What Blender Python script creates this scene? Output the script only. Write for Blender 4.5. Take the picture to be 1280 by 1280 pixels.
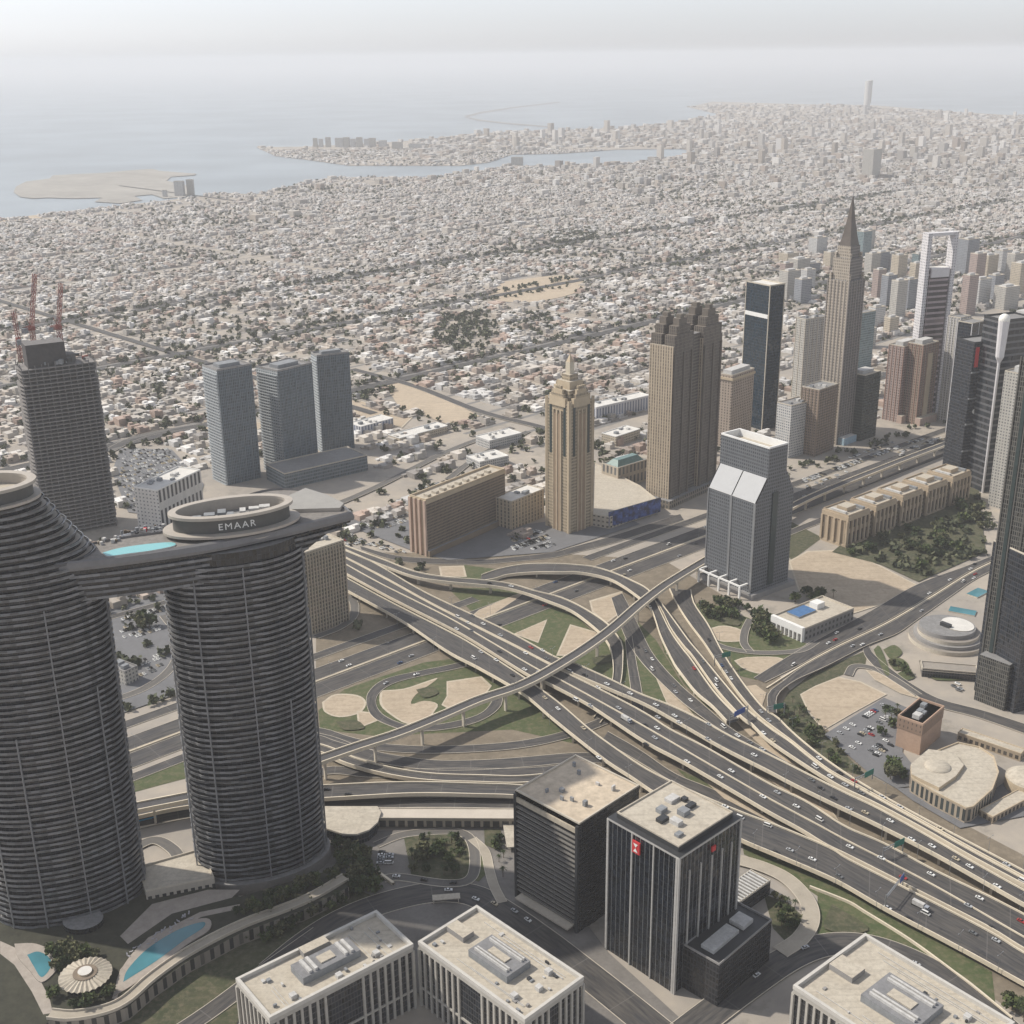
import bpy, bmesh, math, random
import numpy as np
from mathutils import Vector, Matrix
R = math.radians
rnd = random.Random(7)
for o in list(bpy.data.objects): bpy.data.objects.remove(o)
SC = bpy.context.scene
COL = SC.collection

# ---------------------------------------------------------------- camera, sky, sun, exposure
YH, VX, VY, EYE = 70.0, 692.0, 4849.0, 460.0          # horizon row, vanishing point of verticals, eye height
_dx, _dy = VX - 640, VY - 640
_DV = math.hypot(_dx, _dy)
ROLL = math.atan2(_dx, _dy)
FPX = math.sqrt((640 - YH) * _DV)
PITCH = math.atan(FPX / _DV)
cam = bpy.data.objects.new("camera", bpy.data.cameras.new("camera"))
COL.objects.link(cam)
cam.data.sensor_width = 36.0
cam.data.lens = FPX / 1280 * 36.0
cam.data.clip_start = 1.0
cam.data.clip_end = 300000.0
cam.matrix_world = Matrix.Translation((0, 0, EYE)) @ Matrix.Rotation(math.pi / 2 - PITCH, 4, 'X') @ Matrix.Rotation(-ROLL, 4, 'Z')
SC.camera = cam

SUN_EL, SUN_AZ = 46.0, -75.0                          # degrees; azimuth from +Y, negative = to the left
sd = Vector((math.sin(R(SUN_AZ)) * math.cos(R(SUN_EL)), math.cos(R(SUN_AZ)) * math.cos(R(SUN_EL)), math.sin(R(SUN_EL))))
sun = bpy.data.objects.new("sun", bpy.data.lights.new("sun", 'SUN'))
COL.objects.link(sun)
sun.data.energy = 4.2
sun.data.angle = R(1.2)
sun.data.color = (1.0, 0.93, 0.825)
sun.rotation_euler = sd.to_track_quat('Z', 'Y').to_euler()
W = bpy.data.worlds.new("World"); SC.world = W; W.use_nodes = True
nt = W.node_tree
bg = nt.nodes["Background"]
sky = nt.nodes.new("ShaderNodeTexSky"); sky.sky_type = 'NISHITA'; sky.sun_disc = False
sky.sun_elevation = R(SUN_EL); sky.sun_rotation = R(SUN_AZ)
sky.altitude = 100; sky.air_density = 1.0; sky.dust_density = .8; sky.ozone_density = 1.0
hs = nt.nodes.new("ShaderNodeHueSaturation"); hs.inputs['Saturation'].default_value = .22      # dusty pale sky
nt.links.new(sky.outputs[0], hs.inputs['Color']); gn = nt.nodes.new("ShaderNodeMix"); gn.data_type = 'RGBA'; gn.blend_type = 'MULTIPLY'; gn.inputs[0].default_value = 1; gn.inputs[7].default_value = (.95, .98, 1.06, 1)
nt.links.new(hs.outputs[0], gn.inputs[6]); nt.links.new(gn.outputs[2], bg.inputs[0]); bg.inputs[1].default_value = 0.145
SC.view_settings.view_transform = 'Standard'; SC.view_settings.look = 'None'
SC.view_settings.gamma = 1.0; SC.view_settings.use_curve_mapping = False
SC.view_settings.exposure = 0.1
HAZE_DENSITY = 0.64e-4
SC.cycles.max_bounces = 5; SC.cycles.diffuse_bounces = 2; SC.cycles.glossy_bounces = 3
SC.cycles.transparent_max_bounces = 6; SC.cycles.volume_bounces = 1
SC.cycles.use_denoising = True; SC.cycles.denoising_prefilter = 'ACCURATE'; SC.cycles.denoising_input_passes = 'RGB_ALBEDO_NORMAL'

# ---------------------------------------------------------------- photogrammetry: pixel (1280 px frame) -> world point at height z
def ray(px, py):
    u, v = px - 640, py - 640
    c, s = math.cos(ROLL), math.sin(ROLL)
    u, v = u * c - v * s, u * s + v * c
    cp, sp = math.cos(PITCH), math.sin(PITCH)
    return u, FPX * cp - v * sp, -FPX * sp - v * cp
def G(px, py, z=0.0):
    d = ray(px, py); t = (z - EYE) / d[2]
    return Vector((d[0] * t, d[1] * t, z))
def proj(p):
    cp, sp = math.cos(PITCH), math.sin(PITCH)
    zz = p[2] - EYE
    dep = p[1] * cp - zz * sp
    u, v = FPX * p[0] / dep, -FPX * (p[1] * sp + zz * cp) / dep
    c, s = math.cos(ROLL), math.sin(ROLL)
    return 640 + u * c + v * s, 640 - u * s + v * c
def HT(base, ty):
    """height of a vertical edge standing at base (pixel or point) whose top shows at row ty"""
    b = G(*base) if len(base) == 2 else base
    lo, hi = 0.0, 900.0
    for _ in range(50):
        m = (lo + hi) / 2
        if proj((b[0], b[1], m))[1] > ty: lo = m
        else: hi = m
    return lo
def cr(pts, n):
    """Catmull-Rom through pts (tuples), n samples per span"""
    if len(pts) < 3:
        a, b = np.array(pts[0], float), np.array(pts[-1], float)
        return [tuple(a + (b - a) * i / n) for i in range(n + 1)]
    P = [np.array(p, float) for p in pts]
    P = [2 * P[0] - P[1]] + P + [2 * P[-1] - P[-2]]
    out = []
    for i in range(1, len(P) - 2):
        p0, p1, p2, p3 = P[i - 1:i + 3]
        for k in range(n):
            t = k / n
            out.append(tuple(.5 * (2 * p1 + (p2 - p0) * t + (2 * p0 - 5 * p1 + 4 * p2 - p3) * t * t + (3 * p1 - p0 - 3 * p2 + p3) * t ** 3)))
    out.append(tuple(P[-2]))
    return out
def resample(pts, n):
    a = np.array(pts, float)
    d = np.concatenate([[0], np.cumsum(np.linalg.norm(np.diff(a, axis=0), axis=1))])
    t = np.linspace(0, d[-1], n)
    return np.stack([np.interp(t, d, a[:, k]) for k in range(a.shape[1])], 1)

# ---------------------------------------------------------------- materials
MATS = {}
def _n(nt, t, **kw):
    n = nt.nodes.new(t)
    for k, v in kw.items(): setattr(n, k, v)
    return n
def _math(nt, op, a, b=None, c=None):
    n = nt.nodes.new("ShaderNodeMath"); n.operation = op
    for i, v in enumerate((a, b, c)):
        if v is None: continue
        if isinstance(v, (int, float)): n.inputs[i].default_value = v
        else: nt.links.new(v, n.inputs[i])
    return n.outputs[0]
def _mix(nt, f, a, b):
    n = nt.nodes.new("ShaderNodeMix"); n.data_type = 'RGBA'
    for i, v in ((0, f), (6, a), (7, b)):
        if isinstance(v, (int, float)): n.inputs[i].default_value = v
        elif isinstance(v, tuple): n.inputs[i].default_value = (*v[:3], 1)
        else: nt.links.new(v, n.inputs[i])
    return n.outputs[2]
def _mul(c, k): return tuple(min(1, x * k) for x in c)
def _noise(nt, co, scale, detail=4, rough=.6, sc3=None):
    if sc3:
        m = _n(nt, "ShaderNodeMapping"); m.inputs['Scale'].default_value = sc3
        nt.links.new(co, m.inputs[0]); co = m.outputs[0]
    n = _n(nt, "ShaderNodeTexNoise"); n.inputs['Scale'].default_value = scale
    n.inputs['Detail'].default_value = detail; n.inputs['Roughness'].default_value = rough
    nt.links.new(co, n.inputs['Vector'])
    return n.outputs[0]
def _ramp(nt, v, a, b):
    n = _n(nt, "ShaderNodeMapRange"); n.inputs[1].default_value = a; n.inputs[2].default_value = b
    nt.links.new(v, n.inputs[0]); return n.outputs[0]
def _new(name):
    m = bpy.data.materials.new(name); m.use_nodes = True
    return m, m.node_tree, m.node_tree.nodes["Principled BSDF"]
def mat(name, col, rough=.8, var=.18, scale=.08, metal=0.0, spec=.4, fine=.6, bump=0.0):
    """plain surface whose colour wanders with two noises (patches and grain)"""
    if name in MATS: return MATS[name]
    m, nt, b = _new(name)
    co = _n(nt, "ShaderNodeTexCoord").outputs['Object']
    a = _ramp(nt, _noise(nt, co, scale), .3, .7)
    g = _ramp(nt, _noise(nt, co, fine, 3), .25, .75)
    f = _math(nt, 'ADD', _math(nt, 'MULTIPLY', a, .6), _math(nt, 'MULTIPLY', g, .4))
    c = _mix(nt, f, _mul(col, 1 - var), _mul(col, 1 + var))
    nt.links.new(c, b.inputs['Base Color'])
    b.inputs['Roughness'].default_value = rough; b.inputs['Metallic'].default_value = metal
    b.inputs['Specular IOR Level'].default_value = spec
    if bump:
        bp = _n(nt, "ShaderNodeBump"); bp.inputs['Distance'].default_value = bump
        nt.links.new(g, bp.inputs['Height']); nt.links.new(bp.outputs[0], b.inputs['Normal'])
    MATS[name] = m
    return m
def facade(name, wall, glass, bay=3.0, floor=3.6, wx=.7, wy=.6, grough=.12, wrough=.75, var=.5, spec=.5, blind=.12, streak=.12):
    """window grid in metres from the UV map: a pane per bay and floor, each with its own tone"""
    if name in MATS: return MATS[name]
    m, nt, b = _new(name)
    uv = _n(nt, "ShaderNodeUVMap"); uv.uv_map = "UVMap"
    s = _n(nt, "ShaderNodeSeparateXYZ"); nt.links.new(uv.outputs[0], s.inputs[0])
    u = _math(nt, 'DIVIDE', s.outputs[0], bay); v = _math(nt, 'DIVIDE', s.outputs[1], floor)
    mu = _math(nt, 'LESS_THAN', _math(nt, 'ABSOLUTE', _math(nt, 'SUBTRACT', _math(nt, 'FRACT', u), .5)), wx / 2)
    mv = _math(nt, 'LESS_THAN', _math(nt, 'ABSOLUTE', _math(nt, 'SUBTRACT', _math(nt, 'FRACT', v), .5)), wy / 2)
    mask = _math(nt, 'MULTIPLY', mu, mv)
    cb = _n(nt, "ShaderNodeCombineXYZ")
    nt.links.new(_math(nt, 'FLOOR', u), cb.inputs[0]); nt.links.new(_math(nt, 'FLOOR', v), cb.inputs[1])
    wn = _n(nt, "ShaderNodeTexWhiteNoise"); nt.links.new(cb.outputs[0], wn.inputs[0])
    r = wn.outputs[0]
    gc = _mix(nt, r, _mul(glass, 1 - var), _mul(glass, 1 + var))
    gc = _mix(nt, _math(nt, 'GREATER_THAN', r, 1 - blind), gc, _mul(tuple(.5 * (x + y) for x, y in zip(wall, glass)), .8))
    co = _n(nt, "ShaderNodeTexCoord").outputs['Object']
    d = _ramp(nt, _noise(nt, co, 1.0, 3, .6, (.35, .35, .03)), .3, .7)
    wc = _mix(nt, d, _mul(wall, 1 - streak), _mul(wall, 1 + streak))
    nt.links.new(_mix(nt, mask, wc, gc), b.inputs['Base Color'])
    rg = _n(nt, "ShaderNodeMapRange"); rg.inputs[3].default_value = wrough; rg.inputs[4].default_value = grough
    nt.links.new(mask, rg.inputs[0]); nt.links.new(rg.outputs[0], b.inputs['Roughness'])
    b.inputs['Specular IOR Level'].default_value = spec
    ge = _n(nt, "ShaderNodeNewGeometry"); v1 = _n(nt, "ShaderNodeVectorMath", operation='SUBTRACT'); nt.links.new(wn.outputs[1], v1.inputs[0]); v1.inputs[1].default_value = (.5, .5, .5)
    v2 = _n(nt, "ShaderNodeVectorMath", operation='SCALE'); nt.links.new(v1.outputs[0], v2.inputs[0]); nt.links.new(_math(nt, 'MULTIPLY', mask, .09), v2.inputs['Scale'])     # panes never sit quite flush
    v3 = _n(nt, "ShaderNodeVectorMath", operation='ADD'); nt.links.new(ge.outputs['Normal'], v3.inputs[0]); nt.links.new(v2.outputs[0], v3.inputs[1])
    v4 = _n(nt, "ShaderNodeVectorMath", operation='NORMALIZE'); nt.links.new(v3.outputs[0], v4.inputs[0]); nt.links.new(v4.outputs[0], b.inputs['Normal'])
    MATS[name] = m
    return m
def asphalt(name, col, lanes=True):
    if name in MATS: return MATS[name]
    m, nt, b = _new(name)
    co = _n(nt, "ShaderNodeTexCoord").outputs['Object']
    uv = _n(nt, "ShaderNodeUVMap"); uv.uv_map = "UVMap"
    s = _n(nt, "ShaderNodeSeparateXYZ"); nt.links.new(uv.outputs[0], s.inputs[0])
    ue = _n(nt, "ShaderNodeUVMap"); ue.uv_map = "Edge"
    e = _n(nt, "ShaderNodeSeparateXYZ"); nt.links.new(ue.outputs[0], e.inputs[0])
    U, V, E = s.outputs[0], s.outputs[1], e.outputs[0]
    pat = _ramp(nt, _noise(nt, co, .035, 4), .3, .7)
    stre = _ramp(nt, _noise(nt, uv.outputs[0], 1.0, 3, .6, (.55, .012, 1)), .3, .7)
    f = _math(nt, 'ADD', _math(nt, 'MULTIPLY', pat, .5), _math(nt, 'MULTIPLY', stre, .5))
    c = _mix(nt, f, _mul(col, .72), _mul(col, 1.3))
    if lanes:
        lu = _math(nt, 'ABSOLUTE', _math(nt, 'SUBTRACT', _math(nt, 'FRACT', _math(nt, 'DIVIDE', _math(nt, 'SUBTRACT', U, 1.2), 3.65)), .5))
        ln = _math(nt, 'GREATER_THAN', lu, .47)
        ds = _math(nt, 'LESS_THAN', _math(nt, 'FRACT', _math(nt, 'DIVIDE', V, 12.0)), .36)
        inner = _math(nt, 'MULTIPLY', _math(nt, 'GREATER_THAN', U, 2.6), _math(nt, 'GREATER_THAN', E, 2.6))
        dash = _math(nt, 'MULTIPLY', _math(nt, 'MULTIPLY', ln, ds), inner)
        near = _math(nt, 'MINIMUM', U, E)
        solid = _math(nt, 'MULTIPLY', _math(nt, 'GREATER_THAN', near, 1.0), _math(nt, 'LESS_THAN', near, 1.28))
        k = _math(nt, 'MULTIPLY', _math(nt, 'MAXIMUM', dash, solid), .75)
        c = _mix(nt, k, c, (.62, .60, .55))
    nr = _math(nt, 'MINIMUM', U, E)
    dust = _math(nt, 'MULTIPLY', _math(nt, 'SUBTRACT', 1.0, _ramp(nt, nr, .2, 1.8)), _ramp(nt, _noise(nt, uv.outputs[0], 1.0, 4, .65, (.5, .05, 1)), .3, .62))
    c = _mix(nt, _math(nt, 'MULTIPLY', dust, .42), c, (.19, .17, .145))
    patch_ = _math(nt, 'GREATER_THAN', _noise(nt, uv.outputs[0], 1.0, 1, .5, (.14, .011, 1)), .60)     # resurfaced stretches
    c = _mix(nt, _math(nt, 'MULTIPLY', patch_, .3), c, _mul(col, 1.7))
    joint = _math(nt, 'LESS_THAN', _math(nt, 'FRACT', _math(nt, 'DIVIDE', V, 36.0)), .016)
    c = _mix(nt, _math(nt, 'MULTIPLY', joint, .5), c, (.16, .15, .14))
    nt.links.new(c, b.inputs['Base Color']); b.inputs['Roughness'].default_value = .75
    b.inputs['Specular IOR Level'].default_value = .35
    MATS[name] = m
    return m
def mottle(name, cols, scale, fine, rough=.95):
    """ground of three mingling tones: broad patches, blotches and grain, with faint mower or tyre lines"""
    if name in MATS: return MATS[name]
    m, nt, b = _new(name)
    co = _n(nt, "ShaderNodeTexCoord").outputs['Object']
    a = _ramp(nt, _noise(nt, co, scale, 5, .7), .38, .62); k = _ramp(nt, _noise(nt, co, scale * 4.3, 4, .7), .45, .68); g = _ramp(nt, _noise(nt, co, fine, 3), .3, .7)
    c = _mix(nt, a, cols[0], cols[1]); c = _mix(nt, _math(nt, 'MULTIPLY', k, .75), c, cols[2])
    l = _ramp(nt, _noise(nt, co, 1.0, 2, .5, (.03, .42, 1)), .55, .6)
    c = _mix(nt, _math(nt, 'MULTIPLY', l, .22), c, _mul(cols[2], .7)); c = _mix(nt, _math(nt, 'MULTIPLY', g, .3), c, _mul(cols[0], .6))
    nt.links.new(c, b.inputs['Base Color']); b.inputs['Roughness'].default_value = rough
    MATS[name] = m
    return m
def foliage(name, c0, c1):
    if name in MATS: return MATS[name]
    m, nt, b = _new(name)
    g = _n(nt, "ShaderNodeNewGeometry")
    nt.links.new(_mix(nt, g.outputs['Random Per Island'], c0, c1), b.inputs['Base Color'])
    b.inputs['Roughness'].default_value = .75; b.inputs['Specular IOR Level'].default_value = .2
    MATS[name] = m
    return m
def water(name, col, rough, scale, bump):
    if name in MATS: return MATS[name]
    m, nt, b = _new(name)
    co = _n(nt, "ShaderNodeTexCoord").outputs['Object']
    n = _noise(nt, co, scale, 5, .65)
    bp = _n(nt, "ShaderNodeBump"); bp.inputs['Distance'].default_value = bump; bp.inputs['Strength'].default_value = .6
    nt.links.new(n, bp.inputs['Height']); nt.links.new(bp.outputs[0], b.inputs['Normal'])
    nt.links.new(_mix(nt, _ramp(nt, _noise(nt, co, scale * .07, 3), .35, .65), _mul(col, .85), _mul(col, 1.15)), b.inputs['Base Color'])
    b.inputs['Roughness'].default_value = rough
    MATS[name] = m
    return m
def tinted(name, rough=.85):
    """base colour from a per-building tint attribute, with grain"""
    m, nt, b = _new(name)
    a = _n(nt, "ShaderNodeAttribute"); a.attribute_name = "tint"
    co = _n(nt, "ShaderNodeTexCoord").outputs['Object']
    g = _ramp(nt, _noise(nt, co, .25, 3), .3, .7)
    hs = _n(nt, "ShaderNodeHueSaturation"); nt.links.new(a.outputs[0], hs.inputs['Color'])
    nt.links.new(_math(nt, 'ADD', _math(nt, 'MULTIPLY', g, .3), .85), hs.inputs['Value'])
    nt.links.new(hs.outputs[0], b.inputs['Base Color']); b.inputs['Roughness'].default_value = rough
    return m

CONC = mat("pale_concrete", (.50, .45, .37), .85, .2, .05)
PARA = mat("parapet_concrete", (.64, .565, .44), .85, .16, .05)
CONC_D = mat("grey_concrete", (.27, .26, .25), .85, .2, .06)
PAVE = mottle("paving", ((.30, .27, .235), (.24, .215, .19), (.36, .32, .265)), .04, .5, .85)
SAND = mottle("bare_sand", ((.47, .385, .285), (.41, .335, .245), (.33, .265, .19)), .05, .5)
SAND_L = mottle("pale_sand", ((.50, .41, .30), (.44, .36, .265), (.37, .30, .22)), .03, .4)
GRASS = mottle("lawn", ((.058, .082, .028), (.085, .098, .040), (.165, .145, .085)), .05, .6)
SHRUB = mottle("shrub_ground", ((.045, .055, .025), (.075, .078, .038), (.16, .135, .09)), .07, .5)
ASPH = asphalt("highway_asphalt", (.029, .030, .034))
ASPH_P = asphalt("street_asphalt", (.095, .092, .088), lanes=False)
WHITE = mat("white_paint", (.74, .73, .70), .6, .08, .2)
STEEL = mat("grey_steel", (.32, .33, .34), .45, .12, .3, metal=.6)
DARKM = mat("dark_metal", (.035, .037, .04), .45, .2, .2)
ROOF_B = mottle("beige_roof", ((.52, .47, .385), (.46, .41, .33), (.34, .30, .245)), .09, .7, .9)
ROOF_G = mottle("grey_roof", ((.27, .265, .26), (.22, .215, .21), (.15, .148, .145)), .1, .7, .9)
ROOF_W = mat("white_roof", (.62, .60, .56), .85, .15, .1)
UNIT = mat("plant_grey", (.22, .23, .24), .7, .2, .3)
UNIT_L = mat("plant_pale", (.48, .47, .45), .7, .2, .3)
POOL = water("pool_water", (.07, .21, .25), .08, .6, .04)
SEA = water("sea_water", (.25, .29, .315), .42, .02, .6)
LEAF = foliage("leaves", (.030, .050, .016), (.105, .125, .045))
LEAF_O = foliage("olive_leaves", (.05, .06, .028), (.15, .145, .075))
LEAF_D = foliage("dark_leaves", (.020, .034, .012), (.055, .070, .028))
BARK = mat("bark", (.13, .10, .07), .9, .25, .5)
RED = mat("red_panel", (.50, .035, .04), .5, .1, .3)

# ---------------------------------------------------------------- mesh builder
class MB:
    def __init__(s): s.v = []; s.f = []; s.uv = []; s.e = []; s.m = []; s.mats = []
    def mi(s, m):
        if m not in s.mats: s.mats.append(m)
        return s.mats.index(m)
    def face(s, pts, m, uv=None, edge=None):
        i = len(s.v); s.v += [tuple(p) for p in pts]
        s.f.append(tuple(range(i, i + len(pts)))); s.m.append(s.mi(m))
        s.uv.append(uv or [(p[0], p[1]) for p in pts]); s.e.append(edge or [(0, 0)] * len(pts))
    def wall(s, a, b, z0, z1, m, u0=0.0):
        L = math.hypot(b[0] - a[0], b[1] - a[1])
        s.face([(a[0], a[1], z0), (b[0], b[1], z0), (b[0], b[1], z1), (a[0], a[1], z1)], m,
               [(u0, z0), (u0 + L, z0), (u0 + L, z1), (u0, z1)])
        return u0 + L
    def prism(s, poly, z0, z1, side, top=None, bottom=False, ureset=False):
        u = 0.0
        for i in range(len(poly)):
            if ureset: u = 0.0
            u = s.wall(poly[i], poly[(i + 1) % len(poly)], z0, z1, side, u)
        if top: s.face([(p[0], p[1], z1) for p in poly], top)
        if bottom: s.face([(p[0], p[1], z0) for p in reversed(poly)], side)
    def box(s, c, size, m, rz=0.0, top=None):
        x, y = size[0] / 2, size[1] / 2
        cc, ss = math.cos(rz), math.sin(rz)
        P = [(c[0] + a * cc - b * ss, c[1] + a * ss + b * cc) for a, b in ((-x, -y), (x, -y), (x, y), (-x, y))]
        s.prism(P, c[2], c[2] + size[2], m, top or m, bottom=True)
    def loft(s, rings, m, cap=True, closed=True):
        """rings of equal length, each a list of 3D points"""
        for a, b in zip(rings, rings[1:]):
            n = len(a); u = 0.0
            for i in range(n if closed else n - 1):
                j = (i + 1) % n
                L = (Vector(a[j]) - Vector(a[i])).length
                s.face([a[i], a[j], b[j], b[i]], m, [(u, a[i][2]), (u + L, a[j][2]), (u + L, b[j][2]), (u, b[i][2])]); u += L
        if cap: s.face(rings[-1], m); s.face(list(reversed(rings[0])), m)
    def bar(s, a, b, w, m, n=4):
        a, b = Vector(a), Vector(b); d = (b - a)
        if d.length < 1e-6: return
        d.normalize()
        x = d.cross(Vector((0, 0, 1)))
        if x.length < 1e-3: x = Vector((1, 0, 0))
        x.normalize(); y = d.cross(x)
        ring = [[p + (x * math.cos(t) + y * math.sin(t)) * w / 2 for t in [2 * math.pi * (k + .5) / n for k in range(n)]] for p in (a, b)]
        s.loft(ring, m)
    def build(s, name, parent=None, smooth=False, loc=None):
        me = bpy.data.meshes.new(name)
        o0 = parent.matrix_world.translation if (parent is not None and loc is None) else Vector((0, 0, 0)) if loc is None else Vector(loc)
        me.from_pydata([(x - o0[0], y - o0[1], z - o0[2]) for x, y, z in s.v], [], s.f)
        for m in s.mats: me.materials.append(m)
        me.polygons.foreach_set("material_index", s.m)
        l = me.uv_layers.new(name="UVMap")
        l.data.foreach_set("uv", [c for f in s.uv for p in f for c in p])
        if any(e[0] != (0, 0) for e in s.e):
            l = me.uv_layers.new(name="Edge")
            l.data.foreach_set("uv", [c for f in s.e for p in f for c in p])
        if smooth: me.polygons.foreach_set("use_smooth", [True] * len(me.polygons))
        o = bpy.data.objects.new(name, me); COL.objects.link(o)
        if parent is not None: o.parent = parent
        if loc is not None: o.location = loc
        return o
def tag(o, label=None, cat=None, group=None, kind=None):
    if label: o["label"] = label
    if cat: o["category"] = cat
    if group: o["group"] = group
    if kind: o["kind"] = kind
    return o
def thing(name, label, cat, loc, group=None, rz=0.0):
    o = bpy.data.objects.new(name, None); COL.objects.link(o)
    o.location = loc; o.rotation_euler = (0, 0, rz)
    o.matrix_world = Matrix.Translation(loc) @ Matrix.Rotation(rz, 4, 'Z')
    return tag(o, label, cat, group)
def ell(cx, cy, a, b, rot=0.0, n=48, t0=0.0, t1=2 * math.pi):
    c, s = math.cos(rot), math.sin(rot)
    full = abs(t1 - t0 - 2 * math.pi) < 1e-6
    ts = [t0 + (t1 - t0) * k / (n if full else n - 1) for k in range(n)]
    return [(cx + a * math.cos(t) * c - b * math.sin(t) * s, cy + a * math.cos(t) * s + b * math.sin(t) * c) for t in ts]
def V2(p): return Vector((p[0], p[1]))
def rect(N, Rr, L=None, depth=None):
    """footprint [near, right, back, left] with square corners, from near and right corner and a left corner or a depth"""
    N, Rr = V2(N), V2(Rr)
    d = (Rr - N).normalized(); p = Vector((-d.y, d.x))
    if depth is None: depth = (V2(L) - N).dot(p)
    return [N, Rr, Rr + p * depth, N + p * depth]
def rectpx(N, Rr, L=None, depth=None, z=0.0):
    return rect(G(*N, z), G(*Rr, z), None if L is None else G(*L, z), depth)
def cen(poly):
    return sum((p[0] for p in poly)) / len(poly), sum((p[1] for p in poly)) / len(poly)
def inset(poly, d):
    """shrink a convex footprint by d metres"""
    out = []; n = len(poly)
    for i in range(n):
        a, b, c = V2(poly[i - 1]), V2(poly[i]), V2(poly[(i + 1) % n])
        e1, e2 = (b - a).normalized(), (c - b).normalized()
        n1, n2 = Vector((-e1.y, e1.x)), Vector((-e2.y, e2.x))
        k = d / max(.35, 1 + n1.dot(n2))
        out.append(b + (n1 + n2) * k)
    return out
def lerp(a, b, t): return a + (b - a) * t
def quadpt(poly, s, t):
    """point of a 4-corner footprint: s along near->right, t along near->left"""
    a, b, c, d = [V2(p) for p in poly]
    return lerp(lerp(a, b, s), lerp(d, c, s), t)
def sub(poly, s0, s1, t0, t1):
    return [quadpt(poly, s0, t0), quadpt(poly, s1, t0), quadpt(poly, s1, t1), quadpt(poly, s0, t1)]
def roofing(root, poly, z, rmat, pmat, ph=1.2, pw=.5, name="roof"):
    """flat roof with a parapet upstand"""
    b = MB(); inn = inset(poly, pw)
    b.face([(p[0], p[1], z) for p in inn], rmat)
    n = len(poly)
    for i in range(n):
        j = (i + 1) % n
        b.face([(*poly[i], z + ph), (*poly[j], z + ph), (*inn[j], z + ph), (*inn[i], z + ph)], pmat)
        b.wall(inn[j], inn[i], z, z + ph, pmat)
        b.wall(poly[i], poly[j], z - .0, z + ph, pmat)
    return b.build(name, root)
def fins(b, poly, spacing, depth, width, z0, z1, m, edges=None, ends=True):
    n = len(poly)
    for i in range(n):
        if edges is not None and i not in edges: continue
        a, c = V2(poly[i]), V2(poly[(i + 1) % n])
        L = (c - a).length; d = (c - a) / L; nn = Vector((d.y, -d.x)); k = max(1, round(L / spacing))
        for q in range(0 if ends else 1, k + (1 if ends else 0)):
            p = a + d * (L * q / k)
            r = [p - d * width / 2 - nn * .02, p + d * width / 2 - nn * .02, p + d * width / 2 + nn * depth, p - d * width / 2 + nn * depth]
            b.prism([r[3], r[2], r[1], r[0]], z0, z1, m, m)
def tower(name, label, cat, poly, h, fac, rmat=None, pmat=None, ph=1.2, group=None, z0=0.0, facname="facade"):
    """a building: Empty at its base, its walls and its roof with a parapet as parts"""
    c = cen(poly)
    root = thing(name, label, cat, (c[0], c[1], 0), group)
    b = MB(); b.prism(poly, z0, h, fac); b.build(facname, root)
    roofing(root, poly, h, rmat or ROOF_G, pmat or CONC, ph)
    return root
def roof_boxes(root, poly, z, n, seed, name="rooftop_unit", smin=2.5, smax=6, m=None, s0=.15, s1=.85):
    r = random.Random(seed)
    ang = math.atan2(poly[1][1] - poly[0][1], poly[1][0] - poly[0][0])
    for _ in range(n):
        p = quadpt(poly, r.uniform(s0, s1), r.uniform(s0, s1))
        b = MB(); b.box((p[0], p[1], z), (r.uniform(smin, smax), r.uniform(smin, smax), r.uniform(1.5, 3.5)), m or r.choice((UNIT, UNIT_L)), ang)
        b.build(name, root)

# ================================================================ THE SETTING
def sheet(name, px, z, m, kind="structure", smooth=0, world=False):
    pts = px if world else [tuple(G(x, y, z))[:2] for x, y in (cr(px + px[:1], smooth)[:-1] if smooth else px)]
    b = MB(); b.face([(p[0], p[1], z) for p in pts], m)
    if b.f:
        a = sum(pts[i][0] * pts[(i + 1) % len(pts)][1] - pts[(i + 1) % len(pts)][0] * pts[i][1] for i in range(len(pts)))
        if a < 0: b.f[0] = tuple(reversed(b.f[0])); b.uv[0] = list(reversed(b.uv[0]))
    o = b.build(name)
    return tag(o, kind=kind)
b = MB(); b.face([(-90000, -5000, -2), (90000, -5000, -2), (90000, 120000, -2), (-90000, 120000, -2)], SEA)
tag(b.build("sea"), kind="structure")
coast = [(-60, 288), (0, 275), (60, 268), (115, 262), (160, 256), (245, 246), (280, 241), (320, 243), (370, 231), (405, 223), (452, 221),
         (545, 222), (582, 215), (640, 208), (700, 208), (770, 206), (850, 196), (880, 190), (850, 186), (770, 187), (700, 192), (640, 193), (610, 203),
         (575, 207), (437, 207), (380, 199), (345, 195), (320, 184), (390, 183), (480, 178), (560, 172), (640, 164), (720, 163), (790, 160),
         (860, 150), (900, 143), (860, 134), (890, 127), (960, 129), (1040, 131), (1085, 131), (1150, 136), (1200, 140), (1280, 145), (1400, 150), (1700, 165)]
land_pts = [tuple(G(x, y))[:2] for x, y in coast]
far_l = land_pts[0]
land_poly = [(far_l[0] - 4000, far_l[1] - 3600), *land_pts, (14000, -2500), (-14000, -2500)]
gm, gnt, gb = _new("city_ground")
_co = _n(gnt, "ShaderNodeTexCoord").outputs['Object']
_a = _ramp(gnt, _noise(gnt, _co, .012, 5, .65), .35, .65)
_b = _ramp(gnt, _noise(gnt, _co, .07, 4), .3, .7)
_c = _mix(gnt, _a, (.30, .27, .235), (.42, .365, .295))
_d = _ramp(gnt, _noise(gnt, _co, .02, 6, .7), .55, .62)
_c = _mix(gnt, _math(gnt, 'MULTIPLY', _d, .4), _c, (.15, .14, .11))
_c = _mix(gnt, _math(gnt, 'MULTIPLY', _b, .35), _c, (.21, .20, .19))
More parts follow.
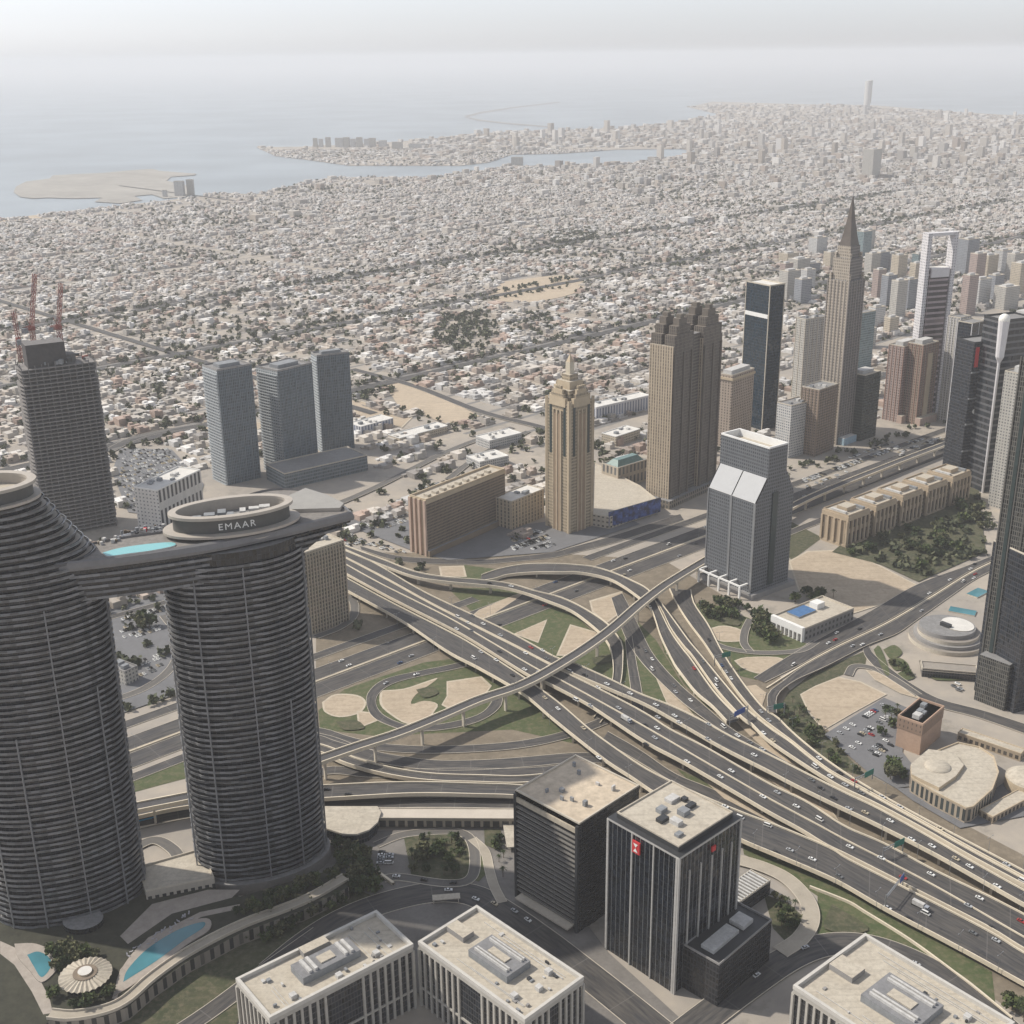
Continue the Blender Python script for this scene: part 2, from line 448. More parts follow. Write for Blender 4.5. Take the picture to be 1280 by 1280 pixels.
gnt.links.new(_c, gb.inputs['Base Color']); gb.inputs['Roughness'].default_value = .9
o = sheet("ground", land_poly, 0.0, gm, world=True)
sheet("island", [(17, 240), (20, 233), (32, 227), (62, 223), (66, 219), (95, 217.5), (130, 216), (160, 213), (190, 211), (200, 213.5), (246, 217), (243, 219), (214, 221), (208, 226), (230, 230), (241, 238), (232, 246), (205, 248), (190, 243), (168, 245), (178, 250), (150, 254), (118, 252), (128, 247), (95, 248), (60, 247), (40, 248), (25, 246)], .3, mat("island_sand", (.31, .295, .265), .95, .3, .004, fine=.02))
sheet("beach", [(0, 279), (0, 274), (60, 267), (112, 261), (112, 264), (60, 271)], .4, SAND_L)
for q in ([(580, 145), (600, 140), (640, 134), (700, 127), (700, 128.2), (640, 135.4), (602, 141.6), (584, 146.4)],
          [(584, 146.4), (600, 149.5), (640, 154), (690, 158), (690, 159.2), (640, 155.4), (598, 151), (580, 146.4)],
          [(1200, 146.5), (1240, 146), (1330, 147), (1330, 149), (1240, 148), (1200, 148)]):
    sheet("breakwater", q, .5, CONC_D)

# patches of lawn and bare sand inside the interchange (each sheet a little above the last)
_z = [0.04]
EDGE = mat("edging_stone", (.46, .40, .31), .9, .2, .2)
def patch(name, px, m, smooth=0, kind="structure"):
    if name == "bare_sand" and m is SAND:                 # pale edging strip round each sand bed
        cx_, cy_ = sum(p[0] for p in px) / len(px), sum(p[1] for p in px) / len(px)
        _z[0] += .012; k_ = 1 + 2.6 / (max(p[0] for p in px) - min(p[0] for p in px)) * 2
        sheet("edging", [(cx_ + (x - cx_) * k_, cy_ + (y - cy_) * k_) for x, y in px], _z[0], EDGE, kind, smooth)
    _z[0] += .012
    return sheet(name, px, _z[0], m, kind, smooth)
patch("verge", [(395, 690), (700, 692), (830, 700), (905, 745), (985, 860), (1090, 970), (1320, 1090), (1320, 1300), (1200, 1220), (1010, 1108), (930, 1055), (820, 1000), (660, 1000), (395, 1000)], mottle("dry_verge", ((.20, .165, .12), (.15, .125, .09), (.27, .225, .165)), .03, .5))
patch("lawn", [(398, 888), (430, 862), (470, 848), (530, 828), (575, 822), (640, 855), (690, 890), (720, 930), (640, 912), (560, 916), (470, 920), (400, 912)], GRASS)
patch("lawn", [(560, 735), (640, 735), (720, 770), (752, 800), (765, 850), (700, 826), (640, 795), (590, 765)], GRASS)
patch("lawn", [(700, 812), (770, 790), (790, 770), (820, 800), (850, 850), (880, 895), (840, 885), (760, 848)], GRASS)
patch("lawn", [(820, 770), (845, 800), (880, 850), (915, 903), (885, 885), (855, 855), (830, 815)], GRASS)
patch("lawn", [(868, 755), (900, 760), (935, 772), (990, 798), (1012, 806), (975, 832), (945, 850), (925, 845), (905, 815), (885, 785)], GRASS)
patch("lawn", [(965, 905), (985, 865), (1015, 842), (1085, 812), (1082, 830), (1050, 845), (1000, 868), (1030, 915), (1085, 972), (1050, 962)], SHRUB)
patch("lawn", [(928, 1055), (990, 1078), (1060, 1112), (1130, 1150), (1240, 1215), (1245, 1262), (1150, 1196), (1090, 1168), (1022, 1172), (1022, 1120), (985, 1095), (930, 1068)], GRASS)
patch("lawn", [(955, 1118), (985, 1128), (1003, 1145), (1000, 1168), (985, 1180), (966, 1160)], SHRUB)
patch("lawn", [(575, 722), (650, 738), (620, 728), (625, 712), (580, 706)], GRASS)
patch("lawn", [(845, 960), (900, 985), (960, 1020), (930, 1012), (870, 985)], GRASS)
patch("lawn", [(165, 972), (235, 945), (236, 972), (205, 980), (168, 990)], GRASS)
patch("lawn", [(985, 650), (1028, 672), (990, 700), (978, 690)], SHRUB)
patch("bare_sand", [(405, 878), (420, 869), (445, 870), (455, 878), (448, 890), (425, 895), (408, 889)], SAND, 4)
patch("bare_sand", [(448, 890), (465, 892), (470, 900), (450, 908)], SAND)
patch("bare_sand", [(478, 864), (505, 862), (530, 854), (545, 850), (520, 868), (514, 880), (530, 876), (545, 880), (540, 890), (532, 900), (510, 903), (490, 892), (478, 880)], SAND, 3)
patch("bare_sand", [(560, 853), (600, 847), (612, 858), (602, 872), (585, 876), (566, 887), (554, 880), (560, 870)], SAND)
patch("bare_sand", [(645, 792), (682, 776), (672, 802)], SAND)
patch("bare_sand", [(714, 782), (735, 788), (748, 792), (752, 800), (728, 818), (698, 818)], SAND)
patch("bare_sand", [(739, 752), (776, 741), (770, 768), (758, 777), (742, 764)], SAND)
patch("bare_sand", [(551, 709), (578, 708), (581, 720), (553, 720)], SAND)
patch("bare_sand", [(584, 776), (600, 762), (640, 745), (655, 741), (640, 752), (600, 778)], SAND)
patch("bare_sand", [(890, 786), (905, 783), (925, 788), (930, 799), (905, 801), (893, 796)], SAND, 3)
patch("bare_sand", [(920, 826), (935, 822), (970, 822), (978, 829), (955, 841), (932, 836)], SAND, 3)
patch("bare_sand", [(928, 858), (945, 856), (958, 866), (952, 885), (940, 874)], SAND_L)
patch("bare_sand", [(1002, 868), (1020, 858), (1048, 847), (1075, 853), (1106, 868), (1066, 890), (1030, 911), (1012, 890)], SAND)
patch("bare_sand", [(988, 702), (1010, 690), (1055, 688), (1100, 708), (1144, 731), (1115, 750), (1065, 766), (1030, 754), (1000, 738)], SAND)
patch("bare_sand", [(1084, 838), (1105, 842), (1140, 860), (1160, 876), (1125, 866), (1095, 850)], SAND)
patch("bare_sand", [(820, 845), (845, 868), (866, 893), (835, 880)], SAND)
patch("bare_sand", [(918, 900), (932, 903), (960, 928), (985, 948), (990, 955), (965, 944), (938, 920)], SAND_L)
patch("bare_sand", [(962, 974), (990, 984), (1038, 1012), (1046, 1024), (1015, 1008), (985, 992)], SAND)
patch("bare_sand", [(872, 968), (905, 985), (950, 1015), (1000, 1042), (960, 1026), (905, 998)], SAND_L)
patch("bare_sand", [(480, 480), (520, 478), (560, 500), (600, 520), (560, 530), (500, 510)], SAND_L)
patch("bare_sand", [(630, 352), (700, 344), (730, 352), (720, 366), (660, 378), (610, 372)], SAND_L, 3)
patch("bare_sand", [(440, 500), (520, 515), (500, 535), (450, 530)], SAND)
patch("bare_sand", [(260, 520), (335, 530), (300, 545), (250, 535)], SAND)
patch("plaza", [(380, 1040), (645, 1035), (760, 1190), (880, 1300), (620, 1300), (420, 1180), (390, 1100)], mat("plaza_paving", (.17, .158, .145), .85, .3, .05))
patch("verge", [(130, 1290), (190, 1235), (300, 1170), (436, 1108), (480, 1125), (430, 1155), (330, 1215), (290, 1290)], SHRUB)
patch("verge", [(880, 1300), (960, 1215), (1010, 1185), (990, 1178), (930, 1225), (850, 1290)], MATS["plaza_paving"])
patch("car_park", [(395, 700), (430, 655), (520, 690), (560, 700), (690, 690), (800, 655), (770, 640), (660, 655), (640, 645), (620, 660), (540, 695), (510, 650), (440, 640)], mat("car_park_asphalt", (.15, .15, .155), .85, .2, .05))
patch("car_park", [(140, 590), (150, 560), (215, 562), (255, 605), (240, 650), (160, 640)], MATS["car_park_asphalt"])
patch("car_park", [(1030, 918), (1105, 872), (1135, 885), (1128, 940), (1160, 980), (1120, 985), (1085, 965)], MATS["car_park_asphalt"])
patch("car_park", [(1120, 985), (1140, 1000), (1200, 1035), (1280, 1020), (1280, 960), (1245, 985)], MATS["car_park_asphalt"])
patch("car_park", [(138, 742), (245, 735), (240, 800), (236, 862), (142, 895)], MATS["car_park_asphalt"])
patch("park_ground", [(1040, 690), (1100, 640), (1222, 600), (1232, 690), (1148, 727), (1100, 705)], SHRUB)
for q in ([(1104, 812), (1118, 806), (1128, 816), (1114, 824)], [(1110, 828), (1124, 822), (1136, 832), (1120, 838)], [(1122, 842), (1134, 836), (1144, 846), (1132, 850)], [(1160, 838), (1215, 838), (1222, 848), (1170, 850)], [(1092, 812), (1100, 808), (1112, 840), (1106, 842)]):
    patch("lawn", q, GRASS, 3)
for q in ([(420, 902), (445, 900), (455, 910), (430, 912)], [(520, 862), (540, 858), (548, 866), (530, 872)], [(660, 806), (690, 818), (684, 822), (655, 810)], [(740, 822), (764, 818), (766, 826), (744, 830)], [(905, 770), (925, 776), (922, 782), (902, 778)], [(1040, 1130), (1085, 1158), (1070, 1166), (1030, 1160)]):
    patch("planting_bed", q, SHRUB, 3)
# small park behind the tower with curved paths
patch("lawn", [(505, 1048), (530, 1042), (575, 1040), (590, 1060), (588, 1095), (560, 1102), (515, 1098)], SHRUB)
patch("lawn", [(590, 1062), (602, 1070), (610, 1090), (598, 1102), (588, 1098)], GRASS)
patch("lawn", [(605, 1036), (626, 1036), (628, 1065), (606, 1056)], SHRUB)

# ---------------------------------------------------------------- roads
ROADS = {}
_rz = [0.35]
def edges3d(E1, E2, zs, n):
    A, B = resample(cr(E1, 8), n), resample(cr(E2, 8), n)
    t = np.linspace(0, 1, n); z = np.interp(t, np.linspace(0, 1, len(zs)), zs)
    k = np.ones(5) / 5; z = np.convolve(np.pad(z, 2, mode='edge'), k, 'valid')
    return [G(a[0], a[1], h) for a, h in zip(A, z)], [G(c[0], c[1], h) for c, h in zip(B, z)]
def offset_line(C, w, n):
    """two edges at +-w/2 of a ground polyline of 3D points"""
    P = [Vector(p) for p in resample([tuple(c) for c in C], n)]
    L, Rr = [], []
    for i, p in enumerate(P):
        d = (P[min(i + 1, n - 1)] - P[max(i - 1, 0)]); d.z = 0; d.normalize()
        s = Vector((-d.y, d.x, 0)) * w / 2
        L.append(p + s); Rr.append(p - s)
    return L, Rr
def road(key, E1=None, E2=None, zs=(0, 0), centre=None, w=8.0, asph=None, n=60, elevated=None, label=None, kerb=True, line3d=None, pier_gap=34, group=None, low=None):
    asph = asph or ASPH
    if line3d is not None: A, B = offset_line(line3d, w, n)
    elif centre is not None:
        c = cr(centre, 8); c = resample(c, n)
        z = np.interp(np.linspace(0, 1, n), np.linspace(0, 1, len(zs)), zs)
        A, B = offset_line([G(p[0], p[1], h) for p, h in zip(c, z)], w, n)
    else: A, B = edges3d(E1, E2, zs, n)
    d = (A[-1] - A[0]); m = B[len(B) // 2] - A[len(A) // 2]
    mid = (A[n // 2 + 1] - A[n // 2 - 1])
    if mid.x * m.y - mid.y * m.x > 0: A, B = B, A          # A = left edge, B = right edge along the road
    if not elevated:
        lift = _rz[0]; _rz[0] += .025
        for p in A + B: p.z += lift
    C = [(a + b) / 2 for a, b in zip(A, B)]
    ROADS[key] = (C, [(a - b).length for a, b in zip(A, B)])
    s = [0.0]
    for i in range(1, n): s.append(s[-1] + (C[i] - C[i - 1]).length)
    def cross(i): return (A[i] - B[i]).normalized()
    pw = .75 if elevated else .35
    b = MB()
    for i in range(n - 1):
        j = i + 1
        ai, aj, bi, bj = A[i] - cross(i) * pw, A[j] - cross(j) * pw, B[i] + cross(i) * pw, B[j] + cross(j) * pw
        wi, wj = (ai - bi).length, (aj - bj).length
        b.face([bi, bj, aj, ai], asph, [(wi, s[i]), (wj, s[j]), (0, s[j]), (0, s[i])], [(0, 0), (0, 0), (wj, 0), (wi, 0.001)])
    def rail(E, side, zb, zt):
        r = MB()
        for i in range(n - 1):
            j = i + 1
            ci, cj = cross(i) * pw * side, cross(j) * pw * side
            oi, oj, ii, ij = E[i], E[j], E[i] - ci, E[j] - cj
            up, dn = Vector((0, 0, zt)), Vector((0, 0, zb))
            q = [[oi + up, oj + up, ij + up, ii + up], [oj + dn, oi + dn, ii + dn, ij + dn], [oi + dn, oj + dn, oj + up, oi + up], [ij + dn, ii + dn, ii + up, ij + up]]
            for f in q: r.face(f if side < 0 else list(reversed(f)), PARA if elevated else CONC)
        return r
    if not elevated:
        if kerb:
            for E, sd_ in ((A, 1), (B, -1)):
                r = rail(E, sd_, -.3, .13)
                off = len(b.v); b.v += r.v; b.f += [tuple(i + off for i in f) for f in r.f]; b.uv += r.uv; b.e += r.e
                mi = b.mi(CONC); b.m += [mi] * len(r.f)
        return tag(b.build("road"), kind="structure")
    root = thing(elevated, label, "viaduct" if "viaduct" in elevated else "flyover", tuple(C[n // 2].xy) + (0,), group)
    b.build("deck", root)
    for E, sd_ in ((A, 1), (B, -1)): rail(E, sd_, -1.7, 1.05).build("parapet", root)
    g = MB()                                                # girder under the deck
    for i in range(n - 1):
        j = i + 1; r = []
        for k in (i, j):
            c = cross(k); dz = Vector((0, 0, -.25)); dl = Vector((0, 0, -1.9))
            wA = min((A[k] - B[k]).length * .22, 4)
            r.append([A[k] - c * pw + dz, A[k] - c * wA + dl, B[k] + c * wA + dl, B[k] + c * pw + dz])
        for q in range(3): g.face([r[0][q], r[0][q + 1], r[1][q + 1], r[1][q]], CONC_D)
    g.build("girder", root)
    nxt = pier_gap * .5
    for i in range(1, n - 1):
        if s[i] < nxt: continue
        nxt = s[i] + pier_gap
        c = C[i]; wd = (A[i] - B[i]).length
        if c.z < 3.2: continue
        if low and any((c.xy - Vector(q[:2])).length < q[2] for q in low): continue
        ang = math.atan2(cross(i).y, cross(i).x)
        p = MB(); top = c.z - 1.95
        if wd > 16:
            for k in (-.27, .27):
                q = c + cross(i) * wd * k; p.box((q.x, q.y, 0), (1.8, 1.5, top - .9), CONC, ang)
        else: p.box((c.x, c.y, 0), (2.2, 1.5, top - .9), CONC, ang)
        p.box((c.x, c.y, top - .9), (wd * .72, 1.7, .9), CONC, ang)
        p.build("pier", root)
    return root
def wallline(label, px, zs, h=1.0, w=.6, n=60, name="concrete_barrier", m=None, base=0.0, cat="barrier"):
    c = resample(cr(px, 8), n); z = np.interp(np.linspace(0, 1, n), np.linspace(0, 1, len(zs)), zs)
    A, B = offset_line([G(p[0], p[1], q) for p, q in zip(c, z)], w, n)
    b = MB(); m = m or PARA
    for i in range(n - 1):
        j = i + 1; u = Vector((0, 0, h)); dn = Vector((0, 0, base))
        b.face([B[i] + u, B[j] + u, A[j] + u, A[i] + u], m); b.face([B[i] + dn, B[j] + dn, B[j] + u, B[i] + u], m); b.face([A[j] + dn, A[i] + dn, A[i] + u, A[j] + u], m)
    mid = A[n // 2]
    o = b.build(name, loc=(mid.x, mid.y, 0)); return tag(o, label, cat)

# the straight multi-lane highway running from lower left to upper right
_A, _B = G(400, 851), G(896, 665)
SZD = (_B - _A); SZD.z = 0; SZD.normalize(); SZN = Vector((-SZD.y, SZD.x, 0))
def szr(off, s0, s1): return [_A + SZN * off + SZD * s0, _A + SZN * off + SZD * ((s0 + s1) / 2), _A + SZN * off + SZD * s1]
road("SN", line3d=szr(11, -650, 2600), w=18, n=60)
road("SS", line3d=szr(-12, -650, 2600), w=20, n=60)
road("SCF", line3d=szr(38, -650, 190), w=11, n=30)
road("SCF2", line3d=szr(38, 330, 2600), w=12, n=30)
road("SCN", line3d=szr(-33, -650, -60), w=10, n=30)
road("SCN2", line3d=szr(-52, 520, 2600), w=10, n=30)
_mz = MB()
for k in range(65):
    p, q = _A + SZD * (-650 + 50 * k), _A + SZD * (-650 + 50 * k + 50)
    _mz.prism([tuple((p - SZN * .5).xy), tuple((q - SZN * .5).xy), tuple((q + SZN * .5).xy), tuple((p + SZN * .5).xy)], 0, 1.0, PARA, PARA)
tag(_mz.build("concrete_barrier"), "long pale median barrier down the middle of the straight wide highway", "barrier")
# ground-level ramps and loops
road("F3", [(450, 683), (490, 694), (530, 698), (600, 700), (640, 697), (690, 691), (720, 683), (760, 672), (800, 659), (850, 643)],
     [(452, 688), (490, 700), (530, 705), (600, 706), (640, 703), (690, 698), (725, 690), (765, 680), (805, 667), (855, 651)])
road("L1", [(600, 822), (560, 832), (520, 840), (480, 850), (461, 865), (458, 880), (466, 897), (490, 909), (515, 915), (560, 912), (600, 902), (625, 885), (629, 866)],
     [(605, 829), (565, 838), (525, 846), (492, 855), (474, 867), (470, 880), (478, 893), (497, 903), (520, 908), (560, 904), (597, 894), (613, 880), (616, 864)], n=70)
road("V", [(778, 742), (790, 765), (802, 790), (818, 820), (848, 854), (879, 881), (913, 910), (945, 930), (985, 954)],
     [(764, 748), (772, 772), (783, 800), (804, 831), (844, 871), (874, 895), (908, 918), (945, 937), (975, 952)], zs=(0, 0, 0, 1, 4, 7, 8.2))
road("U", [(790, 795), (796, 830), (802, 862), (805, 890), (800, 915)], [(781, 797), (784, 830), (788, 862), (789, 890), (782, 912)])
road("D", [(760, 915), (800, 938), (845, 968), (897, 990), (945, 1018), (1000, 1045)], [(752, 926), (790, 948), (835, 975), (885, 1001), (935, 1028), (992, 1050)])
road("H2", centre=[(240, 905), (330, 908), (398, 915), (430, 925), (470, 934), (530, 938), (600, 936), (660, 930), (715, 917), (760, 900)], w=10)
road("H2b", centre=[(240, 912), (330, 915), (400, 924), (440, 938), (480, 949), (540, 957), (600, 957), (660, 953), (720, 948), (770, 950)], w=13)
road("H5", centre=[(240, 1032), (330, 1008), (400, 966), (470, 968), (560, 966), (650, 966), (720, 960)], w=10)
road("H6", centre=[(150, 1035), (260, 1014), (405, 1008), (520, 1004), (640, 1006), (700, 1015)], w=12)
road("BF", [(942, 848), (1001, 812), (1089, 764), (1147, 731), (1219, 704), (1300, 670)], [(956, 854), (1000, 832), (1046, 807), (1105, 779), (1160, 747), (1221, 710), (1302, 675)])
road("BN", [(960, 890), (960, 868), (979, 852), (1002, 835), (1048, 810), (1107, 782), (1162, 750), (1223, 713), (1304, 678)],
     [(971, 892), (972, 870), (993, 852), (1032, 834), (1083, 808), (1121, 793), (1146, 776), (1190, 745), (1228, 720), (1308, 683)], zs=(4.6, 2.5, 1, 0, 0, 0, 0))
road("E", [(1083, 800), (1092, 818), (1120, 842), (1150, 862), (1179, 876), (1232, 890), (1300, 912)], [(1078, 806), (1082, 822), (1105, 845), (1138, 866), (1170, 884), (1225, 899), (1300, 925)])
road("E2", centre=[(1060, 845), (1068, 834), (1090, 836), (1115, 848), (1148, 870)], w=7, asph=ASPH_P)
road("X1", centre=[(880, 795), (890, 803), (905, 810), (929, 815), (960, 817), (1000, 814), (1020, 803)], w=7, asph=ASPH_P)
road("X2", centre=[(938, 816), (930, 805), (931, 790), (938, 775)], w=7, asph=ASPH_P)
road("X3", centre=[(395, 797), (425, 785), (441, 772), (443, 756), (436, 745)], w=8, asph=ASPH_P)
road("ST1", centre=[(340, 1215), (385, 1178), (430, 1150), (480, 1130), (540, 1117), (590, 1120), (630, 1142), (680, 1177), (730, 1216), (790, 1264), (870, 1330)], w=19, n=80)
road("ST2", centre=[(790, 1345), (870, 1282), (930, 1237), (985, 1200), (1030, 1183), (1080, 1182), (1130, 1197), (1180, 1224), (1230, 1264), (1280, 1310)], w=18, n=70)
road("GA", centre=[(130, 775), (185, 760), (250, 742)], w=9)
road("GB", centre=[(130, 880), (180, 862), (215, 835), (225, 800), (205, 770)], w=8, asph=ASPH_P)
road("GC", centre=[(150, 1072), (190, 1052), (215, 1062), (228, 1080)], w=8, asph=ASPH_P)
road("ST3", centre=[(180, 1320), (260, 1268), (330, 1216), (400, 1166)], w=11)
road("RP", centre=[(905, 1072), (950, 1084), (985, 1101), (1009, 1128), (1013, 1153), (1000, 1175), (975, 1192)], w=10, asph=mat("pale_ramp", (.36, .32, .26), .9, .15, .1), zs=(.3, .3))
road("PK", centre=[(480, 1100), (500, 1098), (560, 1106), (590, 1098), (592, 1060), (575, 1042), (530, 1042), (500, 1046), (470, 1058)], w=7, asph=ASPH_P, n=50)
road("PK2", centre=[(590, 1050), (606, 1066), (612, 1090), (618, 1110), (628, 1130)], w=6, asph=MATS["pale_ramp"])
road("Z1", centre=[(440, 462), (520, 484), (600, 515), (670, 533), (720, 548)], w=14, n=30)
road("Z2", centre=[(560, 600), (600, 570), (660, 540)], w=9, asph=ASPH_P)
road("Z3", centre=[(135, 565), (180, 545), (270, 530)], w=16, asph=ASPH_P)
road("Z4", centre=[(400, 640), (470, 610), (560, 565), (640, 535)], w=10, asph=ASPH_P)

# elevated roads
def low_from(*keys, r=12):
    out = []
    for k in keys: out += [(c.x, c.y, r) for c in ROADS[k][0]]
    return out
SZL = low_from("SN", "SS", r=13)
road("F1", [(415, 676), (447, 688), (480, 700), (520, 715), (560, 722), (599, 725), (638, 730), (669, 739), (701, 747), (729, 760), (757, 778), (768, 790), (778, 805), (779, 824), (777, 850), (768, 880), (750, 905)],
     [(412, 681), (445, 694), (480, 708), (520, 722), (560, 728), (622, 734), (654, 741), (685, 752), (716, 765), (746, 788), (757, 800), (764, 816), (766, 844), (758, 875), (742, 897)],
     zs=(7, 8, 9, 9.5, 9, 7, 4.5, 1.5, .6), elevated="flyover", label="narrow curving flyover that dives from upper left under the wide highway decks", low=SZL)
road("F2", [(602, 719), (622, 712), (654, 706), (693, 705), (726, 707), (743, 709), (764, 715), (790, 726), (811, 738), (822, 757), (838, 789), (854, 812), (863, 823), (893, 865), (924, 898)],
     [(600, 727), (618, 724), (635, 719), (669, 716), (700, 716), (722, 716), (751, 721), (772, 729), (797, 746), (814, 762), (826, 796), (842, 829), (848, 838), (869, 865), (890, 883), (908, 902)],
     zs=(.8, 4, 8, 9, 9, 8.5, 8, 7.6, 7.6, 7.8), elevated="flyover", label="outer curving flyover crossing the straight highway and swinging down to the blue sign", n=80, low=SZL)
road("T2", [(819, 744), (840, 772), (861, 801), (877, 820), (916, 867), (934, 887), (962, 910), (987, 927), (1017, 951), (1041, 968), (1080, 989), (1156, 1031), (1215, 1064), (1280, 1099), (1340, 1131)],
     [(815, 748), (826, 761), (839, 787), (857, 811), (866, 821), (896, 863), (926, 896), (940, 906), (958, 924), (994, 949), (1030, 972), (1056, 987), (1100, 1008), (1156, 1038), (1215, 1072), (1280, 1107), (1340, 1139)],
     zs=(7.6, 7.8, 8.2, 9, 9.4, 9.6, 9.5), elevated="flyover", label="bright railed ramp deck running down to the right edge just above the wide highway decks", n=80)
road("T1", [(864, 738), (868, 755), (886, 782), (903, 815), (929, 854), (955, 886), (972, 897), (987, 912), (1016, 937), (1056, 966), (1100, 993), (1156, 1024), (1215, 1055), (1280, 1089), (1340, 1120)],
     [(836, 735), (845, 754), (861, 779), (880, 804), (901, 836), (922, 866), (945, 893), (965, 909), (988, 926), (1018, 950), (1042, 967), (1080, 987), (1156, 1029), (1215, 1062), (1280, 1097), (1340, 1129)],
     zs=(.7, 1.2, 2.5, 4.5, 6, 8, 9, 9.6, 9.5), elevated="flyover", label="outermost right ramp road that passes the green signs above the car park", n=80)
road("HWA", [(425, 684), (470, 705), (534, 742), (632, 788), (693, 821), (715, 828), (760, 848), (799, 867), (838, 882), (876, 900), (916, 922), (960, 943), (1012, 969), (1056, 991), (1100, 1012), (1156, 1043), (1215, 1077), (1280, 1113), (1340, 1145)],
     [(426, 694), (480, 722), (540, 755), (607, 789), (647, 809), (685, 829), (705, 838), (760, 861), (807, 881), (854, 907), (901, 934), (960, 964), (994, 982), (1041, 1005), (1100, 1033), (1170, 1069), (1220, 1097), (1280, 1131), (1340, 1163)],
     zs=(7, 8.5, 10, 10, 10, 10, 9.8, 9.6, 9.5), elevated="flyover", label="far deck of the wide highway viaduct, the upper of its parallel roadways", n=110, low=SZL)
road("HWB", [(426.5, 695), (480, 723), (540, 756), (607, 790), (647, 810), (685, 830), (705, 840), (760, 867), (807, 892), (838, 912), (885, 936), (960, 979), (1009, 1003), (1056, 1033), (1106, 1055), (1172, 1090), (1249, 1127), (1340, 1175)],
     [(430, 716), (487, 747), (560, 784), (594, 803), (660, 844), (682, 853), (732, 879), (760, 897), (807, 928), (854, 953), (916, 989), (960, 1015), (1002, 1038), (1033, 1057), (1060, 1070), (1125, 1103), (1232, 1158), (1280, 1187), (1340, 1218)],
     zs=(7, 8.5, 10, 10, 9.5, 8, 6, 4.5, 3.5), elevated="flyover", label="broad middle deck of the wide highway viaduct with a low divider along its centre", n=110, low=SZL)
road("HWC", [(430, 721), (487, 752), (560, 789), (594, 808), (655, 847), (669, 857), (699, 879), (736, 911), (760, 929), (799, 956), (830, 973), (880, 996), (928, 1016), (978, 1035), (1037, 1060), (1060, 1074), (1125, 1107), (1232, 1162), (1280, 1191), (1340, 1222)],
     [(433, 738), (502, 776), (560, 815), (600, 836), (653, 867), (689, 897), (721, 923), (760, 953), (791, 973), (825, 996), (870, 1022), (928, 1051), (978, 1072), (1025, 1092), (1056, 1107), (1106, 1136), (1180, 1175), (1230, 1202), (1280, 1230), (1340, 1262)],
     zs=(7, 8.5, 10, 9.5, 8, 7, 5.5, 4.5, 3.6), elevated="flyover", label="near deck of the wide highway viaduct that swings past the two dark office towers", n=110, low=SZL)
road("H1", [(60, 1026), (160, 1006), (250, 990), (403, 982), (509, 978), (600, 980), (650, 982), (720, 990), (780, 1000)], [(60, 1045), (160, 1024), (250, 1007), (403, 999), (512, 993), (600, 994), (650, 996), (715, 1004), (775, 1014)],
     zs=(5, 6, 6.5, 6.5, 6, 5), elevated="flyover", label="straight level flyover just behind the flat cream roofs, passing behind the dark banded towers")
road("H3", centre=[(250, 925), (330, 925), (398, 935), (440, 952), (490, 965), (540, 972), (600, 974), (650, 975), (700, 970), (745, 962)], w=9, zs=(3.4, 4, 4, 3.6, 3.3),
     elevated="flyover", label="low narrow flyover curving behind the tall banded tower below the rail viaduct")
METRO = [(60, 1035), (165, 1010), (240, 995), (330, 974), (395, 951), (450, 932), (500, 916), (556, 893), (600, 874), (655, 855), (715, 821), (761, 789), (798, 757), (829, 733), (861, 713), (893, 694), (940, 665), (1001, 627), (1100, 586), (1195, 550), (1300, 512)]
road("METRO", centre=METRO, w=9.5, zs=(14, 15, 16.5, 17, 16.5, 15, 13, 12, 11, 10), asph=mat("track_bed", (.075, .073, .075), .9, .2, .2), elevated="rail_viaduct",
     label="slim elevated rail viaduct slanting across every highway deck", n=110, pier_gap=36, low=low_from("HWA", "HWB", "HWC", "F1", r=11))
wallline("low divider along the middle deck of the wide highway viaduct", [(429, 704), (480, 732), (558, 771), (607, 799), (672, 837), (696, 848), (760, 883), (822, 918), (885, 955), (960, 998), (1025, 1033), (1060, 1052), (1163, 1105), (1280, 1172), (1340, 1205)],
         (7, 8.5, 10, 10, 9.5, 8, 6, 4.5, 3.5), h=.9, n=110)
wallline("thin pale wall climbing beside the green verge at lower right", [(1012, 1110), (1060, 1129), (1080, 1141), (1142, 1180), (1217, 1236), (1265, 1275)], (0, 0), h=1.8, w=.9, cat="wall", name="boundary_wall")
wallline("pale median wall between the two roadways beside the big sand lot", [(958, 861), (1001, 834), (1047, 809), (1106, 781), (1161, 749), (1222, 712), (1303, 677)], (0, 0), h=1.1, w=1.0)

# ================================================================ BUILDINGS
def capblock(root, poly, z, h, m, name="penthouse", top=None):
    b = MB(); b.prism(poly, z, z + h, m, top or m); return b.build(name, root)
# ---- the pair of dark banded elliptical towers joined by a bridge
SLAB = facade("slab_edge", (.145, .145, .15), (.115, .118, .125), 4.2, 400, .985, 1.0, .3, .5, .55, .5, .12)  # random panel brightness, balustrade glass glints put into the colour
SLAB2 = facade("slab_edge_pale", (.19, .188, .19), (.16, .162, .168), 3.4, 400, .985, 1.0, .3, .5, .5, .5, .15)
CORE = facade("dark_curtain_glass", (.02, .02, .022), (.010, .012, .016), 2.4, 3.45, .92, .9, .08, .4, .9, .6, .07)
FL = 3.45
def blob_ring(cx, cy, a, b, rot, seed, n=96, over=1.7):
    """slab outline: ellipse whose balconies step in and out along the perimeter"""
    r = random.Random(seed); out = []; t = 0.0; offs = []
    while len(offs) < n:
        offs += [over * r.choice((.55, 1.0, 1.0, 1.0, .8))] * r.randint(4, 12)
    c, s = math.cos(rot), math.sin(rot)
    for k in range(n):
        th = 2 * math.pi * k / n; A, B = a + offs[k], b + offs[k]
        x, y = A * math.cos(th), B * math.sin(th); out.append((cx + x * c - y * s, cy + x * s + y * c))
    return out
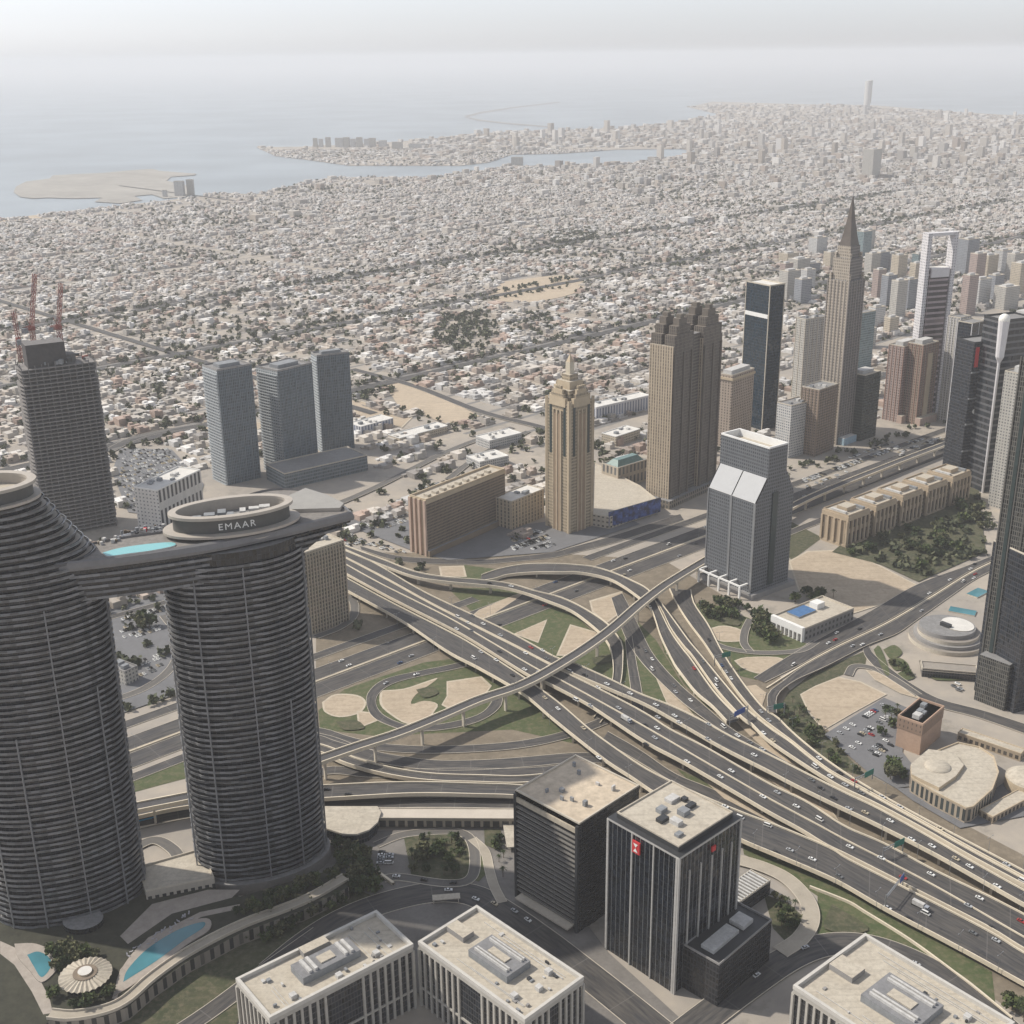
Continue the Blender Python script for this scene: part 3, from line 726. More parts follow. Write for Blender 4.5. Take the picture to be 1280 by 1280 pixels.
def slabs(root, zs, ellf, name="balcony_band"):
    """one band per floor: slab edge and solid balustrade"""
    cache = {}
    for k, z in enumerate(zs):
        cx, cy, a, b, rot = ellf(z)
        key = (round(cx - root.location.x, 2), round(cy - root.location.y, 2), round(a, 2), round(b, 2), (k * 7 + k // 3) % 4)
        if key in cache:
            o = cache[key].copy(); COL.objects.link(o); o.parent = root; o.location = (0, 0, z); continue
        m = MB(); ring = blob_ring(cx, cy, a, b, rot, key[4] + 11)
        m.prism(ring, -.45, .95, SLAB if key[4] % 2 else SLAB2, bottom=True)
        inn = [(cx + (p[0] - cx) * .985, cy + (p[1] - cy) * .985) for p in ring]
        n = len(ring)
        for i in range(n):
            j = (i + 1) % n
            m.face([(*ring[i], .95), (*ring[j], .95), (*inn[j], .95), (*inn[i], .95)], SLAB2)
        m.face([(*p, -.1) for p in inn], SLAB)
        o = m.build(name, root); o.location = (0, 0, z)
        for v in o.data.vertices: pass
        cache[key] = o
RC = G(329, 1082)            # right tower centre on the ground
RA, RB, RROT = 37.5, 22.5, R(20)
rt = thing("apartment_tower", "tall dark banded elliptical tower carrying a round crown ring with raised lettering", "tower", (RC.x, RC.y, 0))
b = MB(); b.prism(ell(RC.x, RC.y, RA, RB, RROT, 72), 0, 214, CORE, ROOF_G); b.build("glass_core", rt, smooth=False)
slabs(rt, [9 + FL * k for k in range(58)], lambda z: (RC.x, RC.y, RA, RB, RROT))
b = MB(); b.prism(ell(RC.x, RC.y, RA + 4, RB + 4, RROT, 72), 0, 7.5, mat("podium_stone", (.20, .19, .175), .8, .2, .2), ROOF_G); b.build("base", rt)
for k, th in enumerate((2.2, 3.35, 4.05, 4.75, 5.3, 5.9, 6.2)):
    x, y = (RA + 1.9) * math.cos(th), (RB + 1.9) * math.sin(th)
    p = (RC.x + x * math.cos(RROT) - y * math.sin(RROT), RC.y + x * math.sin(RROT) + y * math.cos(RROT))
    b = MB(); b.box((p[0], p[1], 8), (.7, .7, (205, 150, 205, 205, 120, 205, 160)[k] - 8), SLAB2, th); b.build("fin", rt)
# crown of the right tower
CRN = mat("crown_cladding", (.40, .36, .31), .6, .12, .2)
CRD = mat("crown_dark", (.085, .085, .08), .5, .15, .2)
kx, ky = RC.x + 1.0, RC.y + 1.0
def ringwall(b, o1, i1, z0, z1, mo, mi_, mt, zi=None):
    n = len(o1)
    for i in range(n):
        j = (i + 1) % n
        b.wall(o1[i], o1[j], z0, z1, mo); b.wall(i1[j], i1[i], z0 if zi is None else zi, z1, mi_)
        b.face([(*o1[i], z1), (*o1[j], z1), (*i1[j], z1), (*i1[i], z1)], mt)
b = MB()
for A_, B_, z0, z1 in ((37, 20.5, 221.4, 222.8), (34.5, 18.6, 217.0, 218.2)): b.prism(ell(kx, ky, A_, B_, RROT, 72), z0, z1, CRN, CRN if z0 > 220 else ROOF_G, bottom=True)
b.prism(ell(kx, ky, 32, 17, RROT, 72), 210, 222, CORE, ROOF_G); b.build("crown_terrace", rt)
b = MB(); ringwall(b, ell(kx, ky, 31.5, 15.6, RROT, 72), ell(kx, ky, 29.6, 13.7, RROT, 72), 222.8, 231.5, CRD, CRN, CRN, 225)
ringwall(b, ell(kx, ky, 33.6, 17.4, RROT, 72), ell(kx, ky, 29.4, 13.5, RROT, 72), 230.6, 232.2, CRN, CRN, CRN)
b.face([(*p, 225) for p in ell(kx, ky, 29.7, 13.8, RROT, 72)], ROOF_G); b.build("crown_ring", rt)
r_ = random.Random(3)
for k in range(7):
    b = MB(); b.box((kx - 17 + 5.6 * k, ky - 6 + 2.0 * k + r_.uniform(-4, 4), 225), (r_.uniform(3, 6), r_.uniform(3, 7), r_.uniform(2.5, 5)), r_.choice((UNIT, UNIT_L)), .2); b.build("rooftop_unit", rt)
fc = bpy.data.curves.new("letters", 'FONT'); fc.body = "EMAAR"; fc.size = 5.2; fc.extrude = .15; fc.space_character = 1.25; fc.resolution_u = 2
fo = bpy.data.objects.new("letters", fc); COL.objects.link(fo); bpy.context.view_layer.update()
lm = bpy.data.meshes.new_from_object(fo.evaluated_get(bpy.context.evaluated_depsgraph_get())); bpy.data.objects.remove(fo)
wl = max(v.co.x for v in lm.vertices)
for v in lm.vertices:
    th = 1.5 * math.pi + .02 + (v.co.x - wl / 2) / 30.0
    A, B = 31.65 + v.co.z, 15.75 + v.co.z
    x, y = A * math.cos(th), B * math.sin(th)
    v.co = (kx + x * math.cos(RROT) - y * math.sin(RROT) - RC.x, ky + x * math.sin(RROT) + y * math.cos(RROT) - RC.y, 224.6 + v.co.y)
lm.materials.append(WHITE); lo = bpy.data.objects.new("lettering", lm); COL.objects.link(lo); lo.parent = rt
# left tower, its upper floors stepping back towards the left
LC = G(92, 1136); LA, LB, LROT = 40.5, 24.0, R(20)
def lshape(z):
    if z < 216: return (LC.x, LC.y, LA, LB, LROT)
    t = min(1, (z - 216) / 40); a = LA - 14 * t ** .9; s = LA - a
    return (LC.x - s * math.cos(LROT), LC.y - s * math.sin(LROT), a, LB - 7 * t, LROT)
lt = thing("apartment_tower", "dark banded elliptical tower at the left edge, its upper floors stepping back", "tower", (LC.x, LC.y, 0))
b = MB(); b.prism(ell(LC.x, LC.y, LA, LB, LROT, 72), 0, 206, CORE, ROOF_G)
zs = [9 + FL * k for k in range(71)]
for z in zs:
    if z > 203:
        s = lshape(z); b.prism(ell(*s, 60), z - 3.0, z + .5, CORE, CRN)
b.build("glass_core", lt)
slabs(lt, zs, lshape)
s = lshape(260); b = MB()
b.prism(ell(s[0], s[1], s[2] + 4, s[3] + 4, LROT, 60), 252.4, 253.8, CRN, CRN, bottom=True)
ringwall(b, ell(s[0], s[1], s[2] + .5, s[3] + .5, LROT, 60), ell(s[0], s[1], s[2] - 1.5, s[3] - 1.5, LROT, 60), 253.8, 261, CRD, CRN, CRN, 256)
ringwall(b, ell(s[0], s[1], s[2] + 2.6, s[3] + 2.6, LROT, 60), ell(s[0], s[1], s[2] - 1.7, s[3] - 1.7, LROT, 60), 260.2, 261.8, CRN, CRN, CRN)
b.face([(*p, 256) for p in ell(s[0], s[1], s[2] - 1.4, s[3] - 1.4, LROT, 60)], ROOF_B); b.build("crown_ring", lt)
b = MB(); b.prism(ell(LC.x, LC.y, LA + 4, LB + 4, LROT, 72), 0, 7.5, MATS["podium_stone"], ROOF_G)
q = G(103, 1180); b.prism(ell(q.x, q.y + 6, 11, 9, 0, 32), 0, 12, CORE, ROOF_G); b.build("base", lt)
for k, th in enumerate((3.3, 3.9, 4.4, 4.95, 5.5, 6.0)):
    x, y = (LA + 1.9) * math.cos(th), (LB + 1.9) * math.sin(th)
    p = (LC.x + x * math.cos(LROT) - y * math.sin(LROT), LC.y + x * math.sin(LROT) + y * math.cos(LROT))
    b = MB(); b.box((p[0], p[1], 8), (.7, .7, (190, 190, 120, 190, 140, 190)[k]), SLAB2, th); b.build("fin", lt)
# the bridge: a long boat-shaped slab that rests on both towers
ZT, ZL = 220.0, 197.5
def bz(P): return [V2(G(x, y, ZT)) for x, y in P]
frt = bz(cr([(30, 712), (53, 708), (150, 697), (260, 681), (330, 667), (390, 653), (442, 640)], 4))
bck = bz(cr([(442, 640), (430, 630), (408, 619), (380, 611), (330, 612), (270, 634), (220, 661), (140, 674), (60, 692), (30, 712)], 4))[1:-1]
outl = frt + bck; bc = cen(outl); cB = Vector(bc)
def shr(k): return [p + (cB - p).normalized() * min(k, (cB - p).length * .2) for p in outl]
def taper(z):                                   # the end beyond the right tower gets shallower towards its tip
    return z
br = thing("sky_bridge", "long boat-shaped bridge with a rooftop pool spanning between the two banded towers", "bridge", (bc[0], bc[1], 0))
PXB = [proj((p.x, p.y, ZT))[0] for p in outl]
ZLO = [ZL + max(0, (q - 366) / 76) * 17 for q in PXB]
b = MB(); b.loft([[(*(q + (cB - q) * .10), z_) for q, z_ in zip(outl, ZLO)], [(*p, ZT - 6) for p in shr(2.2)], [(*p, ZT - 2) for p in shr(1.2)]], CORE); b.build("glass_core", br)
for k in range(5):
    z = ZL + 3.45 * k; f = .09 * (1 - k / 5); P = [q + (cB - q) * f for q, px in zip(outl, PXB) if px < (370, 382, 396, 412, 430)[k]]
    b = MB(); b.prism(P, z - .3, z + 1.1, SLAB if k % 2 else SLAB2, SLAB, bottom=True); b.build("floor_band", br)
GLOSS = mat("bridge_cladding", (.17, .165, .165), .4, .15, .2)
b = MB(); b.loft([[(*p, ZT - 4.6) for p in shr(.1)], [(*p, ZT - 3) for p in shr(-.4)], [(*p, ZT - .2) for p in shr(.7)], [(*p, ZT + .6) for p in shr(2.6)]], GLOSS, cap=False)
b.loft([[(*p, ZT + .6) for p in shr(2.6)], [(*p, ZT - .6) for p in shr(2.9)]], GLOSS, cap=False)
b.face([(*p, ZT - .6) for p in shr(2.8)], mat("deck_paving", (.20, .185, .17), .8, .25, .3)); b.build("roof_deck", br)
pp = [G(x, y, ZT) for x, y in cr([(128, 691), (150, 685), (185, 680), (214, 678), (218, 682), (190, 688), (160, 692), (136, 695), (128, 691)], 3)[:-1]]
P = [V2(p) for p in pp]; ar = sum(P[i].x * P[(i + 1) % len(P)].y - P[(i + 1) % len(P)].x * P[i].y for i in range(len(P)))
P = P if ar > 0 else P[::-1]
b = MB(); b.prism(P, ZT - .6, ZT + .1, WHITE, mat("bright_pool_water", (.20, .47, .49), .1, .05, .5)); b.build("pool", br)
r_ = random.Random(5)
for k in range(44):
    x = r_.uniform(110, 225); p = G(x, lerp(688, 664, (x - 100) / 125) + r_.uniform(-5, 0) - (8 if x > 150 else 3), ZT)
    b = MB(); w = r_.uniform(.8, 1.9); b.box((p.x, p.y, ZT - .6), (w, w, r_.uniform(.5, 2.2)), r_.choice((DARKM, UNIT, UNIT_L, BARK, CRN, RED if k % 9 == 0 else UNIT)), r_.uniform(0, 3)); b.build("cabana", br)
tail = bz([(353, 628), (362, 622), (382, 613), (408, 621), (430, 632), (425, 638), (360, 640)]); tail = tail[::-1]
ar = sum(tail[i].x * tail[(i + 1) % 7].y - tail[(i + 1) % 7].x * tail[i].y for i in range(7)); tail = tail if ar > 0 else tail[::-1]
b = MB(); b.prism(tail, ZT - .6, ZT + 1.6, CRN, mat("tail_roof", (.30, .29, .27), .8, .1, .2)); b.build("tail_canopy", br)

# ---- tower under construction with its cranes
CN = mat("raw_concrete", (.15, .142, .138), .9, .25, .2)
poly = rectpx((57, 674), (148, 657), (28, 656)); poly = rect(poly[0], poly[1], depth=34)
hC = HT(tuple(poly[0]) + (0,), 463); cx, cy = cen(poly)
ct = thing("unfinished_tower", "bare concrete high-rise under construction with open floors and red cranes on top", "tower", (cx, cy, 0))
b = MB(); b.prism(sub(poly, .25, .75, .25, .75), 0, hC + 8, mat("core_concrete", (.11, .108, .105), .9, .2, .2), CN); b.build("core", ct)
hd = HT(tuple(poly[0]) + (0,), 440)
b = MB(); b.prism(sub(poly, .12, .62, .15, .8), hC - 2, hd + 4, mat("formwork", (.055, .052, .052), .85, .4, .15, fine=.4), CN); b.build("climbing_formwork", ct)
b = MB(); b.prism(inset(poly, 4.0), 0, hC - 14, facade("shaded_floors", (.05, .047, .045), (.012, .012, .013), 5.1, 3.9, .6, .99, .6, .9, .8, .2, .22)); b.build("floor_shade", ct)  # near-black walls paint the shade inside open floors, paler cells lit patches
nfl = int(hC // 3.9); CNS = mat("slab_concrete", (.20, .188, .18), .9, .35, .12, fine=.3)
for k in range(nfl + 1):
    rr_ = random.Random(k); e_ = rr_.uniform(-.5, .3) if k < nfl - 3 else rr_.uniform(.5, 2.5)
    b = MB(); fs_ = []
    for i_ in range(4):                       # rounded corners, edges bowed a little towards the street
        a_, m_, c_ = V2(inset(poly, e_)[i_ - 1]), V2(inset(poly, e_)[i_]), V2(inset(poly, e_)[(i_ + 1) % 4])
        fs_ += [lerp(m_, a_, .1), lerp(m_, lerp(a_, c_, .5), .035), lerp(m_, c_, .1), lerp(m_, c_, .5) + (V2(cen(poly)) - lerp(m_, c_, .5)) * -.05]
    b.prism(fs_, 3.9 * k, 3.9 * k + .95, CNS, CNS, bottom=True); b.build("floor_slab", ct)
cols = []
for i in range(4):
    a, c = V2(inset(poly, 1.6)[i]), V2(inset(poly, 1.6)[(i + 1) % 4]); L = (c - a).length; k = round(L / 6.5)
    for q in range(k): cols.append(a + (c - a) * q / k)
for p in cols:
    b = MB(); b.box((p.x, p.y, 0), (.8, .8, hC + (p.x * 7.3 % 5)), CN, math.atan2((poly[1] - poly[0]).y, (poly[1] - poly[0]).x)); b.build("column", ct)
CRR = mat("crane_red", (.22, .055, .04), .6, .15, .3)
def lattice(b, a, c, w, m, seg):
    a, c = Vector(a), Vector(c); d = (c - a).normalized()
    x = d.cross(Vector((.2, .9, .1))).normalized(); y = d.cross(x); L = (c - a).length
    K = [x * i * w / 2 + y * j * w / 2 for i, j in ((-1, -1), (1, -1), (1, 1), (-1, 1))]
    for k in K: b.bar(a + k, c + k, w * .2, m)
    n = max(2, int(L / seg))
    for q in range(n):
        p0, p1 = a + d * (L * q / n), a + d * (L * (q + 1) / n)
        for i in range(4):
            b.bar(p0 + K[i], p1 + K[(i + 1) % 4], w * .13, m); b.bar(p0 + K[i], p0 + K[(i + 1) % 4], w * .1, m)
def crane(label, base_px, zbase, mast, jib, rz, elev, group=None):
    p = G(*base_px, zbase)
    t = thing("tower_crane", label, "crane", (p.x, p.y, zbase), group)
    b = MB(); lattice(b, (p.x, p.y, zbase), (p.x, p.y, zbase + mast), 3.6, CRR, 4); b.build("mast", t)
    top = Vector((p.x, p.y, zbase + mast)); d = Vector((math.cos(rz), math.sin(rz), 0))
    b = MB(); lattice(b, top + Vector((0, 0, 1)), top + d * jib * math.cos(elev) + Vector((0, 0, jib * math.sin(elev))), 3.0, CRR, 5); b.build("jib", t)
    b = MB(); lattice(b, top + Vector((0, 0, 1.5)), top - d * 11 + Vector((0, 0, 1.5)), 3.4, CRR, 4); b.build("counter_jib", t)
    q = top - d * 10; b = MB(); b.box((q.x, q.y, q.z - 2.5), (5, 4.5, 5), UNIT, rz); b.build("counterweight", t)
    b = MB(); b.box((top.x, top.y, top.z - 1.2), (5, 5, 4), CRR, rz); b.build("cab", t)
    b = MB(); q = top - d * 5 + Vector((0, 0, 12)); b.bar(top, q, .7, CRR); b.bar(top - d * 10, q, .3, DARKM); b.bar(q, top + d * jib * .92 * math.cos(elev) + Vector((0, 0, jib * .92 * math.sin(elev))), .3, DARKM); b.build("stay", t)
zc = hC + 2
crane("red tower crane with its jib raised steeply, tallest above the unfinished tower", (44, 440), zc, 24, 56, 1.2, R(74))
crane("brownish tower crane standing right of the others on the unfinished tower", (77, 436), zc, 22, 46, .9, R(78))
for k_ in range(26):
    q_ = quadpt(poly, rnd.uniform(.06, .94), rnd.uniform(.05, .95)); b = MB(); b.box((q_.x, q_.y, hC + .9), (rnd.uniform(2, 6), rnd.uniform(1.5, 4), rnd.uniform(1, 5)), rnd.choice((CN, CRR, UNIT, DARKM)), rnd.uniform(0, 3)); b.build("site_shed", ct)
crane("squat red tower crane leaning outward at the left corner of the unfinished tower", (27, 452), zc - 6, 22, 30, 2.0, R(62))

# ---- three slim blue-grey glass towers on a shared podium
TW = facade("bluegrey_curtain", (.135, .165, .19), (.062, .09, .115), 2.2, 3.5, .72, .84, .15, .5, .45, .5, .25)
TW2 = facade("bluegrey_balconies", (.40, .42, .43), (.16, .19, .21), 4.0, 3.5, .7, .5, .2, .6, .5, .5, .3)
def slimtower(label, N, Rr, Lf, ty, depth=None):
    poly = rectpx(N, Rr, Lf, depth); h = HT(tuple(poly[0]) + (0,), ty)
    c = cen(poly); t = thing("glass_tower", label, "tower", (c[0], c[1], 0))
    b = MB(); b.wall(poly[0], poly[1], 0, h, TW); b.wall(poly[1], poly[2], 0, h, TW); b.wall(poly[2], poly[3], 0, h, TW); b.wall(poly[3], poly[0], 0, h, TW2); b.build("facade", t)
    roofing(t, poly, h, ROOF_G, CONC_D, 2.0)
    capblock(t, sub(poly, .2, .8, .3, .7), h, 4, UNIT)
    b = MB(); fins(b, poly, 9, .5, .6, 0, h + 1.5, mat("pale_mullion", (.17, .20, .22), .6, .1, .3), edges=(0,)); b.build("mullions", t)
    b = MB()
    for k in range(int(h // 3.5)): b.prism(inset(sub(poly, -.02, .1, .05, .95), -.9), 3.5 * k, 3.5 * k + 1.0, mat("balcony_rail", (.33, .35, .36), .6, .15, .3), bottom=True, top=MATS["balcony_rail"])
    b.build("balconies", t); return poly, h
slimtower("leftmost blue-grey glass tower with white balconies, standing apart from its two neighbours", (285, 607), (326, 597), (266, 598), 464)
p2, h2 = slimtower("middle blue-grey glass tower rising from the front of the glass podium", (357, 594), (398, 581), (337, 584), 465)
p3, h3 = slimtower("right-hand blue-grey glass tower at the back of the glass podium, its roof highest", (404, 566), (443, 560), (398, 562), 446, depth=22)
poly = rectpx((357, 612), (460, 588), (334, 597), depth=46)
t = tower("podium_block", "long low glass podium under two of the blue-grey towers", "podium", poly, HT((357, 612), 593), facade("podium_glass", (.16, .185, .20), (.075, .10, .12), 2.2, 4, .75, .6, .2), ROOF_G, CONC)

# ---- white low block with tall dark slots
WF = facade("white_slots", (.58, .56, .52), (.03, .035, .045), 6.5, 30, .5, .72, .2, .7, .3, .5, .0)
WF2 = facade("white_small_windows", (.60, .57, .53), (.08, .09, .10), 4.5, 4, .35, .35, .2, .7, .4)
poly = rectpx((203, 668), (256, 640), (155, 664), depth=30); h = HT(tuple(poly[0]) + (0,), 614)
c = cen(poly); t = thing("white_office_block", "white low-rise block with tall dark window slots behind the bridge pool", "building", (c[0], c[1], 0))
b = MB(); b.wall(poly[0], poly[1], 0, h, WF); b.wall(poly[1], poly[2], 0, h, WF); b.wall(poly[2], poly[3], 0, h, WF2); b.wall(poly[3], poly[0], 0, h, WF2); b.build("facade", t)
roofing(t, poly, h, ROOF_W, WHITE, 1.5); roof_boxes(t, poly, h, 6, 8)
# ---- tan ribbed block half hidden by the right banded tower
TAN = (.33, .285, .215)
poly = rectpx((383, 796), (436, 776), None, 32); h = HT(tuple(poly[1]) + (0,), 676)
t = tower("ribbed_block", "tan mid-rise block with vertical ribs beside the start of the flyovers", "building", poly, h, facade("tan_ribs", TAN, (.10, .095, .085), 3.0, 3.5, .45, .62, .2), ROOF_B)
b = MB(); fins(b, poly, 3.0, .8, .9, 0, h - 4, mat("tan_rib", (.40, .34, .26), .8, .15, .2)); b.build("ribs", t)
roof_boxes(t, poly, h, 7, 21)

# ---- brown slab hotel with a pale end wall
HB = facade("hotel_brown", (.20, .155, .11), (.06, .055, .05), 1.9, 3.2, .55, .55, .2, .8, .5, .4, .1)
HE = facade("hotel_end", (.50, .40, .28), (.05, .05, .05), 9, 200, .22, .98, .3, .8, .2, .3, 0)
poly = rectpx((535, 695), (632, 652), (514, 691)); h = HT(tuple(poly[0]) + (0,), 627)
poly = rect(poly[0], poly[1], depth=22)
c = cen(poly); t = thing("slab_hotel", "broad brown slab block with a cream striped end wall and cream roof", "hotel", (c[0], c[1], 0))
b = MB(); b.wall(poly[0], poly[1], 6, h - 3, HB); b.wall(poly[1], poly[2], 0, h, HE); b.wall(poly[2], poly[3], 0, h, HB); b.build("facade", t)
b = MB(); b.wall(poly[3], poly[0], 0, h, HE); b.build("end_wall", t)
TST = mat("tan_stone", (.47, .385, .27), .85, .15, .1)
b = MB(); b.prism(inset(sub(poly, 0, 1, -.01, .05), -.25), h - 3, h + .2, TST, TST, bottom=True); b.build("cornice", t)
b = MB(); b.prism(inset(sub(poly, -.01, 1.01, -.16, .05), -.2), 0, 6, mat("brown_stone", (.22, .17, .12), .85, .15, .1), ROOF_G); b.build("base", t)
for s in (.06, .38, .66, .94):
    b = MB(); b.prism(sub(poly, -.018, 0, s - .06, s + .06), 0, h + 1, mat("pink_stone", (.50, .37, .29), .85, .12, .1), TST); b.build("pilaster", t)
roofing(t, poly, h + .2, ROOF_B, TST, 2.2, 1.2)
for k in range(9):
    b = MB(); q = quadpt(poly, .1 + .095 * k, .42); b.box((q.x, q.y, h + .2), (4.5, 6, 2.6), ROOF_B, math.atan2((poly[1] - poly[0]).y, (poly[1] - poly[0]).x)); b.build("skylight", t)

# ---- small tan block between hotel and stepped tower
poly = rectpx((640, 663), (680, 646), (632, 654), 24)
t = tower("small_block", "small tan block with pilasters between the brown slab and the crowned tower", "building", poly, HT(tuple(poly[0]) + (0,), 628), facade("tan_pil", (.45, .37, .26), (.13, .11, .09), 5, 4, .42, .75, .3), ROOF_W)
roof_boxes(t, poly, HT(tuple(poly[0]) + (0,), 628), 4, 12)

# ---- tan tower with arched gables and a lantern
SF = facade("tan_windows", (.40, .325, .225), (.15, .135, .11), 1.9, 3.4, .55, .55, .25, .85, .35, .4, .15)
poly = rectpx((711, 668), (740, 658), (681, 661)); sd_ = max((poly[1] - poly[0]).length, (poly[3] - poly[0]).length)
poly = rect(poly[0], poly[1], depth=sd_); 
sd0 = (poly[1] - poly[0]).length; poly = rect(poly[0], poly[0] + (poly[1] - poly[0]).normalized() * sd_, depth=sd_)
h = HT(tuple(poly[0]) + (0,), 506); c = Vector(cen(poly))
t = thing("crowned_tower", "tan tower with arched stepped gables and a pale lantern on top", "tower", (c.x, c.y, 0))
b = MB(); b.prism(poly, 0, h, SF, ROOF_B); b.build("facade", t)
GL = mat("slot_glass", (.035, .05, .05), .15, .2, .3)
for i in range(4):
    a, d = V2(poly[i]), V2(poly[(i + 1) % 4]); L = (d - a).length; e = (d - a) / L; n = Vector((e.y, -e.x))
    def bay(u0, u1, z0, z1, off, m, name, back=0.0):
        q = MB(); P = [a + e * L * u0 + n * off, a + e * L * u1 + n * off, a + e * L * u1 - n * back, a + e * L * u0 - n * back]
        q.prism([P[3], P[2], P[1], P[0]][::-1], z0, z1, m, m); q.build(name, t)
    bay(.36, .64, 0, h - 12, .9, mat("brown_bay", (.30, .22, .15), .8, .15, .2), "central_bay")
    for u in (.34, .5, .66): bay(u - .02, u + .02, 0, h - 8, 1.4, TST, "pilaster")
    for u in (.02, .98): bay(u - .05, u + .05, 0, h + 3, .6, TST, "corner_pier", .5)
    for u in (.2, .8): bay(u - .05, u + .05, h - 55, h - 3, .25, GL, "slot_window")
    for k, (w, z, o_) in enumerate(((.34, 5, .3), (.26, 9, 0), (.19, 13, -.6), (.12, 16.5, -1.2))):
        bay(.5 - w, .5 + w, h - 4 + k * 3.6, h + z, o_ + .6, (TST, SF, TST, SF)[k], "gable_step", 3.0)
b = MB()
for k, (s, z0, z1) in enumerate(((.36, 0, 12), (.27, 12, 20), (.17, 20, 26))):
    b.prism(inset(poly, sd_ * (.5 - s)), h + z0, h + z1, (SF, TST, SF)[k], ROOF_B)
b.build("crown", t)
b = MB(); b.prism(inset(poly, sd_ * .41), h + 26, h + 38, mat("lantern_stone", (.55, .49, .38), .7, .1, .2), TST); r0 = inset(poly, sd_ * .42)
for i in range(4): b.face([(*r0[i], h + 38), (*r0[(i + 1) % 4], h + 38), (c.x, c.y, h + 46)], TST)
b.build("lantern", t)

# ---- low podium with the blue advertising wall, and the teal-roofed block
P_ = [G(740, 658), G(762, 662), G(823, 641), G(800, 622), G(742, 592)]
poly = [V2(p) for p in P_]; c = cen(poly); hp = 13
t = thing("podium_block", "low flat-roofed podium in front of the pale twin-crowned tower, beige roof", "podium", (c[0], c[1], 0))
b = MB(); b.prism(poly, 0, hp, facade("podium_wall", (.40, .35, .28), (.12, .11, .10), 5, 5, .5, .4)); b.build("facade", t); roofing(t, poly, hp, ROOF_B, CONC, 1.2)
bm_, bnt, bb = _new("blue_advert")
_uv = _n(bnt, "ShaderNodeUVMap"); _uv.uv_map = "UVMap"
_q = _ramp(bnt, _noise(bnt, _uv.outputs[0], .14, 4), .4, .62)
_w = _ramp(bnt, _noise(bnt, _uv.outputs[0], .35, 2), .66, .72)
bnt.links.new(_mix(bnt, _math(bnt, 'MULTIPLY', _w, .6), _mix(bnt, _q, (.012, .018, .06), (.05, .10, .34)), (.45, .5, .6)), bb.inputs['Base Color'])
A_, B_ = V2(G(759, 661)), V2(G(823, 642)); e = (B_ - A_).normalized(); n = Vector((e.y, -e.x))
bt = thing("billboard", "long dark blue advertising wall on posts beside the straight highway", "billboard", (*((A_ + B_) / 2 + n * 4), 0))
b = MB(); P = [A_ + n * 3, B_ + n * 3, B_ + n * 1.6, A_ + n * 1.6]; b.prism([P[0], P[1], P[2], P[3]], 3, 19, bm_, DARKM, bottom=True); b.build("panel", bt)
for k in range(8):
    q = lerp(A_, B_, (k + .5) / 8) + n * 2.2; b = MB(); b.box((q.x, q.y, 0), (.7, .7, 3), STEEL); b.build("post", bt)
poly = rectpx((772, 612), (810, 600), (757, 601), 26); h = HT(tuple(poly[0]) + (0,), 586)
t = tower("arcade_block", "low beige block with tall window bays and a green glass roof", "building", poly, h, facade("beige_bays", (.42, .36, .28), (.12, .12, .12), 6, 14, .5, .7, .3), ROOF_G)
b = MB(); q0 = inset(poly, 4); q1 = inset(poly, 9)
b.loft([[(*p, h) for p in q0], [(*p, h + 6) for p in q1]], mat("green_roof_glass", (.12, .20, .18), .2, .2, .3)); b.build("glass_roof", t)

# ---- twin-crowned tan tower (two slabs and a recess, stepped pinnacles)
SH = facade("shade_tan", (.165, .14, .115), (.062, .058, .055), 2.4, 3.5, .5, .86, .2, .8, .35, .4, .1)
SHL = facade("lit_tan", (.44, .36, .265), (.15, .13, .105), 3.2, 3.5, .4, .86, .25, .85, .3, .4, .1)  # sunlit copy for left walls, shaded copy for the others, painted in
poly = rectpx((835, 634), (894, 607), (815, 621)); poly = rect(poly[0], poly[1], depth=max(26, (poly[3] - poly[0]).length * .9))
h = HT(tuple(poly[0]) + (0,), 434); c = cen(poly)
t = thing("twin_crowned_tower", "tall tan tower of two slabs with a deep central recess and four dark stepped pinnacles", "tower", (c[0], c[1], 0))
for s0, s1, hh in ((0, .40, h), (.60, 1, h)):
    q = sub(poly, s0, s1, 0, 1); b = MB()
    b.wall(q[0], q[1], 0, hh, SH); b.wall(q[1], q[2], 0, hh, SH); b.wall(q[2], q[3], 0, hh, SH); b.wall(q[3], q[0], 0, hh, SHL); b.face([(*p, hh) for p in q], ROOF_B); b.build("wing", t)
b = MB(); b.prism(sub(poly, .40, .60, .14, .86), 0, h + 6, facade("recess", (.13, .11, .09), (.05, .05, .05), 2, 3.5, .6, .6, .2), ROOF_G); b.build("recess_wall", t)
DK = mat("shade_stone", (.15, .128, .105), .85, .15, .2)
for k in (.0, .385): 
    for s in (.02, .2, .36): 
        b = MB(); b.prism(sub(poly, k * 1.56 + s, k * 1.56 + s + .02, -.05, 0), 0, h - 8, DK, DK); b.build("pilaster", t)
for s0, s1 in ((.02, .40), (.60, .98)):
    for t0, t1 in ((.0, .42), (.55, 1.0)):
        for i, (ins, zz) in enumerate(((0, 11), (.06, 20), (.12, 27), (.165, 31))):
            b = MB(); m_ = ins * (s1 - s0) / .4
            b.prism(sub(poly, s0 + m_, s1 - m_, t0 + ins * .7, t1 - ins * .7), h + (0, 11, 20, 27)[i] * (1 if s0 < .5 else 1.07), h + zz * (1.0 if s0 < .5 else 1.07), SH if i < 2 else DK, DK); b.build("crown_step", t)
b = MB(); b.prism(sub(poly, -.06, 1.02, -.18, 1.1), 0, 9, facade("base_tan", (.22, .19, .15), (.08, .08, .08), 4, 5, .5, .6), ROOF_G); b.build("base", t)
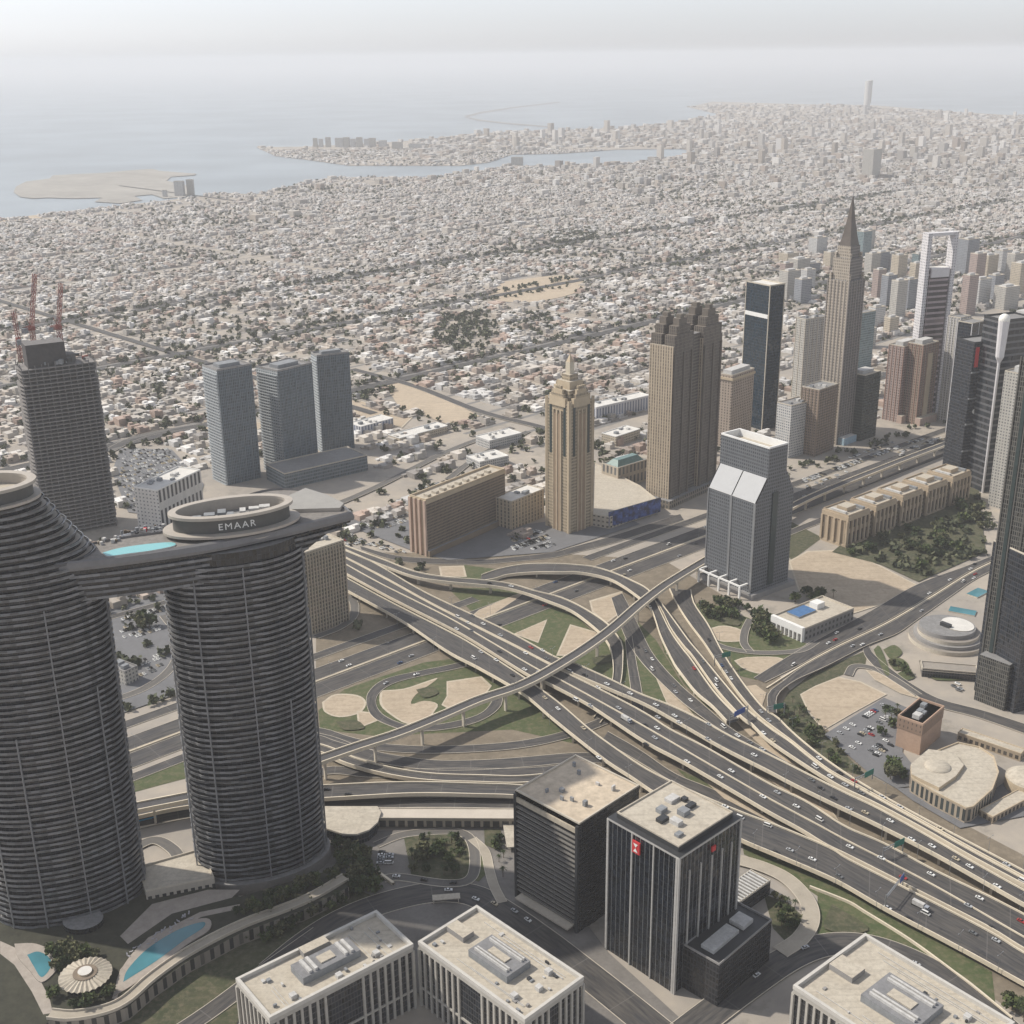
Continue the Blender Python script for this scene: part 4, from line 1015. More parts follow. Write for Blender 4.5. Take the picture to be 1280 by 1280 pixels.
# ---- pinkish-tan tower just behind it
poly = rectpx((911, 560), (938, 549), (902, 552), 20)
t = tower("slim_block", "pinkish tan tower with a flat oversailing cap between the twin-crowned and dark blue towers", "tower", poly, HT(tuple(poly[0]) + (0,), 470), facade("pink_tan", (.35, .285, .23), (.13, .115, .10), 4, 3.5, .4, .6, .25), ROOF_W)
hq = HT(tuple(poly[0]) + (0,), 470); capblock(t, inset(poly, -1.2), hq - 6, 3, TST, "cap"); capblock(t, inset(poly, 4), hq, 5, UNIT_L)
# ---- dark blue glass tower
BL = facade("blue_glass", (.008, .018, .028), (.007, .021, .036), 1.5, 3.8, .94, .88, .08, .3, .35, .7, .02)
poly = rectpx((954, 536), (969.5, 532), None, 40); n0 = G(954, 536)
poly = rect(poly[0], poly[0] + (poly[1] - poly[0]).normalized() * 24, depth=36); h = HT((n0.x, n0.y, 0), 357)
poly = rectpx((952, 538), (969.5, 534), (921, 529)); poly = rect(poly[0], poly[1], depth=min(42, (poly[3] - poly[0]).length)); h = HT(tuple(poly[0]) + (0,), 358)
c = cen(poly); t = thing("blue_glass_tower", "slender dark blue glass tower with white edges and a white belt near its top", "tower", (c[0], c[1], 0))
b = MB(); b.prism(poly, 0, h, BL); b.build("facade", t); roofing(t, poly, h, ROOF_W, CONC, 1.6, .7)
for i in range(4):
    b = MB(); b.box((poly[i].x, poly[i].y, 0), (1.0, 1.0, h + 2), CONC, math.atan2((poly[1] - poly[0]).y, (poly[1] - poly[0]).x)); b.build("corner_trim", t)
b = MB(); b.prism(sub(poly, -.03, 0, .02, .98), h - 41, h - 36, WHITE, WHITE, bottom=True); b.build("belt", t)
# ---- grey tower of an inverted-Y profile
DG = facade("diamond_grey", (.125, .132, .142), (.062, .07, .08), 2.4, 3.3, .6, .55, .15, .5, .3, .5, .3)
poly = rectpx((938, 748), (984, 731), (895, 718)); wY, lY = (poly[1] - poly[0]).length, (poly[3] - poly[0]).length
h1 = HT(tuple(poly[0]) + (0,), 630); h1b = h1 + 14; hT = HT(tuple(lerp(poly[0], poly[1], .24)) + (0,), 562)
c = cen(poly); t = thing("inverted_y_tower", "grey glass tower shaped like an upside-down Y with white sloping shoulders and an open roof", "tower", (c[0], c[1], 0))
prof = [(0, 0), (0, h1), (.27, h1b + 6), (.27, hT), (.76, hT), (.76, h1b + 10), (1.0, h1 + 2), (1.0, 0)]
def pY(s, z, v): q = quadpt(poly, s, v); return (q.x, q.y, z)
b = MB()
b.wall(poly[3], poly[0], 0, h1, DG); b.wall(poly[1], poly[2], 0, h1 + 2, DG)
for s, za, zb, flip in ((.27, h1b + 6, hT, 0), (.76, h1b + 10, hT, 1)):
    A_, B_ = quadpt(poly, s, 1), quadpt(poly, s, 0)
    b.wall(*((A_, B_) if not flip else (B_, A_)), za, zb, DG)
for v in (0, 1):
    P = [pY(s, z, v) for s, z in prof]; UV = [(s * wY, z) for s, z in prof]
    for q in ([0, 1, 6, 7], [1, 2, 5, 6], [2, 3, 4, 5]):
        pts, uv = [P[i] for i in q], [UV[i] for i in q]
        if v == 0: pts, uv = pts[::-1], uv[::-1]
        b.face(pts, DG, uv)
b.build("facade", t)
SLOPE = mat("slope_panel", (.36, .365, .37), .5, .06, .2)
for v0, v1 in ((.02, .49), (.51, .98)):
    b = MB(); up = Vector((0, 0, .5))
    for s0, z0, s1, z1 in ((0, h1, .27, h1b + 6), (1.0, h1 + 2, .76, h1b + 10)):
        P = [Vector(pY(s0, z0, v1)) + up, Vector(pY(s0, z0, v0)) + up, Vector(pY(s1, z1, v0)) + up, Vector(pY(s1, z1, v1)) + up]
        b.face(P if s0 == 0 else P[::-1], SLOPE); Q = [p - up * 1.2 for p in P]; b.face([Q[1], P[1], P[2], Q[2]], WHITE); b.face([Q[0], P[0], P[1], Q[1]], WHITE)
    b.build("sloping_roof", t)
b = MB(); q = sub(poly, .27, .76, 0, 1); b.face([(*p, hT - 5) for p in inset(q, 1.5)], ROOF_B); qi = inset(q, 1.5)
for i in range(4):
    j = (i + 1) % 4; b.wall(q[i], q[j], hT, hT + 1.5, WHITE); b.wall(qi[j], qi[i], hT - 5, hT + 1.5, WHITE); b.face([(*q[i], hT + 1.5), (*q[j], hT + 1.5), (*qi[j], hT + 1.5), (*qi[i], hT + 1.5)], WHITE)
b.build("open_roof", t); roof_boxes(t, q, hT - 5, 4, 31)
for s in (-.2, .5, 1.0):
    b = MB(); w_ = sub(poly, -.012, .005, max(0, s) - .02 if s > 0 else 0, (s + .02) if 0 < s < 1 else (.04 if s <= 0 else 1)); b.prism(w_, 0, h1, STEEL, STEEL); b.build("vertical_trim", t)
b = MB(); b.prism(sub(poly, .42, .56, -.02, 0), 8, h1 + 6, GL, GL); b.build("dark_slot", t)
b = MB(); b.prism(sub(poly, -.06, 1.1, -.08, 1.05), 0, 5, CONC_D, ROOF_G); b.build("base", t)
for k in range(5):
    q = quadpt(poly, -.2, .08 + .22 * k); b = MB(); ang = math.atan2((poly[1] - poly[0]).y, (poly[1] - poly[0]).x)
    b.box((q.x, q.y, 0), (1.6, 1.6, 12), WHITE, ang); q2 = quadpt(poly, -.1, .08 + .22 * k); b.box((q2.x, q2.y, 12), (wY * .22, 1.6, 1.4), WHITE, ang)
    if k < 4: q3 = quadpt(poly, -.2, .19 + .22 * k); b.box((q3.x, q3.y, 12.05), (1.5, lY * .22 - 1.7, 1.3), WHITE, ang)
    b.build("portal_frame", t)

# ---- neighbours along the straight highway
def simple(name, label, N, Rr, Lf, ty, fac, depth=None, rm=None, pm=None, cap=0, boxes=0, seed=1, cat="building", group=None, finm=None, fs=6):
    poly = rectpx(N, Rr, Lf, depth)
    if (poly[3] - poly[0]).dot(Vector((-(poly[1] - poly[0]).y, (poly[1] - poly[0]).x))) <= 0: poly = rectpx(N, Rr, None, 20)
    h = HT(tuple(poly[0]) + (0,), ty); t = tower(name, label, cat, poly, h, fac, rm, pm, group=group)
    if cap: capblock(t, inset(poly, min((poly[1] - poly[0]).length, (poly[3] - poly[0]).length) * .25), h, cap, UNIT_L)
    if boxes: roof_boxes(t, poly, h, boxes, seed)
    if finm: b = MB(); fins(b, poly, fs, .5, .8, 0, h, finm); b.build("ribs", t)
    return t, poly, h
F_GREY = facade("grey_flats", (.42, .40, .36), (.17, .17, .17), 3.2, 3.3, .5, .5, .25, .8, .4)
F_WHITE = facade("white_flats", (.50, .49, .47), (.16, .18, .20), 3.0, 3.3, .55, .5, .25, .7, .4)
F_BROWN = facade("brown_flats", (.26, .195, .15), (.085, .08, .08), 2.6, 3.4, .5, .55, .25, .8, .4)
F_GREEN = facade("dark_green_glass", (.06, .06, .05), (.025, .035, .03), 2, 3.6, .8, .7, .12)
F_TEAL = facade("teal_glass", (.20, .25, .26), (.11, .16, .17), 2, 3.6, .8, .7, .15)
F_PINK = facade("pink_flats", (.36, .28, .25), (.12, .11, .11), 3, 3.4, .5, .55, .25)
F_DARK = facade("dark_glass", (.035, .038, .045), (.018, .022, .030), 2, 3.7, .85, .75, .1, .4, .5, .6, .05)
F_BEIGE = facade("beige_flats", (.46, .40, .31), (.15, .135, .12), 3.1, 3.3, .5, .5, .25)
simple("residential_block", "broad pale grey slab of flats with a dark centre line behind the spired tower", (1000, 500), (1031, 494), (984, 494), 400, F_GREY, boxes=5, seed=41, depth=18, finm=CONC, fs=8)
simple("residential_block", "white and grey stepped block of flats just right of the dark blue tower", (985, 573), (1012, 565), (972, 567), 508, F_WHITE, boxes=6, seed=42, depth=22)
simple("office_block", "brown ribbed office block at the left foot of the spired tower", (1018, 571), (1041, 562), (1008, 565), 488, F_BROWN, boxes=5, seed=43, depth=24, finm=MATS["brown_stone"], fs=5)
simple("office_block", "dark green glass block with a sandy side at the right foot of the spired tower", (1074, 552), (1094, 545), (1067, 549), 470, F_GREEN, cap=4, depth=26, rm=ROOF_B)
simple("glass_block", "pale teal glass slab seen just behind the spired tower", (1070, 470), (1088, 466), (1066, 468), 392, F_TEAL, depth=16)
# spired tower
SPF = facade("spire_shade", (.17, .152, .14), (.075, .073, .075), 2.2, 3.6, .55, .6, .18, .6, .35, .5, .12)
SPL = facade("spire_lit", (.40, .345, .28), (.16, .145, .125), 2.6, 3.6, .5, .6, .2, .7, .3, .5, .12)  # sun and shade put into wall colour: left faces pale, right dark
poly = rectpx((1045, 556), (1068, 548), (1023, 549)); w_ = ((poly[1] - poly[0]).length + (poly[3] - poly[0]).length) / 2
poly = rect(poly[0], poly[0] + (poly[1] - poly[0]).normalized() * 32, depth=30)
hA = HT(tuple(poly[0]) + (0,), 352); hB_ = hA + 26; c = cen(poly)
t = thing("spired_tower", "tallest grey-brown tower tapering in steps to a dark pointed spire", "tower", (c[0], c[1], 0))
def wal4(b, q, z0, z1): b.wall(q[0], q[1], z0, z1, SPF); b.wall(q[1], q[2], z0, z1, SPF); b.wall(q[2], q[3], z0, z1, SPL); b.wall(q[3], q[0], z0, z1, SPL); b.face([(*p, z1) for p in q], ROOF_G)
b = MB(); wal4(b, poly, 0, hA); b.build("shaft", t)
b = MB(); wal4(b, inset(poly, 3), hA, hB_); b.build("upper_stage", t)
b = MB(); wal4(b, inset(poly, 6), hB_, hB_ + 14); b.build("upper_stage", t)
for i in range(4):
    for k, (ins, z0, z1) in enumerate(((2.2, hA, hA + 8), (5.2, hB_, hB_ + 6))):
        q = inset(poly, ins)[i]; b = MB(); b.box((q.x, q.y, z0), (3, 3, z1 - z0), SPL, .7); b.build("corner_turret", t)
ring = lambda d, z: [(*p, z) for p in inset(poly, d)]
SPD = mat("spire_dark", (.10, .082, .068), .5, .2, .2)
b = MB(); tz = HT((c[0], c[1], 0), 246); b.loft([ring(7, hB_ + 14), ring(9, hB_ + 24), ring(12, hB_ + 44), ring(14.2, tz - 6), ring(14.9, tz)], SPD); b.build("spire", t)
b = MB(); b.bar((c[0], c[1], tz), (c[0], c[1], tz + 14), .5, STEEL); b.build("needle", t)
b = MB(); fins(b, poly, 5.3, .6, .9, 0, hA, mat("spire_rib", (.27, .24, .215), .7, .15, .2)); b.build("ribs", t)
b = MB(); b.prism(sub(poly, .1, .95, -.3, 0), 0, 9, mat("pale_blue_canopy", (.30, .42, .50), .3, .2, .3), ROOF_W); b.build("entrance_canopy", t)

# reddish twin blocks and the tower with an open frame on top
for lab, N, Rr, ty, f in (("reddish brown ribbed tower with a pale centre panel, left of the open-framed white tower", (1121, 528), (1142, 521), 434, F_PINK),
                          ("darker reddish brown ribbed tower pressed against the foot of the open-framed white tower", (1144, 531), (1163, 525), 432, F_BROWN)):
    tt, pl, h_ = simple("office_tower", lab, N, Rr, None, ty, f, depth=22, cap=5, cat="tower", finm=mat("red_brown_rib", (.30, .18, .14), .8, .15, .2), fs=6)
    b = MB(); b.prism(sub(pl, .35, .65, -.05, 0), 0, h_ - 12, TST, TST); b.build("centre_panel", tt)
    b = MB(); b.prism(sub(pl, -.05, 1.05, -.35, 0), 0, 10, mat("pink_base", (.42, .32, .27), .85, .15, .2), ROOF_B); b.build("base", tt)
poly = rect(G(1138, 519), G(1174, 515), depth=13); hb = HT(tuple(poly[0]) + (0,), 336); ht = HT(tuple(poly[0]) + (0,), 292)
c = cen(poly); t = thing("open_framed_tower", "tall white tower topped by an open square frame, dark floor stripes up its middle", "tower", (c[0], c[1], 0))
FRW = mat("frame_white", (.62, .60, .60), .5, .08, .3)
b = MB(); b.prism(sub(poly, .18, .82, .04, .96), 0, hb, facade("striped_floors", (.33, .27, .28), (.035, .03, .035), 60, 7.2, .98, .62, .15, .6, .3), ROOF_W); b.build("shaft", t)
for s0, s1 in ((0, .13), (.87, 1)):
    b = MB(); b.prism(sub(poly, s0, s1, 0, 1), 0, ht, facade("white_strip", (.60, .58, .58), (.20, .21, .24), 3, 3.6, .35, .5), FRW); b.build("side_pier", t)
b = MB(); b.prism(sub(poly, .13, .87, .1, .9), ht - 4, ht - .2, FRW, FRW, bottom=True); b.build("top_beam", t)
b = MB(); q = sub(poly, .2, .8, -.12, .04); b.prism(q, hb - 12, hb, FRW, FRW, bottom=True); b.build("balcony_box", t)
for s in (.08, .92): q = quadpt(poly, s, .5); b = MB(); b.bar((q.x, q.y, ht), (q.x, q.y, ht + 16), .5, STEEL); b.build("mast", t)

# the dark cluster at the right edge
tt, pl, h_ = simple("office_tower", "pale grey slender slab just right of the open-framed white tower", (1186, 528), (1199, 524), None, 398, F_GREY, depth=18, cat="tower", finm=FRW, fs=5)
tt, pl, h_ = simple("office_tower", "dark narrow tower with a pale edge behind the red-topped black block", (1199, 545), (1216, 540), None, 405, F_DARK, depth=20, cat="tower", finm=FRW, fs=16)
poly = rectpx((1199, 600), (1222, 612), None, 30); poly = rect(G(1197, 608), G(1227, 603), depth=28); hR = HT(tuple(poly[0]) + (0,), 430)
c = cen(poly); t = thing("office_tower", "black glass tower with red stripes near its top and round white emblems", "tower", (c[0], c[1], 0))
b = MB(); b.prism(poly, 0, hR, F_DARK); b.build("facade", t); roofing(t, poly, hR, ROOF_G, DARKM, 2)
for s in (.08, .72):
    b = MB(); b.prism(sub(poly, s, s + .14, -.02, 0), hR - 26, hR - 4, RED, RED); b.build("red_stripe", t)
for k, z in enumerate((hR * .25, hR * .44, hR * .62, hR * .8)):
    b = MB(); b.prism(sub(poly, -.01, 1.01, -.06, 0), z, z + 1.6, STEEL, STEEL, bottom=True); b.build("ledge", t)
e = (poly[1] - poly[0]).normalized(); n = Vector((e.y, -e.x))
for s, z in ((.3, hR * .53), (.7, hR * .53), (.5, hR * .18)):
    q = quadpt(poly, s, 0) + n * .3; b = MB(); ri = [Vector((q.x, q.y, z)) + Vector((e.x, e.y, 0)) * 2.6 * math.cos(a) + Vector((0, 0, 2.6 * math.sin(a))) for a in [k * math.pi / 8 for k in range(16)]]
    b.loft([[p for p in ri], [p + Vector((n.x, n.y, 0)) * .3 for p in ri]], WHITE); b.build("emblem", t)
poly = rect(G(1228, 616), G(1264, 610), depth=30); hK = HT(tuple(poly[0]) + (0,), 402)
c = cen(poly); t = thing("office_tower", "dark tower with a white rib up its corner ending in a rounded white cap", "tower", (c[0], c[1], 0))
b = MB(); b.prism(poly, 0, hK, facade("dark_bands", (.10, .10, .105), (.022, .026, .032), 2, 7, .98, .66, .12, .5, .4)); b.build("facade", t); roofing(t, poly, hK, ROOF_G, DARKM, 2)
q = poly[0]; b = MB(); b.loft([ell(q.x, q.y, 1.6, 1.6, 0, 12) and [(x, y, z) for x, y in ell(q.x, q.y, r0, r0, 0, 12)] for z, r0 in ((0, 1.2), (hK - 44, 1.6), (hK - 38, 4.4), (hK - 8, 5.4), (hK + 2, 5.8))], FRW); b.build("corner_rib", t)
b = MB(); b.loft([[(x, y, hK + 2 + 6.5 * math.sin(a)) for x, y in ell(q.x, q.y, 5.8 * math.cos(a) + .02, 5.8 * math.cos(a) + .02, 0, 16)] for a in [k * math.pi / 12 for k in range(-2, 7)]], mat("cap_white", (.80, .78, .72), .5, .05, .3)); b.build("rounded_cap", t)
simple("office_tower", "plain black tower at the right edge behind the white-ribbed tower", (1262, 560), (1290, 552), None, 398, F_DARK, depth=26, cat="tower", cap=6)
simple("office_tower", "grey gridded tower cut by the right edge in front of the black towers", (1262, 640), (1300, 625), None, 470, F_GREY, depth=26, cat="tower", cap=6)

# ---- leaning-looking dark lattice tower at the right edge
LT = facade("lattice_glass", (.12, .115, .10), (.022, .024, .027), 1.5, 3.6, .66, .80, .15, .6, .8, .5, .28)
poly = rect(G(1221, 868), G(1262, 884), depth=30); N0 = G(1221, 868)
hL = 262; c = cen(poly)
t = thing("lattice_tower", "huge dark gridded glass tower cut by the right edge of the photo", "tower", (c[0], c[1], 0))
b = MB(); b.prism(poly, 0, hL, LT); b.build("facade", t); roofing(t, poly, hL, ROOF_G, DARKM)
b = MB(); fins(b, poly, 8.4, .7, .8, 0, hL, mat("lattice_rib", (.11, .105, .095), .6, .2, .2)); b.build("ribs", t)
b = MB(); b.prism(sub(poly, .2, .3, -.03, 0), 0, hL, GL, GL); b.build("dark_slot", t)
b = MB(); b.prism(sub(poly, .1, 1.0, -.3, 0), 0, 38, LT, ROOF_G); b.build("lower_wing", t)
poly2 = rect(poly[1], G(1330, 870), depth=34)
simple("dark_block", "dark side block right of the gridded tower at the frame edge", (1266, 892), (1340, 872), None, 700, F_DARK, depth=40)

# ---- long row of five sandstone blocks with tall columns
RW0, RW1 = V2(G(1057, 685)), V2(G(1216, 622)); e = (RW1 - RW0).normalized(); nl = Vector((-e.y, e.x)); LW = (RW1 - RW0).length
hW = HT((RW0.x, RW0.y, 0), 646); SS_ = mat("sandstone", (.43, .345, .245), .85, .15, .1)
for k in range(5):
    a = RW0 + e * LW * (k / 5); q = rect(a, a + e * (LW / 5 * .74), depth=30)
    lab = ("nearest of five sandstone blocks in a row, its columned end facing the big sand lot", "second sandstone block from the sand lot in the columned row", "middle one of the five columned sandstone blocks",
           "fourth sandstone block from the sand lot in the columned row", "farthest of the five columned sandstone blocks, by the black towers")[k]
    t = tower("sandstone_block", lab, "building", q, hW, facade("sand_bays", (.36, .285, .20), (.05, .045, .045), 7.2, 17, .42, .72, .2), ROOF_B, SS_, 1.5, group="row of sandstone blocks")
    b = MB(); b.prism(inset(q, -.9), hW - 5, hW - .2, SS_, SS_, bottom=True); b.build("cornice", t)
    b = MB(); b.prism(inset(q, -.7), 0, 3, SS_, SS_); b.build("plinth", t)
    for i in (0, 3):
        A_, B_ = V2(q[i]), V2(q[(i + 1) % 4]); L = (B_ - A_).length; kk = max(3, round(L / 7.2)); d = (B_ - A_) / L; no = Vector((d.y, -d.x))
        for m_ in range(kk + 1):
            p = A_ + d * (L * m_ / kk) + no * .9; b = MB(); b.box((p.x, p.y, 3), (2.0, 1.6, hW - 8), SS_, math.atan2(d.y, d.x)); b.build("column", t)
    capblock(t, sub(q, .28, .72, .3, .7), hW, 4.5, SS_, "penthouse", ROOF_B); capblock(t, sub(q, .1, .2, .2, .8), hW, 2.2, UNIT_L, "rooftop_unit"); capblock(t, sub(q, .82, .92, .1, .5), hW, 2.6, UNIT, "rooftop_unit")
    lk = sub(q, 1.003, 1.347, .12, .88)
    if k < 4:
        b = MB(); b.prism(lk, 0, hW - 5, facade("sand_link", (.33, .265, .185), (.05, .045, .045), 4, 4.2, .5, .55, .2), ROOF_G); b.build("link_wing", t)
        b = MB(); fins(b, lk, 3.2, .5, .7, 0, hW - 5, SS_); b.build("link_pillars", t)
        for v in (.2, .35, .5, .65, .8): b = MB(); b.prism(sub(lk, .05, .95, v - .02, v + .02), hW - 5, hW - 3.6, UNIT_L, UNIT_L); b.build("roof_slat", t)
# ---- white arcade beside the inverted-Y tower
poly = rect(G(1005, 802), G(1066, 776), depth=34); c = cen(poly)
t = thing("arcade_hall", "low hall with a white arcade wall and blue skylight below the grey tower", "building", (c[0], c[1], 0))
b = MB(); b.prism(poly, 0, 11, facade("hall_wall", (.22, .21, .20), (.08, .08, .08), 5, 5, .5, .5)); b.build("facade", t); roofing(t, poly, 11, ROOF_B, CONC, 1.4)
b = MB(); b.prism(sub(poly, -.05, 0, 0, 1), 7, 13, WHITE, WHITE, bottom=True); b.build("arcade_beam", t)
for k in range(8): b = MB(); b.prism(sub(poly, -.05, 0, k / 7.6, k / 7.6 + .04), 0, 7, WHITE, WHITE); b.build("arcade_post", t)
b = MB(); b.prism(sub(poly, .2, .55, .5, .9), 11, 12.6, STEEL, mat("blue_glass_roof", (.05, .14, .30), .2, .2, .3)); b.build("skylight", t)
capblock(t, sub(poly, .6, .75, .55, .8), 11, 5, WHITE)
# ---- round terraced plaza building by the gridded tower
q = G(1184, 800); c = q
t = thing("round_pavilion", "round grey-roofed terraced pavilion beside the gridded tower", "building", (c.x, c.y, 0))
b = MB()
for k, (a, z0, z1, m_) in enumerate(((31, 0, 3.5, PAVE), (27.5, 3.5, 6.5, CONC_D), (24.5, 6.5, 9.5, PAVE))): b.prism(ell(c.x, c.y, a, a, 0, 56), z0, z1, CONC if k != 1 else CONC_D, m_)
b.build("terraces", t)
b = MB(); b.prism(ell(c.x - 1, c.y + 1, 22.5, 21, 0, 56), 9.5, 13, CONC_D, ROOF_G); b.prism(ell(c.x + 8, c.y + 2, 12, 14, .4, 40), 13.01, 13.6, CONC, ROOF_W); b.build("roof", t)
b = MB(); b.box((c.x - 3, c.y - 1, 13), (9, 3.4, 3), DARKM, -.9); b.build("rooftop_unit", t)
poly = rect(G(1152, 846), G(1222, 852), depth=13); t2_ = tower("terrace_hall", "low dark glass-fronted hall with a pale flat roof below the round pavilion", "building", poly, 7, F_DARK, PAVE, CONC, .9)
b = MB(); b.prism(inset(poly, -1.4), 6.2, 6.95, CONC, None, bottom=True); b.build("roof_overhang", t2_)
for k, (px_, py_, l_) in enumerate(((1222, 742, 20), (1203, 765, 22))):
    g_ = G(px_, py_); u_ = thing("pool", ("rectangular blue pool nearest the big road beside the gridded tower", "blue sloping-edged pool just above the round grey pavilion")[k], "pool", (g_.x, g_.y, 0)); b = MB(); b.box((g_.x, g_.y, 0), (l_, 11, 1.2), CONC, .7 if k == 0 else -.5, POOL); b.build("basin", u_)
# ---- brown box and fan-roofed hall
poly = rectpx((1149, 944), (1175, 921), (1126, 939)); poly = rect(poly[0], poly[1], depth=18); h = HT(tuple(poly[0]) + (0,), 907)
BRB = facade("brown_box", (.26, .18, .13), (.06, .05, .045), 3, 4, .2, .4, .3); PKB = mat("pink_wall", (.42, .29, .21), .85, .12, .15)
c = cen(poly); t = thing("brown_box_building", "small square brown building with a dark upper band beside the car park", "building", (c[0], c[1], 0))
b = MB(); b.prism(poly, 0, h * .66, PKB); b.build("lower_wall", t); b = MB(); b.prism(inset(poly, -.35), h * .66, h, BRB, ROOF_B, bottom=True); b.build("upper_wall", t)
roofing(t, inset(poly, -.35), h, ROOF_B, PKB, 1.6, .8); roof_boxes(t, poly, h, 4, 61)
fan = [(1137, 985), (1165, 1003), (1205, 1024), (1214, 1022), (1238, 1000), (1246, 978), (1240, 958), (1222, 946), (1195, 940), (1158, 955), (1136, 972)]
poly = [V2(G(x, y + 6, 0)) for x, y in fan]; hF = 11; c = cen(poly)
t = thing("fan_roofed_hall", "cream fan-roofed hall with a shallow dome, beside the ramp above the highway", "building", (c[0], c[1], 0))
b = MB(); b.prism(poly, 0, hF, facade("hall_glass", (.35, .29, .22), (.05, .06, .06), 4, 12, .55, .7), ROOF_B); b.build("facade", t)
roofing(t, poly, hF + .02, ROOF_B, TST, 1.0, .6)
sub_ = [V2(G(x, y + 6)) for x, y in ((1137, 984), (1171, 1001), (1192, 986), (1202, 972), (1190, 956), (1158, 952), (1136, 971))]
b = MB(); b.prism(sub_, hF + .05, hF + 2.6, TST, ROOF_B)
q = cen(sub_); b.loft([[(x, y, hF + 2.6 + 2.6 * math.sin(a)) for x, y in ell(q[0], q[1], 8.5 * math.cos(a) + .02, 8.5 * math.cos(a) + .02, 0, 28)] for a in [k * math.pi / 14 for k in range(8)]], ROOF_B); b.build("domed_roof", t)
q = G(1285, 985); t = thing("round_hall", "round cream domed roof at the right edge beside the fan-roofed hall", "building", (q.x, q.y, 0))
b = MB(); b.prism(ell(q.x, q.y, 15, 15, 0, 40), 0, 8, TST, ROOF_B); b.build("wall", t); b = MB(); b.loft([[(x, y, 8 + 3.5 * math.sin(a)) for x, y in ell(q.x, q.y, 14 * math.cos(a) + .02, 14 * math.cos(a) + .02, 0, 32)] for a in [k * math.pi / 14 for k in range(8)]], ROOF_B); b.build("domed_roof", t)
poly = rect(G(1240, 1030), G(1290, 1003), depth=10); t = tower("long_canopy", "long narrow cream canopy roof behind the fan-roofed hall", "canopy", poly, 5, facade("canopy_side", (.35, .28, .2), (.08, .07, .06), 4, 5, .6, .6), ROOF_B, TST, .5)
poly = rect(G(1196, 925), G(1275, 952), depth=8); t = tower("long_canopy", "cream strip canopy running up to the right edge above the round domed roof", "canopy", poly, 6, MATS["canopy_side"], ROOF_B, TST, .5)

# ---- the two dark office towers beside the highway
T1F = facade("louvre_front", (.125, .12, .112), (.016, .017, .019), 30, 3.1, .985, .5, .25, .6, .5, .4, 0)
T1S = facade("dark_side", (.034, .034, .036), (.018, .019, .022), 1.8, 3.1, .75, .7, .15, .5, .5, .5, .05)
N0, R0, L0 = G(723, 1167), G(799, 1118), G(650, 1128); poly = rect(N0, N0 + (V2(R0) - V2(N0)).normalized().to_3d() * 36, N0 and L0)
h = HT((N0.x, N0.y, 0), 1031)
Rr = G(799, 983, h); Lf = G(650, 985, h); poly = rect(N0, Rr, Lf)
c = cen(poly); t = thing("office_tower", "dark office tower with pale horizontal louvres and a bare cream roof", "tower", (c[0], c[1], 0))
b = MB(); b.wall(poly[3], poly[0], 5, h - 6, T1F); b.build("louvred_front", t)
b = MB(); b.wall(poly[0], poly[1], 0, h, T1S); b.wall(poly[1], poly[2], 0, h, T1S); b.wall(poly[2], poly[3], 0, h, T1S); b.build("facade", t)
LV = mat("louvre", (.19, .18, .165), .6, .2, .3)
for k in range(int((h - 12) / 3.1)):
    z = 6 + 3.1 * k; b = MB(); b.prism(sub(poly, -.025, 0, .035, .965), z, z + .7, LV, LV, bottom=True); b.build("louvre", t)
b = MB(); b.prism(sub(poly, -.03, 0, .0, .035), 0, h - 1, DARKM, DARKM); b.prism(sub(poly, -.03, 0, .965, 1), 0, h - 1, DARKM, DARKM); b.build("corner_pier", t)
b = MB(); b.prism(sub(poly, -.02, 0, .035, .965), h - 6, h - 3, mat("roof_band", (.42, .37, .29), .8, .2, .3), MATS["roof_band"]); b.build("roof_band", t)
b = MB(); b.prism(sub(poly, -.12, 0, .06, .9), 4, 5, CONC, CONC, bottom=True); b.build("canopy", t)
RS = mat("stained_roof", (.50, .42, .32), .95, .28, .18, fine=.5)
roofing(t, poly, h, RS, CONC, 1.0, .9); roof_boxes(t, poly, h, 9, 77, smin=.8, smax=2.6)
N0 = G(842, 1242); h = HT((N0.x, N0.y, 0), 1071); Rr, Lf = G(926, 1021, h), G(761, 1021, h); poly = rect(N0, Rr, Lf)
BG = facade("black_glass", (.012, .014, .018), (.010, .013, .019), 1.5, 3.6, .9, .85, .09, .3, .7, .55, .04)
c = cen(poly); t = thing("office_tower", "black glass office tower with white vertical strips and a red logo panel", "tower", (c[0], c[1], 0))
b = MB(); b.prism(poly, 0, h - 1, BG); b.build("facade", t)
TRM = mat("pale_trim", (.40, .39, .37), .5, .12, .3)
for i, us in ((0, (0, .17, .35, .53, .7, .86, 1)), (3, (0, .355, .66, .98)), (1, (.3, .6)), (2, (.3, .6))):
    A_, B_ = V2(poly[i]), V2(poly[(i + 1) % 4]); L = (B_ - A_).length; d = (B_ - A_) / L; no = Vector((d.y, -d.x))
    for u in us:
        w_ = 1.3 if u in (0, 1, .98) else .7; p = A_ + d * L * u + no * .3; b = MB(); b.box((p.x, p.y, 0), (w_, .9, h - 1 if i == 3 or u in (0, 1) else h - 12), TRM, math.atan2(d.y, d.x)); b.build("vertical_strip", t)
    for k in range(1, round(L / 1.5)):
        pass
b = MB(); fins(b, poly, 3.2, .12, .22, 0, h - 2, STEEL); b.build("mullions", t)
b = MB(); b.prism(inset(poly, -.5), h - 1.6, h - .3, TRM, DARKM, bottom=True); b.build("roof_edge", t)
qi = inset(poly, 3.0); b = MB(); b.prism(qi, h - .3, h + 2.4, DARKM, None); b.build("setback_band", t)
roofing(t, qi, h + 2.4, ROOF_B, ROOF_B, .9, .7)
